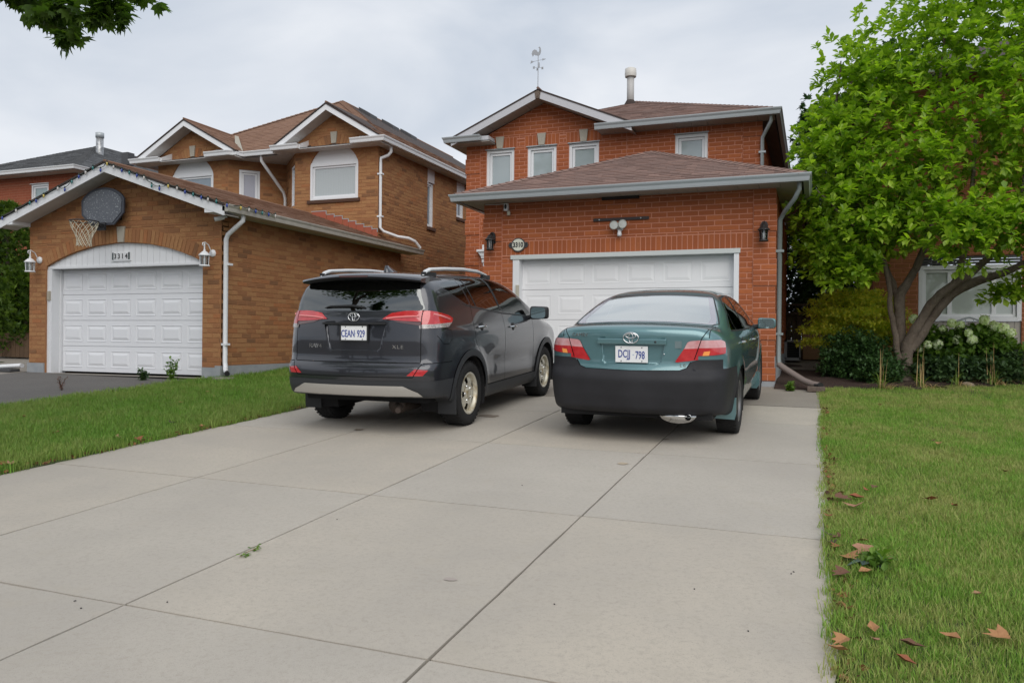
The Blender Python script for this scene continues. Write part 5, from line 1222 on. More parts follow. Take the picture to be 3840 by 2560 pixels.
# ------------------------------------------------------------------ dark grey SUV
suv = place_car('parked_suv', 'dark grey SUV with silver roof rails and corroded steel wheels on the driveway', -4.345, 7.72, -0.022)
M_paintG = mat('grey_metallic_paint', (0.032, 0.034, 0.042), 0.28, metal=0.5, spec=0.6, coat=1.0, coat_rough=0.015, n1=(900, 0.35, (0.05, 0.052, 0.062), 1))
def rav_arch(y, z):
    d0 = np.hypot(y, z-.36); d1 = np.hypot(y-2.66, z-.36)
    return 0.018*np.exp(-((d0-.42)/.09)**2)+0.018*np.exp(-((d1-.42)/.09)**2)-0.012*np.exp(-((z-.62)/.10)**2)*np.clip((y-.5)/.2, 0, 1)*np.clip((2.2-y)/.2, 0, 1)
rb = CarBody(-0.97, 3.62,
    half=tab([(.20, .80), (.28, .865), (.45, .892), (.60, .900), (.80, .908), (.95, .908), (1.04, .900), (1.10, .882), (1.17, .862), (1.25, .840), (1.40, .790), (1.53, .730), (1.60, .680), (1.70, .58)], .022),
    taper=tab([(-1.0, .935), (-.5, .975), (.2, 1.0), (2.6, 1.0), (3.2, .96), (3.6, .87)], .12),
    rear=tab([(.22, -.74), (.33, -.86), (.40, -.925), (.48, -.955), (.60, -.965), (.675, -.962), (.700, -.945), (.722, -.905), (.78, -.895), (.95, -.892), (1.06, -.880), (1.15, -.868), (1.195, -.852), (1.23, -.824), (1.30, -.809), (1.38, -.785), (1.46, -.748), (1.53, -.70), (1.59, -.66), (1.635, -.55), (1.675, -.3), (1.76, .0)], .010),
    bow=tab([(.2, .17), (.7, .165), (.72, .15), (1.2, .16), (1.5, .10)], .02),
    top=tab([(-1.0, 1.565), (-.7, 1.605), (-.4, 1.633), (0, 1.645), (.6, 1.66), (1.1, 1.648), (1.5, 1.605), (1.8, 1.52), (2.2, 1.34), (2.55, 1.17), (2.7, 1.125), (3.0, 1.07), (3.3, .98), (3.55, .82), (3.7, .65)], .07),
    crown=tab([(-1, .10), (2, .10), (3, .07)], .1), front=tab([(.2, 3.45), (.5, 3.60), (.8, 3.58), (1.1, 3.45)], .05),
    bottom=tab([(-1.0, .395), (-.5, .36), (-.40, .29), (-.2, .245), (3.0, .235), (3.6, .27)], .05), ztop=1.66, k=(0.16, 0.12, 0.03), extra=rav_arch,
    kr=tab([(.3, .14), (.70, .16), (1.0, .20), (1.3, .12), (1.6, .12)], .03), res=(64, 120, 56))
B = rb; ALL = lambda c, n: True
WR = .345
for sg in (-1, 1):
    S_ = SIDE(sg)
    for yc in (0.0, 2.66):
        n = 22; pts = [(yc+.405*math.cos(t), .345+.405*math.sin(t)) for t in np.linspace(-.35, math.pi+.35, n)]
        B.cut(pts, (1, 2), S_, 'hole')
        ring = [(yc+.475*math.cos(t), .345+.475*math.sin(t)) for t in np.linspace(-.10, math.pi+.10, 20)]
        for a, b_ in zip(ring[:-1], ring[1:]):
            c0, c1 = [(yc+(p[0]-yc)*.845, .345+(p[1]-.345)*.845) for p in (a, b_)]
            B.cut([a, b_, c1, c0], (1, 2), S_, 'cladding', only=(0,))
    B.cut([(.36, .20), (2.30, .20), (2.32, .385), (.34, .385)], (1, 2), S_, 'cladding', only=(0,))
    # side glass
    B.cut([(-.40, 1.487), (-.34, 1.515), (.04, 1.566), (.155, 1.30), (.10, 1.292), (-.06, 1.352)], (1, 2), S_, 'glass_rear'+str(sg))
    B.cut([(.085, 1.571), (.72, 1.586), (.86, 1.583), (1.02, 1.215), (.98, 1.200), (.215, 1.279), (.19, 1.292)], (1, 2), S_, 'glass_mid'+str(sg))
    B.cut([(.93, 1.580), (1.20, 1.555), (1.52, 1.47), (1.85, 1.315), (2.10, 1.155), (2.06, 1.133), (1.10, 1.192), (1.075, 1.205)], (1, 2), S_, 'glass_front'+str(sg))
    B.cut([(.86, 1.583), (.93, 1.580), (1.075, 1.205), (1.02, 1.215)], (1, 2), S_, 'pillar')
    B.line([(.19, 1.58), (.315, 1.27)], (1, 2), S_, .022, 'pillar')
    B.line([(-.02, 1.30), (.22, 1.262), (1.08, 1.178), (2.12, 1.115)], (1, 2), S_, .016, 'pillar')
    # door gaps
    B.line([(1.05, 1.185), (1.06, .80), (1.08, .39)], (1, 2), S_); B.line([(2.10, 1.12), (2.13, .85), (2.14, .39)], (1, 2), S_)
    B.line([(.17, 1.285), (.12, 1.05), (.16, .86), (.27, .76)], (1, 2), S_)
    B.line([(-.93, .725), (-.45, .722)], (1, 2), S_, .008)
    B.line([(-.70, .99), (-.62, .905), (-.50, .905), (-.44, .95), (-.44, 1.04), (-.60, 1.06)], (1, 2), S_, .006) if sg > 0 else None
    # tail lamps: part on the quarter panel, part on the tailgate
    X_ = (lambda sg: lambda c, n: c.x*sg > .70 and c.y < -.15)(sg)
    B.cut([(-1.1, 1.247), (-.72, 1.238), (-.42, 1.185), (-.355, 1.155), (-.40, 1.115), (-1.1, 1.095)], (1, 2), X_, 'lamp_red'+str(sg))
    B.cut([(-1.1, 1.095), (-.40, 1.115), (-.50, 1.072), (-1.1, 1.055)], (1, 2), X_, 'lamp_clear'+str(sg))
    Y_ = (lambda sg: lambda c, n: n.y < -.2 and .2 < c.x*sg < .715)(sg)
    q = lambda L_: [(sg*x, z) for x, z in L_]
    B.cut(q([(.305, 1.150), (.40, 1.212), (.56, 1.240), (.705, 1.246), (.705, 1.125), (.52, 1.140)]), (0, 2), Y_, 'lamp_red'+str(sg))
    B.cut(q([(.305, 1.150), (.52, 1.140), (.705, 1.125), (.705, 1.060), (.60, 1.085), (.48, 1.125)]), (0, 2), Y_, 'lamp_smoke'+str(sg))
    B.line(q([(.71, 1.25), (.715, .73)]), (0, 2), REAR, .008)
    B.cut(q([(.60, .605), (.755, .605), (.80, .66), (.68, .672)]), (0, 2), REAR, 'reflector'+str(sg))
B.line([(-.71, .727), (.71, .727)], (0, 2), REAR, .008)
B.line([(-.66, .590), (.66, .590)], (0, 2), REAR, .008); B.line([(.66, .590), (.735, .715)], (0, 2), REAR, .008); B.line([(-.66, .590), (-.735, .715)], (0, 2), REAR, .008)
B.cut([(-.70, 1.238), (.70, 1.238), (.725, 1.262), (.64, 1.51), (.60, 1.54), (-.60, 1.54), (-.64, 1.51), (-.725, 1.262)], (0, 2), REAR, 'rear_glass')
B.cut([(-.66, 1.54), (.66, 1.54), (.64, 1.63), (-.64, 1.63)], (0, 2), REAR, 'pillar', only=(0,))
LOW = lambda c, n: c.y < -.30
B.cut([(-1.2, .2), (1.2, .2), (1.2, .552), (-1.2, .552)], (0, 2), LOW, 'bumper', only=(0,))
B.cut([(-.56, .505), (.56, .505), (.70, .445), (.74, .405), (-.74, .405), (-.70, .445)], (0, 2), REAR, 'skid', only=(0, B.pid('bumper')))
fs = B.cut([(-.355, 1.118), (.355, 1.118), (.295, .865), (.26, .845), (-.26, .845), (-.295, .865)], (0, 2), REAR, 'recess')
nf = B.recess(fs, (0, .030, 0))
M_red = mat('red_lens', (0.42, 0.012, 0.018), 0.12, spec=.7, coat=1.0, n1=(9, .5, (.62, .05, .05), 2), coord='Object')
M_clear = mat('clear_lens', (0.42, 0.38, 0.37), 0.12, spec=.7, coat=1.0, n1=(60, .7, (.12, .10, .10), 1), coord='Object')
M_smoke = mat('smoked_lens', (0.10, 0.045, 0.045), 0.1, spec=.7, coat=1.0)
M_gprv = glass('privacy_glass', (0.05, 0.055, 0.06), 0.13)
M_gfrn = glass('door_glass', (0.62, 0.70, 0.66), 0.03)
prt = {'body': ('body', M_paintG, 0), 'cladding': ('wheel_arch_cladding', M_clad, .012), 'pillar': ('window_pillar_trim', M_blk, .001), 'panel_gap': ('panel_gap', M_void, -.006),
    'rear_glass': ('rear_window', M_gprv, .001), 'bumper': ('lower_bumper', M_clad, .004), 'skid': ('skid_plate', M_silver, .012), 'recess': ('plate_recess', M_paintG, 0)}
for sg in (-1, 1):
    prt.update({'glass_rear%d' % sg: ('quarter_window', M_gprv, -.001), 'glass_mid%d' % sg: ('rear_door_window', M_gprv, -.001), 'glass_front%d' % sg: ('front_door_window', M_gfrn, -.001),
        'lamp_red%d' % sg: ('tail_lamp', M_red, .010), 'lamp_clear%d' % sg: ('reversing_lamp', M_clear, .010), 'lamp_smoke%d' % sg: ('lamp_garnish', M_smoke, .006), 'reflector%d' % sg: ('rear_reflector', M_red, .004)})
ob = B.emit(prt, suv)
ry = lambda x, z: rb.rear_y(x, z)
# bright bars inside the lamps
M_lite = mat('pink_light_guide', (0.75, 0.22, 0.22), 0.15, coat=1.0)
for sg in (-1, 1):
    b = MB(); b.tube([(sg*x, ry(x, z)-.013, z) for x, z in ((.36, 1.165), (.46, 1.178), (.58, 1.185), (.69, 1.187))], .010, 6); link('light_guide', b.mesh('light_guide', M_lite), ob['lamp_red%d' % sg])
    b = MB(); b.tube([(sg*(rb.side_x(y, z)+.012), y, z) for y, z in ((-.70, 1.205), (-.60, 1.185), (-.50, 1.165), (-.44, 1.15))], .011, 6); link('light_guide', b.mesh('light_guide', M_lite), ob['lamp_red%d' % sg])
# roof spoiler
b = MB(); n = 21; xs = np.linspace(-.685, .685, n); sec = []
for x in xs:
    e = abs(x)/.685; dr = -.045*e*e; fy = .09*e**3+.03*e*e; zt = rb.top_z(x, -.25)+.004
    sec.append([(x, -.25, zt), (x, -.62+fy, 1.628+dr*.9), (x, -.845+fy, 1.600+dr), (x, -.862+fy, 1.582+dr), (x, -.84+fy, 1.566+dr), (x, -.66+fy, 1.552+dr), (x, -.52+fy*.6, 1.545+dr)])
vs = [p for s_ in sec for p in s_]; k = 7
b.add(vs, [(i*k+j, (i+1)*k+j, (i+1)*k+j+1, i*k+j+1) for i in range(n-1) for j in range(3)], 0, True); b.add(sec[0], [tuple(range(k))]); b.add(sec[-1], [tuple(reversed(range(k)))])
sp = link('roof_spoiler', b.mesh('roof_spoiler', M_paintG), suv)
b = MB(); b.add(vs, [(i*k+j, (i+1)*k+j, (i+1)*k+j+1, i*k+j+1) for i in range(n-1) for j in range(3, 6)], 0, True); link('spoiler_underside', b.mesh('spoiler_underside', M_blk), sp)
b = MB(); b.box((-.16, -.872, 1.575), (.16, -.855, 1.592)); link('brake_light', b.mesh('brake_light', mat('dim_red', (.10, .05, .05), .2, coat=1)), sp)
# rails, fin, wiper
for sg in (-1, 1):
    b = MB(); pts = []
    for y, dz in ((-.52, .012), (-.46, .05), (-.36, .066), (0, .073), (.5, .072), (.95, .062), (1.22, .042), (1.36, .008)):
        x = .600-.02*max(0, (y-.4)); pts.append((sg*x, y, rb.top_z(x, y)+dz))
    b.tube(pts, [.018, .026, .029, .029, .029, .028, .023, .014], 10, flat=.7); ra = link('roof_rail', b.mesh('roof_rail', M_rail), suv)
    b = MB()
    for y0, y1 in ((-.52, -.24), (1.12, 1.34)):
        x = .600-.02*max(0, ((y0+y1)/2-.4)); z = rb.top_z(x, (y0+y1)/2); b.box((sg*x-.022, y0, z-.02), (sg*x+.022, y1, z+.042), bev=.012)
    link('rail_foot', b.mesh('rail_foot', M_blk), ra)
zf = rb.top_z(0, -.1); b = MB(); b.add([(-.03, -.20, zf-.005), (.03, -.20, zf-.005), (.022, .06, zf-.005), (-.022, .06, zf-.005), (-.008, -.195, zf+.075), (.008, -.195, zf+.075), (.004, -.13, zf+.07), (-.004, -.13, zf+.07)], [(0,1,5,4), (1,2,6,5), (2,3,7,6), (3,0,4,7), (4,5,6,7)], 0, True); link('shark_fin_aerial', b.mesh('shark_fin_aerial', M_paintG), suv)
b = MB(); b.tube([(.10, ry(.1, 1.275)-.02, 1.272), (-.02, ry(.0, 1.29)-.028, 1.290), (-.30, ry(.3, 1.285)-.022, 1.283), (-.37, ry(.37, 1.27)-.015, 1.268)], [.016, .026, .020, .008], 8, flat=.5); link('rear_wiper', b.mesh('rear_wiper', M_blk), suv)
# plate, badges
yp = ry(0, 1.02)+.030; plate(suv, ('CEAN', '929'), .0, yp-.016, 1.018, .305, .152, -.03, M_blk)
b = MB(); b.box((-.36, ry(0, 1.12)-.012, 1.104), (.36, ry(0, 1.12)+.04, 1.124), bev=.006); link('gate_handle_strip', b.mesh('gate_handle_strip', M_blk), suv)
emblem(suv, 0, ry(0, 1.178)-.012, 1.180, .125, .088, M_chrome, -.12)
lettering(suv, 'RAV4', -.455, ry(.455, .885)-.004, .885, .062, M_chrome, sx=1.15, rot=(math.pi/2, 0, -.14)); lettering(suv, 'XLE', .485, ry(.485, .885)-.004, .885, .050, M_chrome, sx=1.2, rot=(math.pi/2, 0, .145), space=1.25)
for sg in (-1, 1):
    wheel(suv, sg*.785, 0, WR, .225, sg, .222, 'steel'); wheel(suv, sg*.785, 2.66, WR, .225, sg, .222, 'steel')
    for yy in (-.40, 2.25):
        b = MB(); b.box((sg*.70, yy-.012, .17), (sg*.905, yy+.012, .46), bev=.008); link('mud_flap', b.mesh('mud_flap', M_blk), suv)
    for yc in (0, 2.66):
        b = MB(); pts = [(yc+.41*math.cos(t), .345+.41*math.sin(t)) for t in np.linspace(-.4, math.pi+.4, 16)]
        vs = [(sg*.90, y, z) for y, z in pts]+[(sg*.50, y, z) for y, z in pts]; n_ = len(pts); b.add(vs, [(i, i+1, n_+i+1, n_+i) for i in range(n_-1)]+[tuple(range(n_, 2*n_))], 0); link('wheel_well', b.mesh('wheel_well', M_void), suv)
    handle(suv, sg, sg*rb.side_x(.30, 1.03)*1.0, .33, 1.045, .21, M_chrome); handle(suv, sg, sg*rb.side_x(1.32, 1.0), 1.34, 1.01, .21, M_chrome)
    mirror(suv, sg, sg*1.03, 2.02, 1.165, .235, .175, .15, M_blk, M_mirr)
# underside, exhaust, cabin
b = MB(); b.box((-.70, -.66, .31), (.70, 3.3, .50)); link('underbody', b.mesh('underbody', M_void), suv)
b = MB(); b.lathe([(0, -.62), (.085, -.62), (.09, -.58), (.09, -.18), (0, -.15)], (.33, 0, .27), 16, 'y'); b.tube([(.33, -.6, .27), (.46, -.76, .275), (.50, -.90, .262)], .028, 10); b.tube([(-.55, .05, .28), (.1, .05, .27), (.55, .05, .28)], .04, 8); link('exhaust', b.mesh('exhaust', mat('rusty_steel', (.06, .045, .038), .6, metal=.5)), suv)
M_seatd = mat('dark_seat', (0.05, 0.048, 0.046), 0.8)
b = MB(); b.box((-.72, -.5, .50), (.72, 2.4, .62)); b.box((-.70, 2.0, .6), (.70, 2.35, 1.10), bev=.08); link('cabin_floor', b.mesh('cabin_floor', M_seatd), suv)
for x in (-.36, .36): seat(suv, x, 1.0, .62, M_seatd); seat(suv, x, .15, .62, M_seatd)
b = MB(); b.tube([(-.36+.18*math.cos(t), 1.78-.07*math.sin(t), 1.08+.17*math.sin(t)) for t in np.linspace(0, 2*math.pi, 24)], .015, 6); link('steering_wheel', b.mesh('steering_wheel', M_blk), suv)
# ------------------------------------------------------------------ teal saloon
sed = place_car('parked_sedan', 'teal green saloon with unpainted black rear bumper beside the garage corner', -1.585, 8.22, 0.0067)
M_teal = mat('teal_metallic_paint', (0.105, 0.215, 0.235), 0.30, metal=0.45, spec=0.6, coat=1.0, coat_rough=0.03, n1=(900, 0.35, (0.135, 0.255, 0.27), 1), n2=(3, .25, (.105, .19, .20), 4))
def cam_arch(y, z):
    d0 = np.hypot(y, z-.32); d1 = np.hypot(y-2.775, z-.32)
    return 0.016*np.exp(-((d0-.38)/.06)**2)+0.016*np.exp(-((d1-.38)/.06)**2)
B = cb = CarBody(-1.06, 3.75,
    half=tab([(.18, .80), (.26, .855), (.42, .885), (.60, .900), (.76, .905), (.86, .900), (.94, .880), (1.0, .845), (1.06, .80), (1.2, .735), (1.32, .665), (1.39, .60), (1.45, .50), (1.52, .36)], .022),
    taper=tab([(-1.1, .90), (-.6, .955), (0, .985), (.8, 1.0), (2.4, 1.0), (3.0, .97), (3.75, .84)], .15),
    rear=tab([(.20, -.86), (.28, -.96), (.34, -1.01), (.46, -1.04), (.60, -1.06), (.640, -1.055), (.675, -1.025), (.70, -1.005), (.76, -.990), (.95, -.985), (1.02, -.985), (1.075, -.985), (1.10, -.965), (1.14, -.9), (1.2, -.7)], .011),
    bow=tab([(.2, .20), (.64, .19), (.70, .20), (1.1, .20)], .02),
    top=tab([(-1.1, 1.085), (-1.0, 1.108), (-.9, 1.112), (-.7, 1.105), (-.52, 1.105), (-.42, 1.125), (-.2, 1.205), (.1, 1.305), (.35, 1.378), (.6, 1.425), (.9, 1.452), (1.3, 1.46), (1.65, 1.435), (1.95, 1.36), (2.4, 1.16), (2.75, 1.01), (2.95, .975), (3.3, .91), (3.6, .78), (3.8, .60)], .045),
    crown=tab([(-1.1, .065), (-.5, .065), (-.3, .07), (1, .10), (2, .10), (3, .07)], .06), front=tab([(.2, 3.55), (.5, 3.74), (.75, 3.70), (1.0, 3.5)], .05),
    bottom=tab([(-1.1, .295), (-.6, .27), (-.3, .22), (3.2, .20), (3.7, .22)], .05), ztop=1.47, k=(0.16, 0.09, 0.05), extra=cam_arch,
    kr=tab([(.3, .18), (.62, .22), (1.1, .16)], .03), res=(64, 120, 56))
for sg in (-1, 1):
    S_ = SIDE(sg); q = lambda L_: [(sg*x, z) for x, z in L_]
    for yc in (0.0, 2.775):
        B.cut([(yc+.365*math.cos(t), .325+.365*math.sin(t)) for t in np.linspace(-.4, math.pi+.4, 22)], (1, 2), S_, 'hole')
    B.cut([(-.10, 1.045), (.30, 1.262), (.50, 1.335), (.66, 1.352), (.70, 1.018), (-.08, 1.030)], (1, 2), S_, 'glass%d' % sg); B.cut([(.66, 1.352), (.95, 1.362), (.98, 1.010), (.70, 1.018)], (1, 2), S_, 'glass%d' % sg)
    B.cut([(1.04, 1.360), (1.40, 1.345), (1.72, 1.262), (2.22, 1.028), (2.18, 1.000), (1.07, 1.008)], (1, 2), S_, 'glass%d' % sg)
    B.cut([(.95, 1.362), (1.04, 1.360), (1.07, 1.008), (.98, 1.010)], (1, 2), S_, 'trim')
    B.line([(.22, 1.26), (.26, 1.02)], (1, 2), S_, .02, 'trim'); B.line([(-.14, 1.03), (.7, 1.006), (2.24, .99)], (1, 2), S_, .016, 'trim')
    B.line([(-.15, 1.06), (.28, 1.28), (.52, 1.352), (.95, 1.376), (1.42, 1.358), (1.75, 1.272), (2.26, 1.03)], (1, 2), S_, .016, 'trim')
    B.line([(1.02, 1.0), (1.03, .60), (1.05, .26)], (1, 2), S_); B.line([(2.2, .99), (2.24, .6), (2.24, .26)], (1, 2), S_); B.line([(.06, 1.02), (.12, .8), (.30, .64)], (1, 2), S_)
    # bumper wraps round to the wheel arch
    B.cut([(-1.2, .15), (-.30, .15), (-.30, .700), (-.62, .712), (-1.2, .712)], (1, 2), (lambda sg: lambda c, n: c.x*sg > .50 and c.y < -.25)(sg), 'bumper', only=(0,))
    # tail lamps
    X_ = (lambda sg: lambda c, n: c.x*sg > .60 and c.y < -.5)(sg)
    B.cut([(-1.2, .975), (-.80, .972), (-.745, .955), (-.755, .905), (-1.2, .900)], (1, 2), X_, 'lamp_top%d' % sg); B.cut([(-1.2, .900), (-.755, .905), (-.775, .850), (-1.2, .795)], (1, 2), X_, 'lamp_low%d' % sg)
    Y_ = (lambda sg: lambda c, n: n.y < -.2 and .2 < c.x*sg < .602)(sg)
    B.cut(q([(.475, .895), (.505, .955), (.53, .966), (.60, .972), (.60, .900)]), (0, 2), Y_, 'lamp_top%d' % sg); B.cut(q([(.398, .778), (.475, .895), (.60, .900), (.60, .797), (.415, .772)]), (0, 2), Y_, 'lamp_low%d' % sg)
    B.line(q([(.565, .80), (.625, .985), (.655, 1.03), (.68, 1.07)]), (0, 2), (lambda c, n: n.y < -.15), .008)
    for L_ in ([(-.001, .2), (.455, .2), (.455, .697), (-.001, .689)], [(.45, .2), (.505, .2), (.505, .722), (.45, .697)], [(.505, .2), (.54, .2), (.54, .778), (.505, .722)], [(.54, .2), (1.2, .2), (1.2, .797), (.60, .797), (.54, .776)]): B.cut(q(L_), (0, 2), (lambda sg: lambda c, n: c.y < (-.80 if abs(c.x) > .3 else -.7) and c.x*sg > -.01)(sg), 'bumper', only=(0,))
    B.cut(q([(.628, .816), (.685, .822), (.698, .876), (.646, .870)]), (0, 2), (lambda sg: lambda c, n: n.y < -.15 and c.x*sg > .5)(sg), 'amber%d' % sg, only=(B.pid('lamp_low%d' % sg),))  # patch of the lamp face coloured as an orange glint of reflected light
    B.line(q([(0, .69), (.44, .698), (.50, .72), (.535, .775)]), (0, 2), REAR, .008)
TOPT = lambda c, n: n.z > .2 and -.65 < c.y < .62
B.cut([(-.66, -.43), (.66, -.43), (.685, -.39), (.685, -.30), (.565, .36), (.53, .405), (-.53, .405), (-.565, .36), (-.685, -.30), (-.685, -.39)], (0, 1), TOPT, 'rear_glass')
for sg in (-1, 1):
    for L_ in ([(.60, -.43), (.66, -.43), (.685, -.39), (.685, -.30), (.628, -.30)], [(.628, -.30), (.685, -.30), (.565, .36), (.515, .36)], [(.515, .36), (.565, .36), (.53, .405), (.48, .405)]): B.cut([(sg*x, y) for x, y in L_], (0, 1), TOPT, 'frit', only=(B.pid('rear_glass'),))
B.cut([(-.62, -.43), (.62, -.43), (.62, -.405), (-.62, -.405)], (0, 1), TOPT, 'frit', only=(B.pid('rear_glass'),)); B.cut([(-.5, .385), (.5, .385), (.5, .405), (-.5, .405)], (0, 1), TOPT, 'frit', only=(B.pid('rear_glass'),))
for sg in (-1, 1): B.line([(sg*.66, -.46), (sg*.715, -.36), (sg*.69, -.22), (sg*.565, .38), (sg*.53, .425), (0, .43)], (0, 1), TOPT, .014, 'trim')
B.line([(-.66, -.47), (.66, -.47)], (0, 1), (lambda c, n: n.z > .3 and c.y < -.2), .012)
for sg in (-1, 1): B.line([(sg*.69, -.95), (sg*.70, -.48)], (0, 1), (lambda c, n: n.z > .2 and c.y < -.3 and c.z > .95), .007)
fs = B.cut([(-.31, .985), (.31, .985), (.275, .775), (.255, .748), (-.255, .748), (-.275, .775)], (0, 2), REAR, 'recess'); B.recess(fs, (0, .028, 0))
M_rb = mat('unpainted_bumper', (0.022, 0.022, 0.025), 0.6, spec=.25, n1=(2.5, .4, (.040, .040, .046)), bump=(30, .1, .004))
M_lamph = mat('pale_lens', (0.62, 0.36, 0.37), 0.15, coat=1.0, n1=(11, .55, (.48, .13, .14), 2), coord='Object')
M_gsed = glass('rear_screen', (0.60, 0.68, 0.66), 0.54, 0.04); M_gside = glass('side_glass', (0.25, 0.30, 0.28), 0.10)
prt = {'body': ('body', M_teal, 0), 'trim': ('window_trim', M_blk, .001), 'panel_gap': ('panel_gap', M_void, -.006), 'rear_glass': ('rear_window', M_gsed, .001), 'bumper': ('rear_bumper', M_rb, .005), 'recess': ('plate_recess', M_teal, 0)}
M_glint = mat('orange_glint', (0.9, 0.33, 0.08), 0.15, coat=1.0)  # reflected glint put into the colour, not a separate lens
M_frit = mat('lilac_frit', (0.26, 0.25, 0.29), 0.12, spec=.8, coat=1.0)
prt['frit'] = ('window_border', M_frit, .002, 'rear_glass')
for sg in (-1, 1): prt.update({'amber%d' % sg: ('amber_reflector', M_glint, .009), 'glass%d' % sg: ('side_window', M_gside, -.001), 'lamp_top%d' % sg: ('reversing_lamp', M_lamph, .008), 'lamp_low%d' % sg: ('tail_lamp', M_red, .008)})
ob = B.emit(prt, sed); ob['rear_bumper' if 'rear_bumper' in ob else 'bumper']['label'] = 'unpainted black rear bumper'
ry2 = lambda x, z: cb.rear_y(x, z)
b = MB(); b.box((-.325, ry2(0, .955)-.018, .932), (.325, ry2(0, .955)+.035, .985), bev=.012); gb = link('lid_garnish', b.mesh('lid_garnish', M_teal), sed)
b = MB(); b.lathe([(0, -.004), (.010, -.004), (.011, .003)], (.225, ry2(0, .955)-.018, .957), 10, 'y'); link('lock', b.mesh('lock', M_blackm), gb)
yp = ry2(0, .83); plate(sed, ('DCJJ', '798'), .0, yp+.008, .838, .305, .152, .02)
emblem(sed, 0, ry2(0, .985)-.026, .992, .142, .098, M_chrome, .0)
lettering(sed, 'CAMRY', -.505, ry2(.505, 1.005)-.004, 1.012, .046, M_chrome, sx=1.1, rot=(math.pi/2, 0, -.20)); lettering(sed, 'LE', .468, ry2(.468, .742)-.004, .745, .040, M_chrome, sx=1.3, rot=(math.pi/2, 0, .19), space=1.2)
b = MB(); z_ = .955; b.add([(x, ry2(x, z)-.004, z) for x, z in ((.395, .90), (.455, .90), (.455, .965), (.395, .965))], [(0, 1, 2, 3)]); b.box((.395, ry2(.4, .93)-.0035, .90), (.455, ry2(.4, .93)+.01, .965)); link('faded_sticker', b.mesh('faded_sticker', mat('faded_sticker', (.14, .19, .20), .5)), sed)
b = MB()
for x, z in ((.30, .845),): b.lathe([(0, -.007), (.006, -.006), (.007, .002)], (x, ry2(x, z), z), 8, 'y')
link('parking_sensor', b.mesh('parking_sensor', M_chrome), sed)
for sg in (-1, 1):
    wheel(sed, sg*.78, 0, .325, .215, sg, .205, 'cover'); wheel(sed, sg*.78, 2.775, .325, .215, sg, .205, 'cover')
    for yy, dx in ((-.375, 0), (2.40, .02)):
        b = MB(); b.prism([(sg*.66, yy, .36), (sg*(.885+dx), yy, .40), (sg*(.885+dx), yy-.0, .24), (sg*.87, yy, .185), (sg*.68, yy, .19)], (0, .014, 0)); link('mud_flap', b.mesh('mud_flap', M_teal), sed)
    for yc in (0, 2.775):
        b = MB(); pts = [(yc+.37*math.cos(t), .325+.37*math.sin(t)) for t in np.linspace(-.4, math.pi+.4, 16)]
        vs = [(sg*.885, y, z) for y, z in pts]+[(sg*.50, y, z) for y, z in pts]; n_ = len(pts); b.add(vs, [(i, i+1, n_+i+1, n_+i) for i in range(n_-1)]+[tuple(range(n_, 2*n_))], 0); link('wheel_well', b.mesh('wheel_well', M_void), sed)
    handle(sed, sg, sg*cb.side_x(.22, .90), .24, .905, .2, M_chrome); handle(sed, sg, sg*cb.side_x(1.3, .88), 1.32, .88, .2, M_chrome)
    mirror(sed, sg, sg*1.005, 2.08, 1.035, .215, .140, .14, M_teal, M_mirr)
b = MB(); b.box((-.72, -.86, .24), (.72, 3.4, .44)); link('underbody', b.mesh('underbody', M_void), sed)
b = MB(); b.lathe([(0, -.62), (.10, -.62), (.105, -.58), (.105, -.20), (0, -.18)], (.44, 0, .265), 18, 'y'); ex = link('exhaust', b.mesh('exhaust', mat('polished_steel', (.45, .42, .38), .22, metal=1.0, n1=(12, .6, (.10, .08, .06)))), sed)
b = MB(); b.lathe([(.028, -.96), (.034, -.955), (.034, -.6), (.028, -.6)], (.52, 0, .272), 14, 'y'); link('tail_pipe', b.mesh('tail_pipe', M_chrome), ex)
b = MB(); b.prism([(.36+.165*math.cos(t)*1.0+.06, -.93, .285+.075*math.sin(t)) for t in np.linspace(math.pi, 2*math.pi, 14)], (0, .33, 0), smooth=True); link('silencer_end', b.mesh('silencer_end', M_chrome), ex)
M_seatb = mat('beige_grey_seat', (0.30, 0.29, 0.26), 0.8)
b = MB(); b.box((-.70, -.35, .42), (.70, 2.4, .55)); b.box((-.66, -.48, .86), (.66, .0, 1.04), bev=.03); b.box((-.66, 2.0, .5), (.66, 2.4, .98), bev=.08); link('cabin_floor', b.mesh('cabin_floor', M_seatb), sed)
for x in (-.36, .36): seat(sed, x, 1.05, .48, M_seatb); seat(sed, x, .12, .40, M_seatb)
b = MB(); b.box((-.3, .06, 1.10), (-.1, .14, 1.22), bev=.03); b.box((.25, .06, 1.10), (.47, .14, 1.22), bev=.03); link('headrest', b.mesh('headrest', M_seatb), sed)
# ================================================================== TREES, SHRUBS, BED PLANTS
M_bark = mat('bark', (0.165, 0.125, 0.095), 0.95, n1=(14, 0.8, (0.09, 0.066, 0.05), 6), n2=(4, .5, (.22, .18, .145)), bump=(40, 1.0, 0.02))
M_barkd = mat('dark_bark', (0.08, 0.06, 0.048), 0.95, bump=(30, 1.0, 0.02))
LM_mag = leafmat('magnolia_leaf', (0.36, 0.48, 0.042), (0.14, 0.25, 0.026), .42, .42)
LM_map = leafmat('maple_leaf', (0.10, 0.16, 0.028), (0.045, 0.085, 0.018), .5, .5)
LM_bg = leafmat('dark_tree_leaf', (0.055, 0.110, 0.040), (0.020, 0.050, 0.020), .25, .5)
LM_ced = leafmat('cedar_spray', (0.120, 0.190, 0.022), (0.032, 0.070, 0.012), .2, .6)
LM_yew = leafmat('yew_needle', (0.050, 0.115, 0.024), (0.018, 0.050, 0.013), .1, .6)
LM_jap = leafmat('yellow_green_leaf', (0.70, 0.60, 0.09), (0.34, 0.42, 0.06), .5, .5)
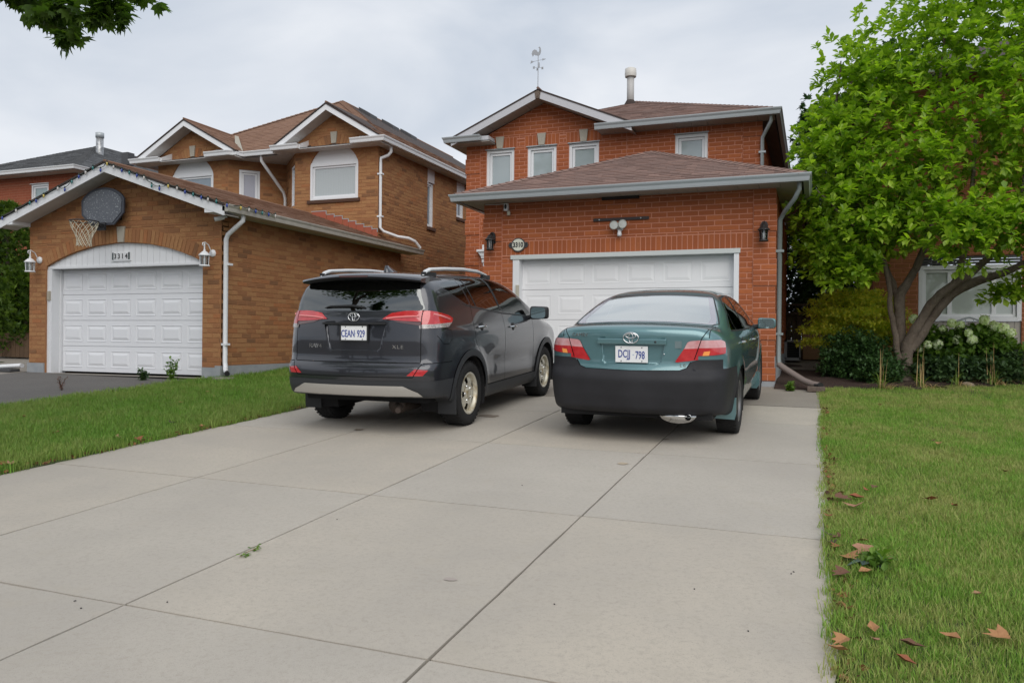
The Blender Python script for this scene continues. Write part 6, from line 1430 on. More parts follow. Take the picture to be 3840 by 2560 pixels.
LM_hyd = leafmat('hydrangea_leaf', (0.16, 0.27, 0.035), (0.055, 0.12, 0.020), .3, .5)
LM_drk = leafmat('bed_leaf', (0.075, 0.135, 0.045), (0.024, 0.055, 0.022), .2, .55)
LM_day = leafmat('daylily_leaf', (0.22, 0.30, 0.05), (0.12, 0.20, 0.03), .3, .5)
LM_straw = leafmat('straw_stalk', (0.50, 0.36, 0.17), (0.36, 0.24, 0.11), .15, .7)
M_petal = leafmat('cream_petal', (0.78, 0.80, 0.62), (0.60, 0.66, 0.45), .3, .6)
LEAF_V = [(0, 0, 0), (-.20, .42, .06), (-.27, .68, .05), (0, 1, -.10), (.27, .68, .05), (.20, .42, .06), (0, .55, -.02)]
LEAF_F = [(0, 6, 1), (1, 6, 2), (2, 6, 3), (3, 6, 4), (4, 6, 5), (5, 6, 0)]
MAP_V = [(0, 0, 0), (-.30, .10, .02), (-.55, .42, -.06), (-.28, .48, .03), (-.30, .82, -.03), (-.10, .66, .03), (0, 1.05, -.12), (.10, .66, .03), (.30, .82, -.03), (.28, .48, .03), (.55, .42, -.06), (.30, .10, .02), (0, .40, 0)]
MAP_F = [(12, i, i+1) for i in range(0, 11)]+[(12, 11, 0)]
SMALL_V = [(0, 0, 0), (-.28, .5, .04), (0, 1, -.06), (.28, .5, .04)]; SMALL_F = [(0, 1, 2), (0, 2, 3)]
SPRAY_V = [(0, 0, 0), (-.12, .35, 0), (-.30, .55, .05), (-.06, .60, 0), (0, 1, 0), (.06, .60, 0), (.30, .55, .05), (.12, .35, 0)]; SPRAY_F = [(0, 1, 7), (1, 2, 3), (1, 3, 7), (3, 4, 5), (3, 5, 7), (5, 6, 7)]
def rnd_dirs(n):
    v = NR.normal(size=(n, 3)); return v/np.linalg.norm(v, axis=1, keepdims=True)
def blob_points(blobs, n, shell=0.45, lump=0.35):
    """points through a set of ellipsoids (cx,cy,cz,rx,ry,rz,weight), denser towards the outside, returned with outward directions"""
    wts = np.array([b[6] for b in blobs], float); wts /= wts.sum(); P = []; Dv = []
    for b, k in zip(blobs, NR.multinomial(n, wts)):
        d = rnd_dirs(k); r = NR.random(k)**shell
        # lumpy outline
        ph = 1+lump*np.sin(d[:, 0]*5.1+b[0]*3)*np.sin(d[:, 1]*4.7+b[1])*np.sin(d[:, 2]*5.3+b[2]*2)
        P.append(np.array(b[:3])+d*np.array(b[3:6])*(r*ph)[:, None]); Dv.append(d)
    return np.concatenate(P), np.concatenate(Dv)
def whorls(P, Dv, nl, lsize, up=0.5, spread=(0.55, 1.25)):
    """a rosette of leaves at each shoot tip"""
    d = Dv*0.7+np.array([0, 0, up])+NR.normal(size=Dv.shape)*0.35; d /= np.linalg.norm(d, axis=1, keepdims=True)
    X, Y, Z = basis(d, NR.random(len(d))*6.28); pos = []; dirs = []; sz = []; tn = []
    for k in range(nl):
        a = 2*math.pi*k/nl+NR.normal(size=len(P))*.3; el = NR.uniform(spread[0], spread[1], len(P))
        v = (X*np.cos(a)[:, None]+Z*np.sin(a)[:, None])*np.sin(el)[:, None]+Y*np.cos(el)[:, None]; v[:, 2] -= NR.uniform(0.0, .35, len(P))
        pos.append(P+Y*NR.uniform(-.05, .03, len(P))[:, None]); dirs.append(v); sz.append(lsize*NR.uniform(.7, 1.2, len(P))); tn.append(NR.random(len(P)))
    pos, dirs, sz, tn = np.concatenate(pos), np.concatenate(dirs), np.concatenate(sz), np.concatenate(tn)
    # blades turn their upper side to the sky
    y = dirs/np.linalg.norm(dirs, axis=1, keepdims=True); x = np.cross(y, np.tile([0, 0, 1.], (len(y), 1)))+NR.normal(size=y.shape)*.25
    x -= y*(x*y).sum(1, keepdims=True); x /= np.linalg.norm(x, axis=1, keepdims=True); z = np.cross(x, y)
    return pos, x, y, z, sz, tn
def single_leaves(P, X, Y, Z, S, T, n, tv, tf, m, parent, name='leaf', cond=None):
    """the n nearest leaves that face into the picture become objects of their own; returns a mask of the rest"""
    v = P-np.array([0, 0, CAM_Z]); d = v@np.array(CAM_F); x = v@np.array(CAM_R)/d; y = v@np.array(CAM_U)/d
    sc = np.where((np.abs(x) < .66) & (np.abs(y) < .44) & (d > 0), S/d, 0); ix = np.argsort(-sc)[:n]; rest = np.ones(len(P), bool); rest[ix] = False
    mes = []
    for k in range(8):
        b = MB(); b.add(tv, tf, R.random(), True); mes.append(b.mesh(name, m, fix=False))
    w = worg(parent)
    for i in ix:
        o = link(name, mes[i % 8], parent); M_ = Matrix.Identity(4)
        for r in range(3): M_[r][0] = X[i, r]*S[i]; M_[r][1] = Y[i, r]*S[i]; M_[r][2] = Z[i, r]*S[i]; M_[r][3] = P[i, r]-w[r]
        o.matrix_local = M_
    return rest
def foliage(name, parent, P, X, Y, Z, S, T, tv, tf, m, kind=None):
    w = worg(parent) if parent is not None else Vector((0, 0, 0)); o = link(name, scatter_mesh(name, tv, tf, P-np.array(w), X, Y, Z, S, m, T), parent)
    if kind: o['kind'] = kind
    return o
def limbs(parent, paths, m, name='trunk', n=10):
    b = MB()
    for pts, rs in paths:
        # subdivide and wobble
        P = [Vector(p) for p in pts]; Q = []; RR = []
        for i in range(len(P)-1):
            for k in range(4):
                t = k/4; p0 = P[max(i-1, 0)]; p1 = P[i]; p2 = P[i+1]; p3 = P[min(i+2, len(P)-1)]
                q = 0.5*((2*p1)+(p2-p0)*t+(2*p0-5*p1+4*p2-p3)*t*t+(3*p1-p0-3*p2+p3)*t**3); Q.append(q+Vector((R.uniform(-1, 1), R.uniform(-1, 1), 0))*.012); RR.append((rs[i]*(1-t)+rs[i+1]*t)*R.uniform(.93, 1.07))
        Q.append(P[-1]); RR.append(rs[-1]); b.tube(Q, RR, n)
    return b.build(name, m, parent)
# ---- the big broad-leaved tree on the right
tx, ty = 1.36, 14.0
mg = thing('magnolia_tree', 'bright green broad leaved tree with several leaning trunks on the right lawn edge', 'tree', (tx, ty, GZ(tx, ty)+.03))
tr = limbs(mg, [([(1.36, 14.0, .70), (1.36, 14.0, 1.0), (1.37, 14.0, 1.30), (1.50, 13.95, 1.62), (1.70, 13.9, 2.0), (1.88, 13.8, 2.2), (2.3, 13.6, 2.55), (2.75, 13.5, 3.2), (2.9, 13.4, 4.5)], [.135, .105, .10, .075, .07, .065, .055, .04, .02]),
    ([(1.42, 14.0, 1.28), (1.58, 14.0, 1.55), (1.82, 14.0, 1.95), (2.05, 14.0, 2.2), (2.35, 14.0, 2.36), (2.8, 14.0, 2.52), (3.3, 14.0, 2.9), (3.9, 14.0, 3.8)], [.085, .075, .075, .078, .065, .05, .04, .02]),
    ([(1.84, 14.0, 1.98), (1.94, 13.95, 2.2), (2.08, 13.9, 2.5), (2.2, 13.9, 3.2), (2.3, 13.9, 4.8)], [.05, .05, .05, .04, .02]),
    ([(1.34, 14.05, .80), (1.30, 14.1, 1.2), (1.28, 14.12, 1.7), (1.27, 14.15, 2.1), (1.40, 14.15, 2.4), (1.55, 14.1, 2.7), (1.75, 14.1, 3.6), (1.8, 14.1, 5.2), (1.9, 14.1, 6.6)], [.09, .085, .085, .085, .06, .055, .045, .03, .012]),
    ([(1.27, 14.15, 2.05), (1.17, 14.2, 2.35), (0.95, 14.2, 2.9), (0.6, 14.1, 3.8), (.3, 14.0, 5.0), (.35, 14, 6.0)], [.06, .05, .045, .035, .025, .01]),
    ([(1.30, 13.98, .85), (1.24, 13.95, 1.15), (1.18, 13.95, 1.6), (1.12, 13.95, 1.95), (1.09, 13.95, 2.4), (.9, 13.8, 2.9), (.4, 13.6, 3.4), (0, 13.4, 3.8)], [.055, .05, .045, .042, .038, .03, .02, .01]),
    ([(1.15, 14.05, .72), (1.25, 14.05, .92), (1.33, 14.0, 1.05)], [.10, .09, .08])], M_bark)
blobs = [(0.55, 13.75, 3.35, 1.0, 1.0, .85, 3.2), (.25, 13.9, 4.5, .78, .85, .85, 2.2), (1.15, 13.8, 4.3, 1.3, 1.2, 1.2, 3.5), (.75, 14.0, 5.6, .85, .9, .85, 2.1), (1.6, 14.1, 6.2, 1.25, 1.15, 1.1, 3.0), (2.55, 13.9, 5.0, 1.35, 1.2, 1.4, 3.8), (3.3, 13.8, 4.0, 1.1, 1.1, 1.2, 3.0), (2.1, 12.9, 3.05, .82, .55, .58, 1.9), (3.35, 12.9, 3.0, .8, .6, .6, 1.6), (2.7, 14.2, 6.9, 1.3, 1.0, .9, 2.4), (3.6, 14.2, 6.0, 1.0, 1.0, 1.2, 2.0), (1.15, 14.1, 3.3, .9, .9, .5, 1.2), (.05, 13.7, 2.8, .42, .45, .42, .7), (.45, 13.5, 2.55, .5, .45, .32, .8), (2.62, 13.7, 2.12, .34, .3, .14, .22), (3.0, 13.7, 2.3, .3, .3, .2, .22)]
P, Dv = blob_points(blobs, 4300, .42, .45)
# extra upright shoots along the outline
LP, LX_, LY_, LZ_, LS, LT = whorls(P, Dv, 8, .135, .55)
keep = ~((LP[:, 0] < -0.10) & (LP[:, 1] < 12.9)) & (LP[:, 2] > 1.95) & ~((LP[:, 0] < -.53) & (LP[:, 1] < 17.8))
LP, LX_, LY_, LZ_, LS, LT = [a[keep] for a in (LP, LX_, LY_, LZ_, LS, LT)]
cr0 = bpy.data.objects.new('crown', None); COL.objects.link(cr0); cr0.parent = mg
rest = single_leaves(LP, LX_, LY_, LZ_, LS, LT, 300, LEAF_V, LEAF_F, LM_mag, cr0)
foliage('leaves', cr0, LP[rest], LX_[rest], LY_[rest], LZ_[rest], LS[rest], LT[rest], LEAF_V, LEAF_F, LM_mag, 'stuff')
# dark hanging leaves low on the right, seen against the neighbour's window
# ---- generic smaller tree
def tree(name, label, cat, x, y, blobs, n, nl, ls, m, tv, tf, trunk_path, tr_r, group=None, bark=None, keepf=None, up=.4, zb=None):
    t = thing(name, label, cat, (x, y, GZ(x, y)), group); limbs(t, [(trunk_path, tr_r)], bark or M_barkd)
    P, Dv = blob_points(blobs, n); A = whorls(P, Dv, nl, ls, up)
    if keepf is not None: k = keepf(A[0]); A = [a[k] for a in A]
    foliage('crown', t, *A, tv, tf, m); return t
tree('maple_tree', 'dark green tree rising behind the fence beside the red house', 'tree', 1.2, 23.5, [(.9, 23.5, 6.3, 1.7, 1.8, 1.7, 3), (.2, 23.2, 5.0, 1.2, 1.4, 1.2, 2), (2.3, 23.6, 7.8, 2.0, 1.8, 1.7, 3), (.4, 23.2, 7.3, .95, 1.1, .9, 1.3), (1.6, 23.5, 4.2, 1.9, 1.5, 1.3, 2)], 2600, 5, .19, LM_bg, MAP_V, MAP_F, [(1.2, 23.5, 1), (1.2, 23.5, 3), (1.0, 23.5, 6)], [.2, .16, .05], keepf=lambda P: (P[:, 0] > -.75))
tree('cedar_tree', 'dark evergreen mass behind the lattice fence', 'tree', .5, 19.6, [(-.2, 19.6, 2.9, .8, .8, 1.9, 3), (.5, 19.6, 3.0, .9, .8, 1.8, 2), (1.3, 19.8, 3.3, .9, .8, 1.9, 2), (2.2, 19.8, 3.0, .9, .8, 1.7, 2)], 5200, 5, .17, LM_bg, SPRAY_V, SPRAY_F, [(.5, 19.6, 1), (.6, 19.6, 3)], [.1, .05], keepf=lambda P: P[:, 0] > -.9, up=.2)
for i, (x, y, hgt, r, lab) in enumerate(((-18.15, 13.3, 4.45, .62, 'tall cedar with a bright top beside the left garage'), (-19.15, 13.5, 4.0, .7, 'cedar at the left edge of the view, beyond the tall one'), (-17.35, 13.2, 2.9, .55, 'shortest cedar squeezed against the corner of the left garage'))):
    t = thing('cedar_tree', lab, 'tree', (x, y, GZ(x, y)), 'cedars beside the left garage'); z0 = GZ(x, y); limbs(t, [([(x, y, z0-.1), (x, y, z0+1), (x, y, hgt-.5)], [.09, .07, .02])], M_barkd)
    n = int(2600*r); u = NR.random(n)**.8; zz = z0+.15+u*(hgt-z0-.1); prof = np.sin(np.clip((1-u), 0, 1)**.6*math.pi*.62)*r*1.15; a = NR.random(n)*6.283; rr = prof*(NR.random(n)**.35)*(1+.25*np.sin(a*5+zz*4))
    P = np.stack([x+rr*np.cos(a), y+rr*np.sin(a), zz], 1); Dv = np.stack([np.cos(a), np.sin(a), np.full(n, .35)], 1); A = whorls(P, Dv, 3, .20, .9, (.2, .8)); foliage('crown', t, *A, SPRAY_V, SPRAY_F, LM_ced)
# ---- street tree whose bough hangs into the top left corner
mt = thing('maple_tree', 'maple bough with dark lobed leaves hanging in at the top left corner', 'tree', (-8.0, 1.2, GZ(-8, 1.2)))
limbs(mt, [([(-8, 1.2, 0), (-8, 1.25, 1.5), (-7.9, 1.4, 3.4), (-7.7, 1.8, 5.5), (-7.6, 2.0, 7.5)], [.24, .19, .16, .12, .05]), ([(-7.85, 1.5, 4.0), (-7.4, 3.0, 5.3), (-6.8, 4.6, 5.6), (-6.3, 5.6, 5.4), (-5.95, 6.3, 5.05)], [.09, .06, .04, .022, .008]), ([(-6.8, 4.6, 5.6), (-5.9, 5.3, 5.6), (-5.35, 5.9, 5.25)], [.03, .018, .006])], M_barkd)
def dpt(u, v, d):
    r, q = (u-1176)/1807.0, (784-v)/1807.0; return Vector((0, 0, CAM_Z))+(CAM_F+CAM_R*r+CAM_U*q)*d
bb = [(*dpt(130, 35, 8.0), .30, .35, .13, 2.0), (*dpt(155, 88, 7.9), .09, .12, .11, .9), (*dpt(40, -20, 8.2), .35, .4, .12, 2.2), (*dpt(255, 5, 7.9), .20, .25, .10, 1.4), (*dpt(225, 40, 7.9), .10, .12, .09, .6), (*dpt(282, 45, 7.9), .05, .08, .08, .35), (*dpt(120, -70, 8.3), .6, .6, .2, 3), (*dpt(300, -50, 8.2), .35, .5, .18, 2)]
P, Dv = blob_points(bb, 260, .5, .3); A = list(whorls(P, Dv*np.array([1, 1, .3]), 3, .145, -.5, (.6, 1.5)))
P2, D2 = blob_points([(-7.8, 1.2, 7.8, 3.6, 3.4, 2.0, 1)], 1500, .45); A2 = whorls(P2, D2, 4, .20, .2)
cr1 = bpy.data.objects.new('crown', None); COL.objects.link(cr1); cr1.parent = mt
rest = single_leaves(*A, 300, MAP_V, MAP_F, LM_map, cr1)
foliage('leaves', cr1, *[np.concatenate([a[rest], b]) for a, b in zip(A, A2)], MAP_V, MAP_F, LM_map, 'stuff')
# ---- trees across the street, mirrored in the car windows
for i, (x, y, h_, lab) in enumerate(((-16.6, -10.5, 8.0, 'street tree behind the viewer, leftmost in the mirror of the rear window'), (-14.2, -10.2, 8.8, 'street tree behind the viewer, second in the rear window reflection'), (-11.6, -10.6, 10.6, 'tallest street tree behind the viewer, in the rear window reflection'), (-9.3, -10.3, 6.8, 'low street tree behind the viewer, last in the rear window reflection'))):
    tree('street_tree', lab, 'tree', x, y, [(x, y, h_*.62, h_*.16, 1.2, h_*.22, 3), (x+.3, y, h_*.85, h_*.10, .8, h_*.14, 1.5), (x-.5, y, h_*.5, h_*.15, 1.0, h_*.14, 1.5)], 700, 5, .34, LM_bg, MAP_V, MAP_F, [(x, y, -.6), (x, y, 2), (x+.1, y, h_*.8)], [.2, .15, .05], group='street trees behind the viewer')
# ---- shrubs in the bed
def shrub(name, label, x, y, blobs, n, nl, ls, m, tv, tf, up=.4, stems=5, spread=(.55, 1.25), shell=.4, cat='shrub', lump=.3):
    z0 = GZ(x, y)+.03; t = thing(name, label, cat, (x, y, z0)); ps = []
    for k in range(stems):
        b = blobs[k % len(blobs)]; ps.append(([(x+R.uniform(-.08, .08), y+R.uniform(-.08, .08), z0-.05), ((x+b[0])/2, (y+b[1])/2, (z0+b[2])/2), (b[0], b[1], b[2])], [.022, .016, .006]))
    limbs(t, ps, M_barkd, 'stem', 6); P, Dv = blob_points(blobs, n, shell, lump); A = whorls(P, Dv, nl, ls, up, spread); k = A[0][:, 2] > z0-.02; A = [a[k] for a in A]; foliage('foliage', t, *A, tv, tf, m); return t
shrub('yew_bush', 'rounded dark green yew at the left of the bed, in front of the yellow shrub', .62, 14.0, [(.62, 14.05, 1.18, .58, .5, .42, 3), (.40, 14.0, 1.0, .36, .4, .30, 1), (1.0, 13.95, 1.0, .40, .4, .34, 1.5)], 2600, 4, .085, LM_yew, SPRAY_V, SPRAY_F, .5)
shrub('yew_bush', 'small low yew ball in front of the big round one', .93, 13.45, [(.93, 13.45, .93, .34, .3, .24, 1)], 900, 4, .08, LM_yew, SPRAY_V, SPRAY_F, .5)
jb = [(.50+.22*k+R.uniform(-.1, .1), 14.55+R.uniform(-.25, .25), 1.42+.155*j+R.uniform(-.05, .05), .34, .32, .06, 1) for j in range(6) for k in range(-2+(j > 3), 4-(j > 3))]
shrub('japanese_maple', 'feathery yellow green maple shrub spreading over the dark yew', .70, 14.6, jb, 3600, 4, .085, LM_jap, SPRAY_V, SPRAY_F, .35, 9, (.5, 1.3), .5)
hy = shrub('hydrangea_bush', 'hydrangea with cream flower heads under the white window', 2.2, 14.5, [(2.45, 14.5, 1.42, .45, .4, .28, 2), (1.75, 14.6, 1.35, .42, .4, .34, 2), (2.1, 14.4, 1.1, .6, .4, .28, 2), (2.8, 14.5, 1.25, .35, .35, .25, 1)], 900, 5, .12, LM_hyd, LEAF_V, LEAF_F, .4, 8)
for (x, z, r) in ((2.12, 1.44, .075), (2.30, 1.44, .075), (2.46, 1.75, .075), (1.48, 1.77, .07), (2.02, 1.70, .07), (2.15, 1.68, .06), (2.62, 1.66, .08), (2.74, 1.63, .08), (2.82, 1.55, .07), (2.24, 1.55, .06), (1.68, 1.36, .06), (1.84, 1.36, .08), (1.62, 1.60, .05), (1.9, 1.62, .05), (1.57, 1.30, .06)):
    y = 14.15+R.uniform(-.1, .15); d = rnd_dirs(70); P = np.array([x, y, z])+d*r*NR.uniform(.85, 1.05, (70, 1)); X, Y, Z = basis(d+NR.normal(size=d.shape)*.25, NR.random(70)*6.28)
    foliage('flower_head', hy, P, X, Z, Y, np.full(70, r*.55), NR.random(70), [(-.5, -.5, 0), (.5, -.5, .05), (.5, .5, 0), (-.5, .5, .05)], [(0, 1, 2), (0, 2, 3)], M_petal)
shrub('perennial', 'dark leafy plants filling the bed between tree and hydrangea', 2.0, 13.9, [(1.75, 13.9, .95, .35, .3, .22, 1), (2.15, 13.95, .95, .4, .3, .22, 1), (2.55, 14.0, .95, .4, .3, .22, 1)], 900, 5, .09, LM_drk, LEAF_V, LEAF_F, .4, 6)
shrub('perennial', 'flat topped perennial with pale green heads at the right of the bed', 3.05, 14.4, [(2.9, 14.4, 1.05, .35, .3, .24, 1), (3.35, 14.6, 1.05, .45, .3, .24, 1), (3.0, 14.4, 1.22, .5, .3, .03, .4)], 1100, 5, .075, LM_drk, SPRAY_V, SPRAY_F, .5, 6)
def blades(name, parent, x, y, z0, n, L0, L1, w, m, lean=(.2, .9), straight=False, rad=.05):
    V = []; Fq = []; T = []
    for _ in range(n):
        a = R.uniform(0, 6.283); L = R.uniform(L0, L1); le = R.uniform(*lean); bx, by = x+R.uniform(-rad, rad), y+R.uniform(-rad, rad); dx, dy = math.cos(a), math.sin(a); px, py = -dy*w, dx*w; k = len(V); sg = 5
        for i in range(sg+1):
            t = i/sg; h_ = (t-(0 if straight else .62*le*t*t*t))*L*(1-.35*le if not straight else 1); o = le*L*(t*t if not straight else t*.5); ww = (1-t*.85)
            V += [(bx+dx*o-px*ww, by+dy*o-py*ww, z0+h_), (bx+dx*o+px*ww, by+dy*o+py*ww, z0+h_)]
        for i in range(sg): Fq.append((k+2*i, k+2*i+1, k+2*i+3, k+2*i+2)); T.append(R.random())
    w_ = worg(parent); return link(name, npmesh(name, np.array(V)-np.array(w_), Fq, m, T), parent)
for i, (x, y, n, ns, lab) in enumerate(((.90, 12.62, 16, 7, 'daylily clump with four tall straw stalks, left of the tree trunk'), (1.45, 12.98, 18, 8, 'daylily clump with tall pale stalks just right of the tree trunk'), (1.95, 13.3, 12, 1, 'low green daylily tuft in the middle of the bed edge'), (2.50, 13.72, 18, 5, 'daylily clump with thin dry stalks, second from the right'), (2.98, 14.0, 16, 6, 'rightmost daylily clump with leaning straw stubs'))):
    z0 = GZ(x, y)+.01; t = thing('daylily_clump', lab, 'plant', (x, y, z0), 'daylilies along the edge of the bed')
    blades('green_leaves', t, x, y, z0, n, .25, .5, .008, LM_day, (.3, 1.0)); blades('straw_leaves', t, x+.1, y-.03, z0, int(n*1.3), .2, .42, .006, LM_straw, (.9, 1.5), rad=.08); blades('dry_stalk', t, x, y, z0, ns, .35, .66, .0065, LM_straw, (.02, .28), True)
# weeds by the left garage door and in the kerb
def weed(label, x, y, hgt, n, ls, m, reddish=False):
    z0 = GZ(x, y); t = thing('weed', label, 'weed', (x, y, z0)); ps = []; P = []; D_ = []
    for k in range(n):
        tx_, ty_ = x+R.uniform(-.12, .12)*hgt*2, y+R.uniform(-.1, .1); hh = hgt*R.uniform(.5, 1); ps.append(([(x, y, z0-.02), (x+(tx_-x)*.4, y+(ty_-y)*.4, z0+hh*.5), (tx_, ty_, z0+hh)], [.006, .004, .002]))
        for q in range(14): s_ = q/14; P.append((x+(tx_-x)*s_, y+(ty_-y)*s_, z0+hh*s_)); a = R.uniform(0, 6.28); D_.append((math.cos(a), math.sin(a), .3))
    limbs(t, ps, M_barkd if reddish else LM_hyd, 'stem', 5); A = whorls(np.array(P), np.array(D_), 2, ls, .2); foliage('leaves', t, *A, LEAF_V, LEAF_F, m); return t
weed('tall green weed growing against the white door of the left garage', -10.15, 10.36, .42, 6, .07, LM_hyd); weed('low spreading weed beside the tall one at the left garage', -10.62, 10.2, .18, 6, .07, LM_drk)
weed('small reddish weed in the asphalt edge by the left lawn', -10.75, 8.75, .2, 4, .03, leafmat('reddish_leaf', (.20, .09, .06), (.12, .05, .04), .2), True)
weed('green weeds at the foot of the grey downspout', -.33, 12.05, .13, 10, .06, LM_hyd); weed('broad leaved weed at the driveway edge among fallen leaves', .30, 4.32, .10, 9, .06, LM_hyd); weed('pale leafy weed in the right lawn', 1.15, 5.05, .07, 7, .055, LM_day); weed('leafy weed at the right edge of the near lawn', 1.75, 3.45, .08, 6, .07, LM_hyd)
# ================================================================== SMALL THINGS
# ---- basketball hoop on the left garage gable
hx, hy_, hz = -11.86, 10.6, 3.64
hoop = thing('basketball_hoop', 'worn dark grey basketball backboard with rim and net on the left garage gable', 'basketball hoop', (hx, hy_, 3.3))
M_bb = mat('dark_backboard', (0.095, 0.105, 0.125), 0.5, n1=(30, 0.9, (0.50, 0.53, 0.55), 8, 0.575, 0.64), n2=(4, .4, (.13, .14, .16)))
M_bbr = mat('backboard_rim', (0.045, 0.05, 0.065), 0.55)
def bbpoly(s, y): 
    w, zt, zb = .50*s, .345*s, -.30*s; pts = []
    for t in np.linspace(math.pi*.90, math.pi*.10, 14): pts.append((hx+w*1.02*math.cos(t)/math.cos(math.pi*.10)*1.0, y, hz+zt*.15+(zt*.92)*math.sin(t)))
    return pts+[(hx+w, y, hz-.10*s), (hx+w*.55, y, hz+zb), (hx-w*.55, y, hz+zb), (hx-w, y, hz-.10*s)]
b = MB(); b.prism(bbpoly(1.0, hy_-.16), (0, .03, 0)); b.build('backboard_frame', M_bbr, hoop)
b = MB(); b.prism(bbpoly(.89, hy_-.168), (0, .02, 0)); b.build('backboard', M_bb, hoop)
b = MB(); b.box((hx-.3, hy_-.13, hz-.2), (hx-.22, hy_, hz+.2)); b.box((hx+.22, hy_-.13, hz-.2), (hx+.3, hy_, hz+.2)); b.build('wall_bracket', M_blackm, hoop)
rx_, ry_, rz_ = hx, hy_-.53, 3.355; rr_ = .228
b = MB(); b.tube([(rx_+rr_*math.cos(t), ry_+rr_*math.sin(t), rz_) for t in np.linspace(0, 2*math.pi, 33)], .011, 6); b.box((rx_-.10, hy_-.185, rz_-.11), (rx_+.10, hy_-.165, rz_+.03)); b.tube([(rx_-.08, hy_-.18, rz_-.08), (rx_-.10, ry_+.2, rz_-.01)], .01, 6); b.tube([(rx_+.08, hy_-.18, rz_-.08), (rx_+.10, ry_+.2, rz_-.01)], .01, 6); b.box((rx_-.06, ry_+.2, rz_-.04), (rx_+.06, hy_-.17, rz_-.0)); b.build('rim', M_blackm, hoop)
b = MB(); nn = 12; prof = [(rr_, 0), (rr_*.93, -.07), (rr_*.80, -.15), (rr_*.62, -.225), (rr_*.52, -.30), (rr_*.50, -.37), (rr_*.54, -.43)]
for k in range(nn):
    for s_ in (1, -1):
        b.tube([(rx_+r*math.cos(2*math.pi*(k+s_*i*.5)/nn), ry_+r*math.sin(2*math.pi*(k+s_*i*.5)/nn), rz_+z) for i, (r, z) in enumerate(prof)], .0048, 4)
b.build('net', mat('dirty_net', (0.62, 0.58, 0.46), .8), hoop)
# ---- lanterns
M_lg = glass('lantern_glass', (0.75, 0.78, 0.78), 0.06); M_bulb = mat('bulb', (.8, .8, .78), .3); M_lan = mat('dark_bronze', (0.035, 0.033, 0.033), .45, metal=.3)
def white_lantern(x, y, z, label):
    t = thing('wall_lantern', label, 'lantern', (x, y, z), 'white lanterns on the left garage'); bx, by = x, y-.20
    b = MB(); b.lathe([(0, -.03), (.06, -.028), (.068, -.01), (.068, .0)], (x, y, z+.05), 8, 'y'); b.build('wall_plate', M_whitev, t)
    b = MB(); b.tube([(x, y-.02, z+.03), (x, y-.06, z+.10), (x, y-.11, z+.18), (x, by+.01, z+.215), (x, by-.04, z+.20), (x, by-.045, z+.165), (x, by-.015, z+.15), (x, by+.01, z+.17)], .009, 7); b.tube([(bx, by, z+.205), (bx, by, z+.07)], .012, 8); b.build('scroll_arm', M_whitev, t)
    b = MB(); b.lathe([(.01, .10), (.022, .09), (.012, .075), (.05, .05), (.085, .015), (.098, .0), (.098, -.012), (.09, -.012)], (bx, by, z), 12); b.build('lantern_roof', M_whitev, t)
    b = MB()
    for k in range(6): a = math.pi*k/3+.2; b.tube([(bx+.082*math.cos(a), by+.082*math.sin(a), z-.01), (bx+.074*math.cos(a), by+.074*math.sin(a), z-.17)], .0055, 5)
    b.lathe([(0, -.165), (.085, -.165), (.09, -.178), (.086, -.19), (0, -.19)], (bx, by, z), 12); b.build('cage', M_whitev, t)
    b = MB(); b.lathe([(.072, -.012), (.066, -.165)], (bx, by, z), 12); b.build('lantern_glass', M_lg, t); b = MB(); b.lathe([(0, -.16), (.018, -.155), (.022, -.06), (.0, -.03)], (bx, by, z), 8); b.build('bulb', M_bulb, t)
white_lantern(-13.60, 10.6, 2.73, 'white coach lantern at the left corner of the brown garage'); white_lantern(-9.52, 10.6, 2.735, 'white coach lantern right of the arch, near the downspout')
def dark_lantern(x, y, z, label):
    t = thing('wall_lantern', label, 'lantern', (x, y, z), 'dark lanterns on the red garage'); by = y-.12
    b = MB(); b.prism([(x-.055, y, z-.05), (x+.055, y, z-.05), (x+.055, y, z+.09), (x+.035, y, z+.13), (x, y, z+.145), (x-.035, y, z+.13), (x-.055, y, z+.09)], (0, -.02, 0)); b.build('wall_plate', M_lan, t)
    b = MB(); b.lathe([(0, .09), (.03, .085), (.05, .05), (.075, .015), (.092, .005), (.092, -.01), (0, -.01)], (x, by, z), 8); b.tube([(x, y-.01, z+.10), (x, y-.07, z+.125), (x, by, z+.085)], .012, 6); b.build('lantern_roof', M_lan, t)
    b = MB()
    for k in range(6): a = math.pi*k/3; b.tube([(x+.058*math.cos(a), by+.058*math.sin(a), z-.01), (x+.052*math.cos(a), by+.052*math.sin(a), z-.155)], .006, 5)
    b.lathe([(0, -.15), (.06, -.15), (.072, -.165), (.066, -.178), (0, -.178)], (x, by, z), 8); b.build('cage', M_lan, t); b = MB(); b.lathe([(.052, -.01), (.047, -.15)], (x, by, z), 6); b.build('lantern_glass', M_lg, t)
    b = MB(); b.lathe([(0, -.145), (.016, -.14), (.016, -.05), (0, -.03)], (x, by, z), 8); b.build('bulb', M_bulb, t)
dark_lantern(-5.18, G-.02, 3.07, 'dark lantern on the left pier of the red garage'); dark_lantern(-.735, G-.02, 3.06, 'dark lantern on the right pier of the red garage')
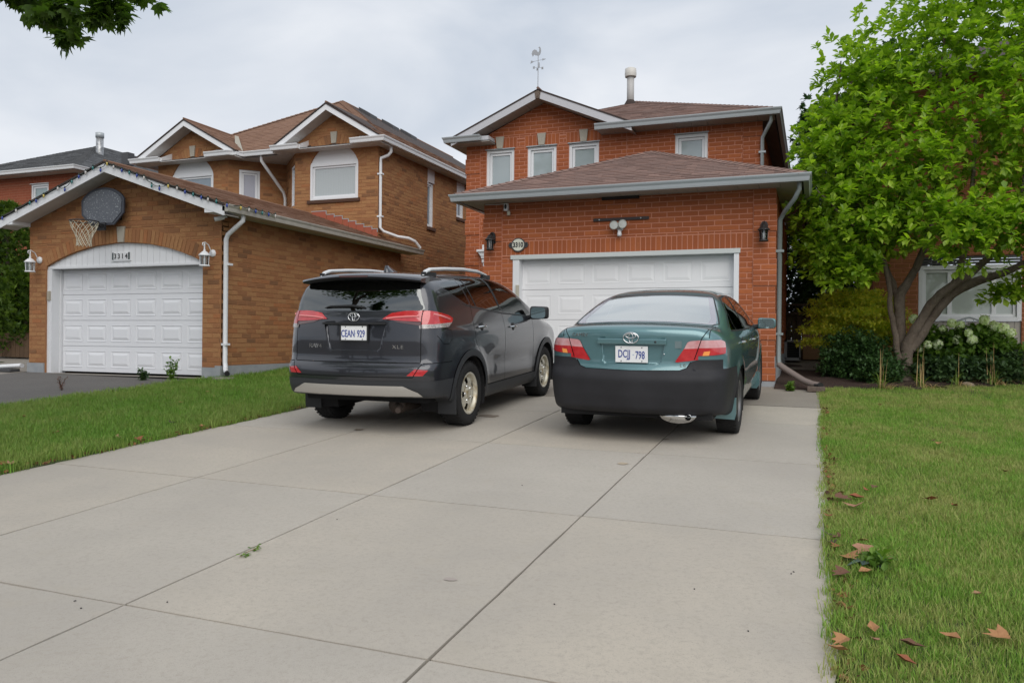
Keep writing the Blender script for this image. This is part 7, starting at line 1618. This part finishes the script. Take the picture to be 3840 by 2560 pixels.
# ---- house numbers
ns = thing('house_number', 'oval white plaque reading 3310 in a dark frame with leaf ends', 'house number', (-4.71, G-.01, 2.98))
def ell(cx, cz, a, c, y, n=28): return [(cx+a*math.cos(t), y, cz+c*math.sin(t)) for t in np.linspace(0, 2*math.pi, n, endpoint=False)]
b = MB(); b.prism(ell(-4.71, 2.98, .125, .118, G-.032), (0, .024, 0))
for s_ in (-1, 1):
    for dz, L_ in ((.025, .055), (0, .07), (-.025, .055)): b.prism(ell(-4.71+s_*(.115+L_*.45), 2.98+dz, L_*.5, .019, G-.028, 12), (0, .02, 0))
b.build('plaque_frame', mat('dark_pewter', (.075, .075, .078), .5, metal=.3), ns); b = MB(); b.prism(ell(-4.71, 2.98, .106, .100, G-.036), (0, .02, 0)); b.build('plaque', mat('cream_plaque', (.68, .68, .58), .45), ns)
vs, fs = text_mb('3310', .115, .004, .82, .004); b = MB(); b.add(vs, fs); link('numerals', b.mesh('numerals', M_blackm, fix=False), ns, (0, -.028, 0), (math.pi/2, 0, 0))
nl_ = thing('house_number', 'tile number plate 3314 with dark end caps above the left garage door', 'house number', (-11.61, 10.65, 2.80))
b = MB(); b.box((-11.83, 10.632, 2.735), (-11.405, 10.652, 2.87)); b.box((-11.84, 10.625, 2.715), (-11.395, 10.652, 2.735)); b.build('number_rail', M_whitev, nl_)
for k, ch in enumerate('3314'):
    cx = -11.75+.088*k; b = MB(); b.box((cx-.041, 10.624, 2.742), (cx+.041, 10.634, 2.864), bev=.002); tl = b.build('number_tile', M_white, nl_); vs, fs = text_mb(ch, .125, .003, .95, .003); b = MB(); b.add(vs, fs); link('numeral', b.mesh('numeral', M_blackm, fix=False), tl, (cx+11.61, -.028, .003), (math.pi/2, 0, 0))
b = MB(); b.box((-11.825, 10.624, 2.738), (-11.793, 10.634, 2.868)); b.box((-11.445, 10.624, 2.738), (-11.413, 10.634, 2.868)); b.build('end_cap', mat('dark_green_cap', (.02, .04, .04), .4), nl_)
# ---- floodlight, cameras
fl_ = thing('floodlight', 'twin headed white floodlight with motion sensor above the red garage door', 'floodlight', (-2.96, G, 3.2))
b = MB(); b.lathe([(0, -.04), (.05, -.035), (.055, 0)], (-2.96, G, 3.19), 14, 'y'); b.build('wall_plate', M_white, fl_)
for s_ in (-1, 1):
    b = MB(); b.lathe([(.0, .09), (.03, .08), (.045, .05), (.066, .0), (.072, -.035), (.066, -.04)], (-2.96+s_*.07, G-.12, 3.225+(.012 if s_ > 0 else 0)), 16, 'y'); lh = b.build('lamp_head', mat('off_white_lamp', (.50, .51, .47), .45) if s_ < 0 else bpy.data.materials['off_white_lamp'], fl_)
    b = MB(); b.lathe([(0, -.036), (.064, -.032)], (-2.96+s_*.07, G-.12, 3.225+(.012 if s_ > 0 else 0)), 16, 'y'); b.build('lamp_lens', mat('frosted_lens', (.52, .53, .50), .2, coat=.5) if s_ < 0 else bpy.data.materials['frosted_lens'], lh)
    b = MB(); b.tube([(-2.96, G-.03, 3.19), (-2.96+s_*.05, G-.08, 3.21)], .014, 6); b.build('swivel', M_white, fl_)
b = MB(); b.lathe([(0, .07), (.028, .065), (.03, .02), (.036, .01), (.036, -.02), (.026, -.035), (0, -.04)], (-2.955, G-.07, 3.09), 12); b.build('motion_sensor', M_white, fl_)
def camera_unit(x, y, z, d, label, group=None):
    t = thing('security_camera', label, 'security camera', (x, y, z)); d = Vector(d).normalized(); p = Vector((x, y, z)); b = MB(); b.tube([p, p+d*.03, p+d*.16], [.03, .036, .036], 12); b.build('camera_body', M_whitev, t)
    b = MB(); b.tube([p+d*.158, p+d*.165], .029, 12); b.build('camera_lens', M_blackm, t); b = MB(); b.lathe([(0, 0), (.035, 0), (.035, .02), (.012, .03), (.012, .07), (0, .07)], (x, y+.02, z-.0), 10); b.build('camera_mount', M_whitev, t); return t
t = thing('security_camera', 'small white security camera under the eave of the red garage', 'security camera', (-4.9, G-.01, 3.57))
b = MB(); b.box((-4.955, G-.10, 3.555), (-4.885, G-.01, 3.685), bev=.018); b.build('camera_body', M_whitev, t); b = MB(); b.prism(ell(-4.92, 3.625, .022, .042, G-.105, 16), (0, .01, 0)); b.build('camera_lens', M_blackm, t); b = MB(); b.lathe([(0, -.05), (.028, -.045), (.03, 0), (.02, .03), (0, .03)], (-4.88, G-.05, 3.53), 12); b.build('camera_mount', mat('cream_plastic', (.55, .52, .42), .5), t)
camera_unit(-9.20, 10.50, 3.36, (-.8, -.6, -.25), 'small white camera under the soffit corner of the left garage')
# ---- string of coloured lights along the left gable
sl_ = thing('string_lights', 'string of unlit coloured bulbs along the left garage gable and gutter', 'string lights', (-11.6, 10.19, 4.35))
M_wire = mat('green_wire', (.012, .03, .022), .6); pts = [(-14.05, 10.19, 3.57), (-13.69, 10.19, 3.69), (-13.34, 10.19, 3.81), (-13.18, 10.19, 3.84), (-12.99, 10.19, 3.92), (-12.64, 10.19, 4.03), (-12.47, 10.19, 4.0), (-12.3, 10.19, 4.13), (-12.13, 10.19, 4.21), (-11.97, 10.19, 4.27), (-11.80, 10.19, 4.34), (-11.62, 10.19, 4.29), (-11.47, 10.19, 4.39), (-11.32, 10.19, 4.32), (-11.13, 10.19, 4.25), (-10.96, 10.19, 4.2), (-10.79, 10.19, 4.14), (-10.63, 10.19, 4.09), (-10.46, 10.19, 3.95), (-10.29, 10.19, 3.89), (-10.1, 10.19, 3.92), (-9.91, 10.19, 3.87), (-9.74, 10.19, 3.80), (-9.57, 10.19, 3.75), (-9.4, 10.19, 3.69), (-9.26, 10.19, 3.65), (-9.09, 10.19, 3.61), (-8.90, 10.22, 3.54), (-8.85, 10.49, 3.54), (-8.85, 10.69, 3.54), (-8.85, 10.86, 3.54), (-8.85, 11.03, 3.54), (-8.85, 11.2, 3.54), (-8.85, 11.38, 3.54)]
b = MB(); wp = []
for p, q in zip(pts[:-1], pts[1:]): wp += [p, ((p[0]+q[0])/2, (p[1]+q[1])/2-.003, (p[2]+q[2])/2-.025)]
b.tube(wp+[pts[-1]], .006, 5); b.build('wire', M_wire, sl_)
bc = [mat('blue_bulb', (.02, .05, .30), .25, coat=.6), mat('teal_bulb', (.015, .16, .16), .25, coat=.6), mat('yellow_bulb', (.55, .42, .08), .25, coat=.6), mat('clear_bulb', (.55, .52, .50), .2, coat=.6)]
for i, p in enumerate(pts):
    b = MB(); b.lathe([(0, .02), (.012, .018), (.012, -.012), (0, -.012)], (p[0], p[1]-.006, p[2]), 6); sk_ = b.build('bulb_socket', M_wire, sl_); b = MB(); b.lathe([(.010, -.01), (.018, -.03), (.016, -.052), (.006, -.075), (0, -.08)], (p[0], p[1]-.006, p[2]), 8); b.build('bulb', bc[(0, 3, 1, 0, 2, 3, 0, 1)[i % 8]], sl_)
# ---- weathervane
wv = thing('weathervane', 'grey metal rooster weathervane on the gable of the red house', 'weathervane', (-5.43, 15.45, 6.47)); M_wv = mat('grey_vane', (.36, .37, .39), .5, metal=.3)
vx, vy = -5.43, 15.45; b = MB(); b.tube([(vx, vy, 6.40), (vx, vy, 7.27)], .008, 6); b.build('mast', M_wv, wv)
rs_ = [(-.11, 0), (-.13, .05), (-.115, .10), (-.075, .125), (-.035, .11), (-.012, .075), (.005, .06), (.02, .10), (.018, .135), (.0, .155), (.022, .165), (.038, .158), (.048, .13), (.055, .09), (.05, .05), (.035, .02), (.005, -.005), (-.03, .01), (-.06, .015), (-.075, .03), (-.09, .025), (-.10, .005)]
b = MB(); b.prism([(vx+x*1.12, vy-.004, 7.275+z*1.12) for x, z in rs_], (0, .008, 0)); b.build('rooster', M_wv, wv)
b = MB(); b.tube([(vx-.13, vy, 7.165), (vx+.16, vy, 7.19)], .004, 5); b.prism([(vx+.09, vy-.004, 7.165), (vx+.17, vy-.004, 7.192), (vx+.09, vy-.004, 7.205)], (0, .008, 0)); b.prism([(vx-.17, vy-.004, 7.13), (vx-.09, vy-.004, 7.165), (vx-.155, vy-.004, 7.195)], (0, .008, 0)); b.build('arrow', M_wv, wv)
b = MB()
for a in (0.5, 2.07, 3.64, 5.21): b.tube([(vx, vy, 7.03), (vx+.09*math.cos(a), vy+.09*math.sin(a), 7.03)], .003, 4); b.prism([(vx+.09*math.cos(a)-.02, vy+.09*math.sin(a), 7.0), (vx+.09*math.cos(a)+.02, vy+.09*math.sin(a), 7.0), (vx+.09*math.cos(a)+.02, vy+.09*math.sin(a), 7.05), (vx+.09*math.cos(a)-.02, vy+.09*math.sin(a), 7.05)], (0, .004, 0))
for z in (7.09, 7.115): b.lathe([(0, -.015), (.015, 0), (0, .015)], (vx+.03, vy-.02, z), 8)
b.build('compass_points', M_wv, wv)
# ---- fence, air conditioner, plywood
fn = thing('fence', 'brown board fence with lattice top between the red house and its right neighbour', 'fence', (.2, 17.4, GZ(0, 17.4))); M_fb = mat('fence_wood', (.115, .085, .062), .9, rnd=[(0, 1, .6, (.075, .055, .042))], n1=(18, .5, (.06, .045, .035))); fy_ = 17.4
for i in range(16):
    x0 = -.56+.098*i; o = .03 if i % 2 else 0; b = MB(); b.box((x0, fy_+o, GZ(x0, fy_)), (x0+.094, fy_+.018+o, 1.955), bev=.003); b.build('fence_board', M_fb, fn)
b = MB(); b.box((-.57, fy_-.03, 1.955), (1.05, fy_+.06, 2.0)); b.box((-.57, fy_-.03, 2.135), (1.05, fy_+.06, 2.18)); b.box((-.57, fy_+.05, 1.2), (1.05, fy_+.09, 1.28)); b.build('fence_rail', M_fb, fn)
for x0 in (-.56, .35, 1.0): b = MB(); b.box((x0-.04, fy_+.04, .9), (x0+.04, fy_+.12, 2.18)); b.build('fence_post', M_fb, fn)
for i in range(40):
    for s_ in (1, -1):
        xa = -.70+.05*i; x1, x2 = (xa, xa+.14) if s_ > 0 else (xa+.14, xa); 
        if min(x1, x2) < -.57 or max(x1, x2) > 1.04: continue
        b = MB(); b.tube([(x1, fy_+.012*s_, 1.995), (x2, fy_+.012*s_, 2.14)], .011, 4, flat=.4); b.build('lattice_slat', M_fb, fn)
ac = thing('air_conditioner', 'pale grey air conditioner unit with dark grille by the fence', 'air conditioner', (-.42, 16.7, GZ(0, 16.7)))
b = MB(); b.box((-.60, 16.5, 1.04), (-.52, 16.9, 1.42)); b.box((-.60, 16.5, 1.385), (-.27, 16.9, 1.42)); b.box((-.60, 16.5, 1.02), (-.27, 16.9, 1.07)); b.box((-.29, 16.5, 1.04), (-.27, 16.9, 1.4)); b.build('casing', mat('pale_casing', (.30, .31, .33), .5), ac); b = MB(); b.box((-.52, 16.53, 1.06), (-.29, 16.88, 1.385)); b.build('coil', M_void, ac)
for i in range(9): b = MB(); b.box((-.52, 16.508, 1.085+i*.034), (-.29, 16.516, 1.091+i*.034)); b.build('grille_bar', M_dgrey, ac)
pw = thing('plywood_sheet', 'weathered plywood sheet leaning on the brown fence', 'plywood', (.02, 17.1, GZ(0, 17.1))); b = MB(); b.add([(-.23, 17.06, 1.03), (.27, 17.06, 1.03), (.29, 17.36, 1.66), (-.25, 17.36, 1.64), (-.23, 17.08, 1.03), (.27, 17.08, 1.03), (.29, 17.38, 1.66), (-.25, 17.38, 1.64)], [(0,1,2,3), (4,7,6,5), (0,4,5,1), (1,5,6,2), (2,6,7,3), (3,7,4,0)]); b.build('sheet', mat('plywood', (.27, .155, .085), .85, n1=(5, .5, (.20, .11, .06)), n2=(30, .5, (.33, .20, .115))), pw)
fl2 = thing('fence', 'old vertical board fence under the cedars at the far left', 'fence', (-17, 12.75, GZ(-17, 12.75)))
for i in range(26):
    x0 = -17.95+.14*i; z0 = GZ(x0, 12.75); b = MB(); b.box((x0, 12.74, z0+.04), (x0+.132, 12.76, 1.42+R.uniform(-.02, .02)), bev=.003); b.build('fence_board', mat('old_fence_wood', (.105, .060, .030), .9, rnd=[(0, 1, .7, (.055, .034, .020))], n1=(15, .5, (.07, .042, .024))) if i == 0 else bpy.data.materials['old_fence_wood'], fl2)
b = MB(); b.box((-18.0, 12.76, .95), (-14.3, 12.80, 1.03)); b.box((-18.0, 12.76, 1.25), (-14.3, 12.80, 1.33)); b.build('fence_rail', bpy.data.materials['old_fence_wood'], fl2)
# ---- garden chair behind the hydrangea
gc_ = thing('garden_chair', 'grey metal chair with arched back behind the hydrangea', 'chair', (2.5, 15.45, GZ(2.5, 15.45))); cz = GZ(2.5, 15.45); b = MB(); b.tube([(2.22, 15.6, cz+.0), (2.22, 15.6, cz+.75), (2.30, 15.62, cz+.93), (2.5, 15.63, cz+1.0), (2.70, 15.62, cz+.93), (2.78, 15.6, cz+.75), (2.78, 15.6, cz)], .016, 8)
for x in (2.34, 2.44, 2.56, 2.66): b.tube([(x, 15.61, cz+.42), (x, 15.62, cz+.96)], .008, 5)
b.build('back', M_grey, gc_); b = MB(); b.box((2.22, 15.12, cz+.40), (2.78, 15.6, cz+.43)); b.build('seat', M_grey, gc_)
for x in (2.24, 2.76): b = MB(); b.tube([(x, 15.14, cz), (x, 15.14, cz+.41)], .014, 6); b.build('leg', M_grey, gc_)
# ---- stones, splash block
def stone(name, label, x, y, sx, sy, sz, m, z=None):
    bm = bmesh.new(); bmesh.ops.create_icosphere(bm, subdivisions=2, radius=1)
    for v in bm.verts: k = 1+.15*math.sin(v.co.x*5+x*9)*math.sin(v.co.y*4+y*7); v.co = Vector((v.co.x*sx*k, v.co.y*sy*k, v.co.z*sz*k))
    b = MB(); b.bm(bm, smooth=True); bm.free(); o = link(name, b.mesh(name, m), None, (x, y, (GZ(x, y) if z is None else z)+sz*.55)); tag(o, label, 'stone'); return o
b = MB(); b.box((-.12, -.10, 0), (.12, .10, .075), bev=.02); o = link('splash_block', b.mesh('splash_block', mat('rough_stone', (.14, .105, .085), .95, n1=(30, .7, (.08, .06, .05)), bump=(60, 1, .01))), None, (.02, G-.46, GZ(0, G-.46)+.006)); tag(o, 'rough brown block under the mouth of the downspout extension', 'block')
b = MB(); b.box((-.12, -.14, 0), (.12, .14, .05), bev=.015); o = link('splash_block', b.mesh('splash_block', bpy.data.materials['old_concrete']), None, (-9.14, 10.45, GZ(-9.14, 10.45)+.012)); tag(o, 'flat pale slab under the white downspout of the left garage', 'block')
b = MB(); b.box((-.22, -.1, 0), (.22, .1, .06), bev=.012); o = link('splash_block', b.mesh('splash_block', M_dgrey), None, (-14.25, 10.44, GZ(-14.25, 10.44))); tag(o, 'dark low block under the white downspout outlet at the far left', 'block')
stone('stone', 'smooth tan stone at the front of the planting bed', 2.12, 13.38, .09, .07, .055, mat('tan_stone', (.24, .19, .14), .9))
# ---- fallen leaves, one by one
lm = [mat('leaf_rust', (.27, .085, .032), .7, n1=(90, .5, (.17, .06, .03))), mat('leaf_tan', (.36, .18, .075), .7, n1=(90, .5, (.26, .115, .045))), mat('leaf_brown', (.13, .058, .032), .75), mat('leaf_pink', (.36, .185, .115), .7, n1=(90, .5, (.25, .11, .06))), mat('leaf_dark', (.05, .028, .022), .75)]
lmesh = {}
for mi, m in enumerate(lm):
    for v_ in range(3):
        b = MB(); cu_ = .32+.22*v_; src = [(x*(.8+.2*v_), y-.5, z+cu_*(x*x*2.2+(y-.5)**2*.8)) for x, y, z in (MAP_V if v_ < 2 else LEAF_V)]; b.add(src, MAP_F if v_ < 2 else LEAF_F, 0, False); lmesh[(mi, v_)] = b.mesh('fallen_leaf', m, fix=False)
def srcpt(u, v):
    """point on the ground plane behind a picture position"""
    r, q = (u-1920)/2950.0, (1280-v)/2950.0; d = CAM_F+CAM_R*r+CAM_U*q; t = -CAM_Z/(d.z+0.0069*d.x-0.0555*d.y); return Vector((0, 0, CAM_Z))+d*t
def leaf(u, v, size, mi, v_=0, label=None, flat=.25, dz=.042):
    p = srcpt(u, v); o = link('fallen_leaf', lmesh[(mi, v_)], None, (p.x, p.y, GZ(p.x, p.y)+dz), (R.uniform(-flat, flat), R.uniform(-flat, flat), R.uniform(0, 6.28))); o.scale = (size*1.05,)*3
    tag(o, label or 'small curled brown leaf lying in the grass', 'leaf', 'fallen leaves on the lawns'); return o
L1 = [(3212, 1888, .10, 0, 2, 'rust brown leaf in the right lawn, level with the second slab joint'), (3166, 1891, .12, 2, 0, 'large grey brown leaf near the driveway edge'), (3205, 1925, .13, 3, 1, 'long pinkish curled leaf near the driveway edge'), (3248, 1860, .06, 0, 1, None), (3279, 1850, .06, 2, 1, None), (3487, 1896, .10, 0, 2, 'red brown leaf alone in the middle of the right lawn'), (3224, 2055, .08, 1, 0, 'orange leaf at the top of the leaf pile by the driveway'), (3242, 2100, .14, 3, 0, 'big tan leaf upright behind the dark green leaf'), (3190, 2123, .10, 1, 1, 'tan leaf left of the dark green leaf'), (3310, 2125, .11, 3, 1, 'pale tan leaf right of the dark green leaf'), (3290, 2150, .12, 2, 0, 'brown leaf right of the dark green leaf'), (3243, 2177, .09, 1, 2, 'small peach leaf below the dark green leaf'), (3136, 2080, .07, 0, 1, None), (3150, 2185, .09, 2, 1, None), (3272, 2391, .07, 1, 2, None), (3280, 2440, .06, 3, 2, 'narrow pale pink leaf standing in the near lawn'), (3420, 2460, .09, 2, 2, 'dark brown flat leaf in the near right lawn'), (3562, 2428, .08, 1, 2, 'peach coloured folded leaf in the near right lawn'), (3395, 2520, .08, 0, 2, 'red leaf at the bottom of the near lawn'), (3735, 2425, .09, 1, 1, 'curled tan leaf at the right of the near lawn'), (3662, 2262, .06, 3, 2, None), (3150, 2445, .07, 1, 1, None), (3140, 2475, .08, 1, 2, 'orange leaf overhanging the slab edge near the bottom'), (3584, 1920, .05, 0, 1, None), (3770, 1788, .07, 0, 2, 'rusty leaf near the right border of the view'), (3520, 1680, .06, 1, 1, None), (3298, 1530, .05, 1, 2, None), (3500, 1668, .05, 2, 0, None), (3100, 1808, .06, 0, 1, None), (3105, 1960, .06, 0, 1, None),
    (3108, 2030, .07, 4, 0, None), (3130, 2045, .07, 2, 1, None), (3115, 2062, .06, 4, 1, None), (605, 1533, .10, 3, 0, 'salmon leaf standing in the middle of the left lawn'), (325, 1497, .07, 1, 0, None), (213, 1638, .10, 1, 2, 'flat tan leaf in the near left lawn'), (95, 1578, .07, 0, 1, None), (440, 1657, .09, 3, 1, 'pinkish leaf near the slab edge of the left lawn'), (522, 1663, .08, 0, 1, None), (662, 1637, .08, 0, 2, 'rust leaf on the edge of the left lawn'), (755, 1613, .07, 1, 1, None), (760, 1465, .08, 2, 0, None), (780, 1480, .07, 1, 1, None), (458, 1505, .07, 2, 0, None), (650, 1600, .09, 4, 1, 'dark dead leaf in the long grass of the left lawn'), (678, 1521, .05, 1, 1, None), (1050, 1505, .05, 1, 2, None), (1000, 1555, .05, 2, 1, None), (15, 1760, .12, 0, 0, 'orange leaf at the left border beside the slab'), (55, 1757, .10, 3, 1, 'pink leaf at the left border beside the slab'), (530, 1450, .07, 2, 1, None), (1130, 1502, .05, 0, 0, None), (800, 1495, .05, 1, 0, None)]
for a in L1: leaf(*a)
b = MB(); b.add([(x*1.35, y-.5, z+.05*(x*x)) for x, y, z in MAP_V], MAP_F); dl = leaf(3230, 2137, .155, 0, 0, 'large dark green lobed leaf lying among brown ones by the driveway', .12, .045); dl.data = b.mesh('fallen_leaf', mat('leaf_green_grey', (.045, .075, .065), .55), fix=False)
# green sprig on the concrete, oil spots and crumbs
sp_ = thing('sprig', 'small green leafy sprig lying on the concrete slab', 'sprig', tuple(srcpt(936, 2072))); p0, p1 = srcpt(900, 2090), srcpt(968, 2056); b = MB(); b.tube([p0+Vector((0, 0, .006)), (p0+p1)/2+Vector((0, 0, .012)), p1+Vector((0, 0, .006))], .0018, 5); b.build('stem', mat('sprig_stem', (.25, .14, .05), .7), sp_)
for k in range(26):
    s_ = R.choice((R.uniform(0, .35), R.uniform(.65, 1))); q = p0+(p1-p0)*s_+Vector((R.uniform(-.012, .012), R.uniform(-.012, .012), R.uniform(.004, .016))); b = MB(); b.add([(x, y, z) for x, y, z in LEAF_V], LEAF_F); o = link('leaf', b.mesh('leaf', LM_hyd, fix=False), sp_, q-worg(sp_), (R.uniform(-.5, .5), R.uniform(-.5, .5), R.uniform(0, 6.28))); o.scale = (.026,)*3
def flatspot(name, label, u, v, rx, ry, m, cat):
    p = srcpt(u, v); bm = bmesh.new(); pts = []
    for t in np.linspace(0, 2*math.pi, 18, endpoint=False): k = R.uniform(.7, 1.15); x, y = p.x+rx*k*math.cos(t), p.y+ry*k*math.sin(t); pts.append((x, y, GZ(x, y)+.0035))
    b = MB(); b.add(pts, [tuple(range(18))]); o = b.build(name, m, None); o.location = (0, 0, 0); tag(o, label, cat); return o
M_oil = mat('oil_stain', (.20, .165, .13), .8); M_rustst = mat('rust_stain', (.42, .35, .26), .85)
flatspot('oil_stain', 'small dark oil spot on the concrete behind the grey SUV', 1345, 1611, .055, .05, M_oil, 'stain'); flatspot('oil_stain', 'wide oil stain beside the rear wheel of the grey SUV', 1835, 1560, .13, .10, M_oil, 'stain'); flatspot('oil_stain', 'tiny dark spot on the slab joint behind the teal saloon', 2497, 1647, .04, .03, M_oil, 'stain'); flatspot('rust_stain', 'pale tan mark on the concrete in front of the saloon bumper', 2335, 1738, .05, .045, M_rustst, 'stain'); flatspot('rust_stain', 'pinkish worn patch in the middle of the near slab', 1686, 2172, .035, .02, mat('pink_stain', (.36, .31, .28), .85), 'stain')
for i, (u, v) in enumerate(((281, 2253), (304, 2280), (627, 2257), (2967, 2151), (2976, 2144), (2806, 2366), (2079, 2265), (2604, 2208), (1958, 1820), (1264, 1947))):
    p = srcpt(u, v); b = MB(); b.lathe([(0, 0), (.005, .001), (.004, .004), (0, .005)], (0, 0, 0), 6); o = link('crumb', b.mesh('crumb', M_blackm), None, (p.x, p.y, GZ(p.x, p.y)), (0, 0, R.uniform(0, 3))); o.scale = (1.3, .7, 1); tag(o, 'tiny dark crumb of dirt on the concrete', 'crumb', 'dirt crumbs on the concrete')

# dead leaf scraps and soil caught along the edge of the slab
n_ = 900; y_ = NR.uniform(1.2, 10.3, n_); x_ = .10+np.abs(NR.normal(0, .035, n_)); P = np.stack([x_, y_, np.array([GZ(a, b_) for a, b_ in zip(x_, y_)])+NR.uniform(.004, .02, n_)], 1)
X, Y, Z = basis(rnd_dirs(n_)*np.array([1, 1, .25]), NR.random(n_)*6.28); S = NR.uniform(.02, .055, n_)
foliage('leaf_litter', None, P, X, Y, Z, S, NR.random(n_), LEAF_V, LEAF_F, leafmat('leaf_scrap', (.30, .15, .06), (.06, .028, .015), .1, .8), 'stuff')
n_ = 500; y_ = NR.uniform(2.5, 9.5, n_); x_ = -5.96-np.abs(NR.normal(0, .04, n_)); P = np.stack([x_, y_, np.array([GZ(a, b_) for a, b_ in zip(x_, y_)])+NR.uniform(.004, .02, n_)], 1)
X, Y, Z = basis(rnd_dirs(n_)*np.array([1, 1, .25]), NR.random(n_)*6.28)
foliage('leaf_litter', None, P, X, Y, Z, NR.uniform(.02, .05, n_), NR.random(n_), LEAF_V, LEAF_F, bpy.data.materials['leaf_scrap'], 'stuff')
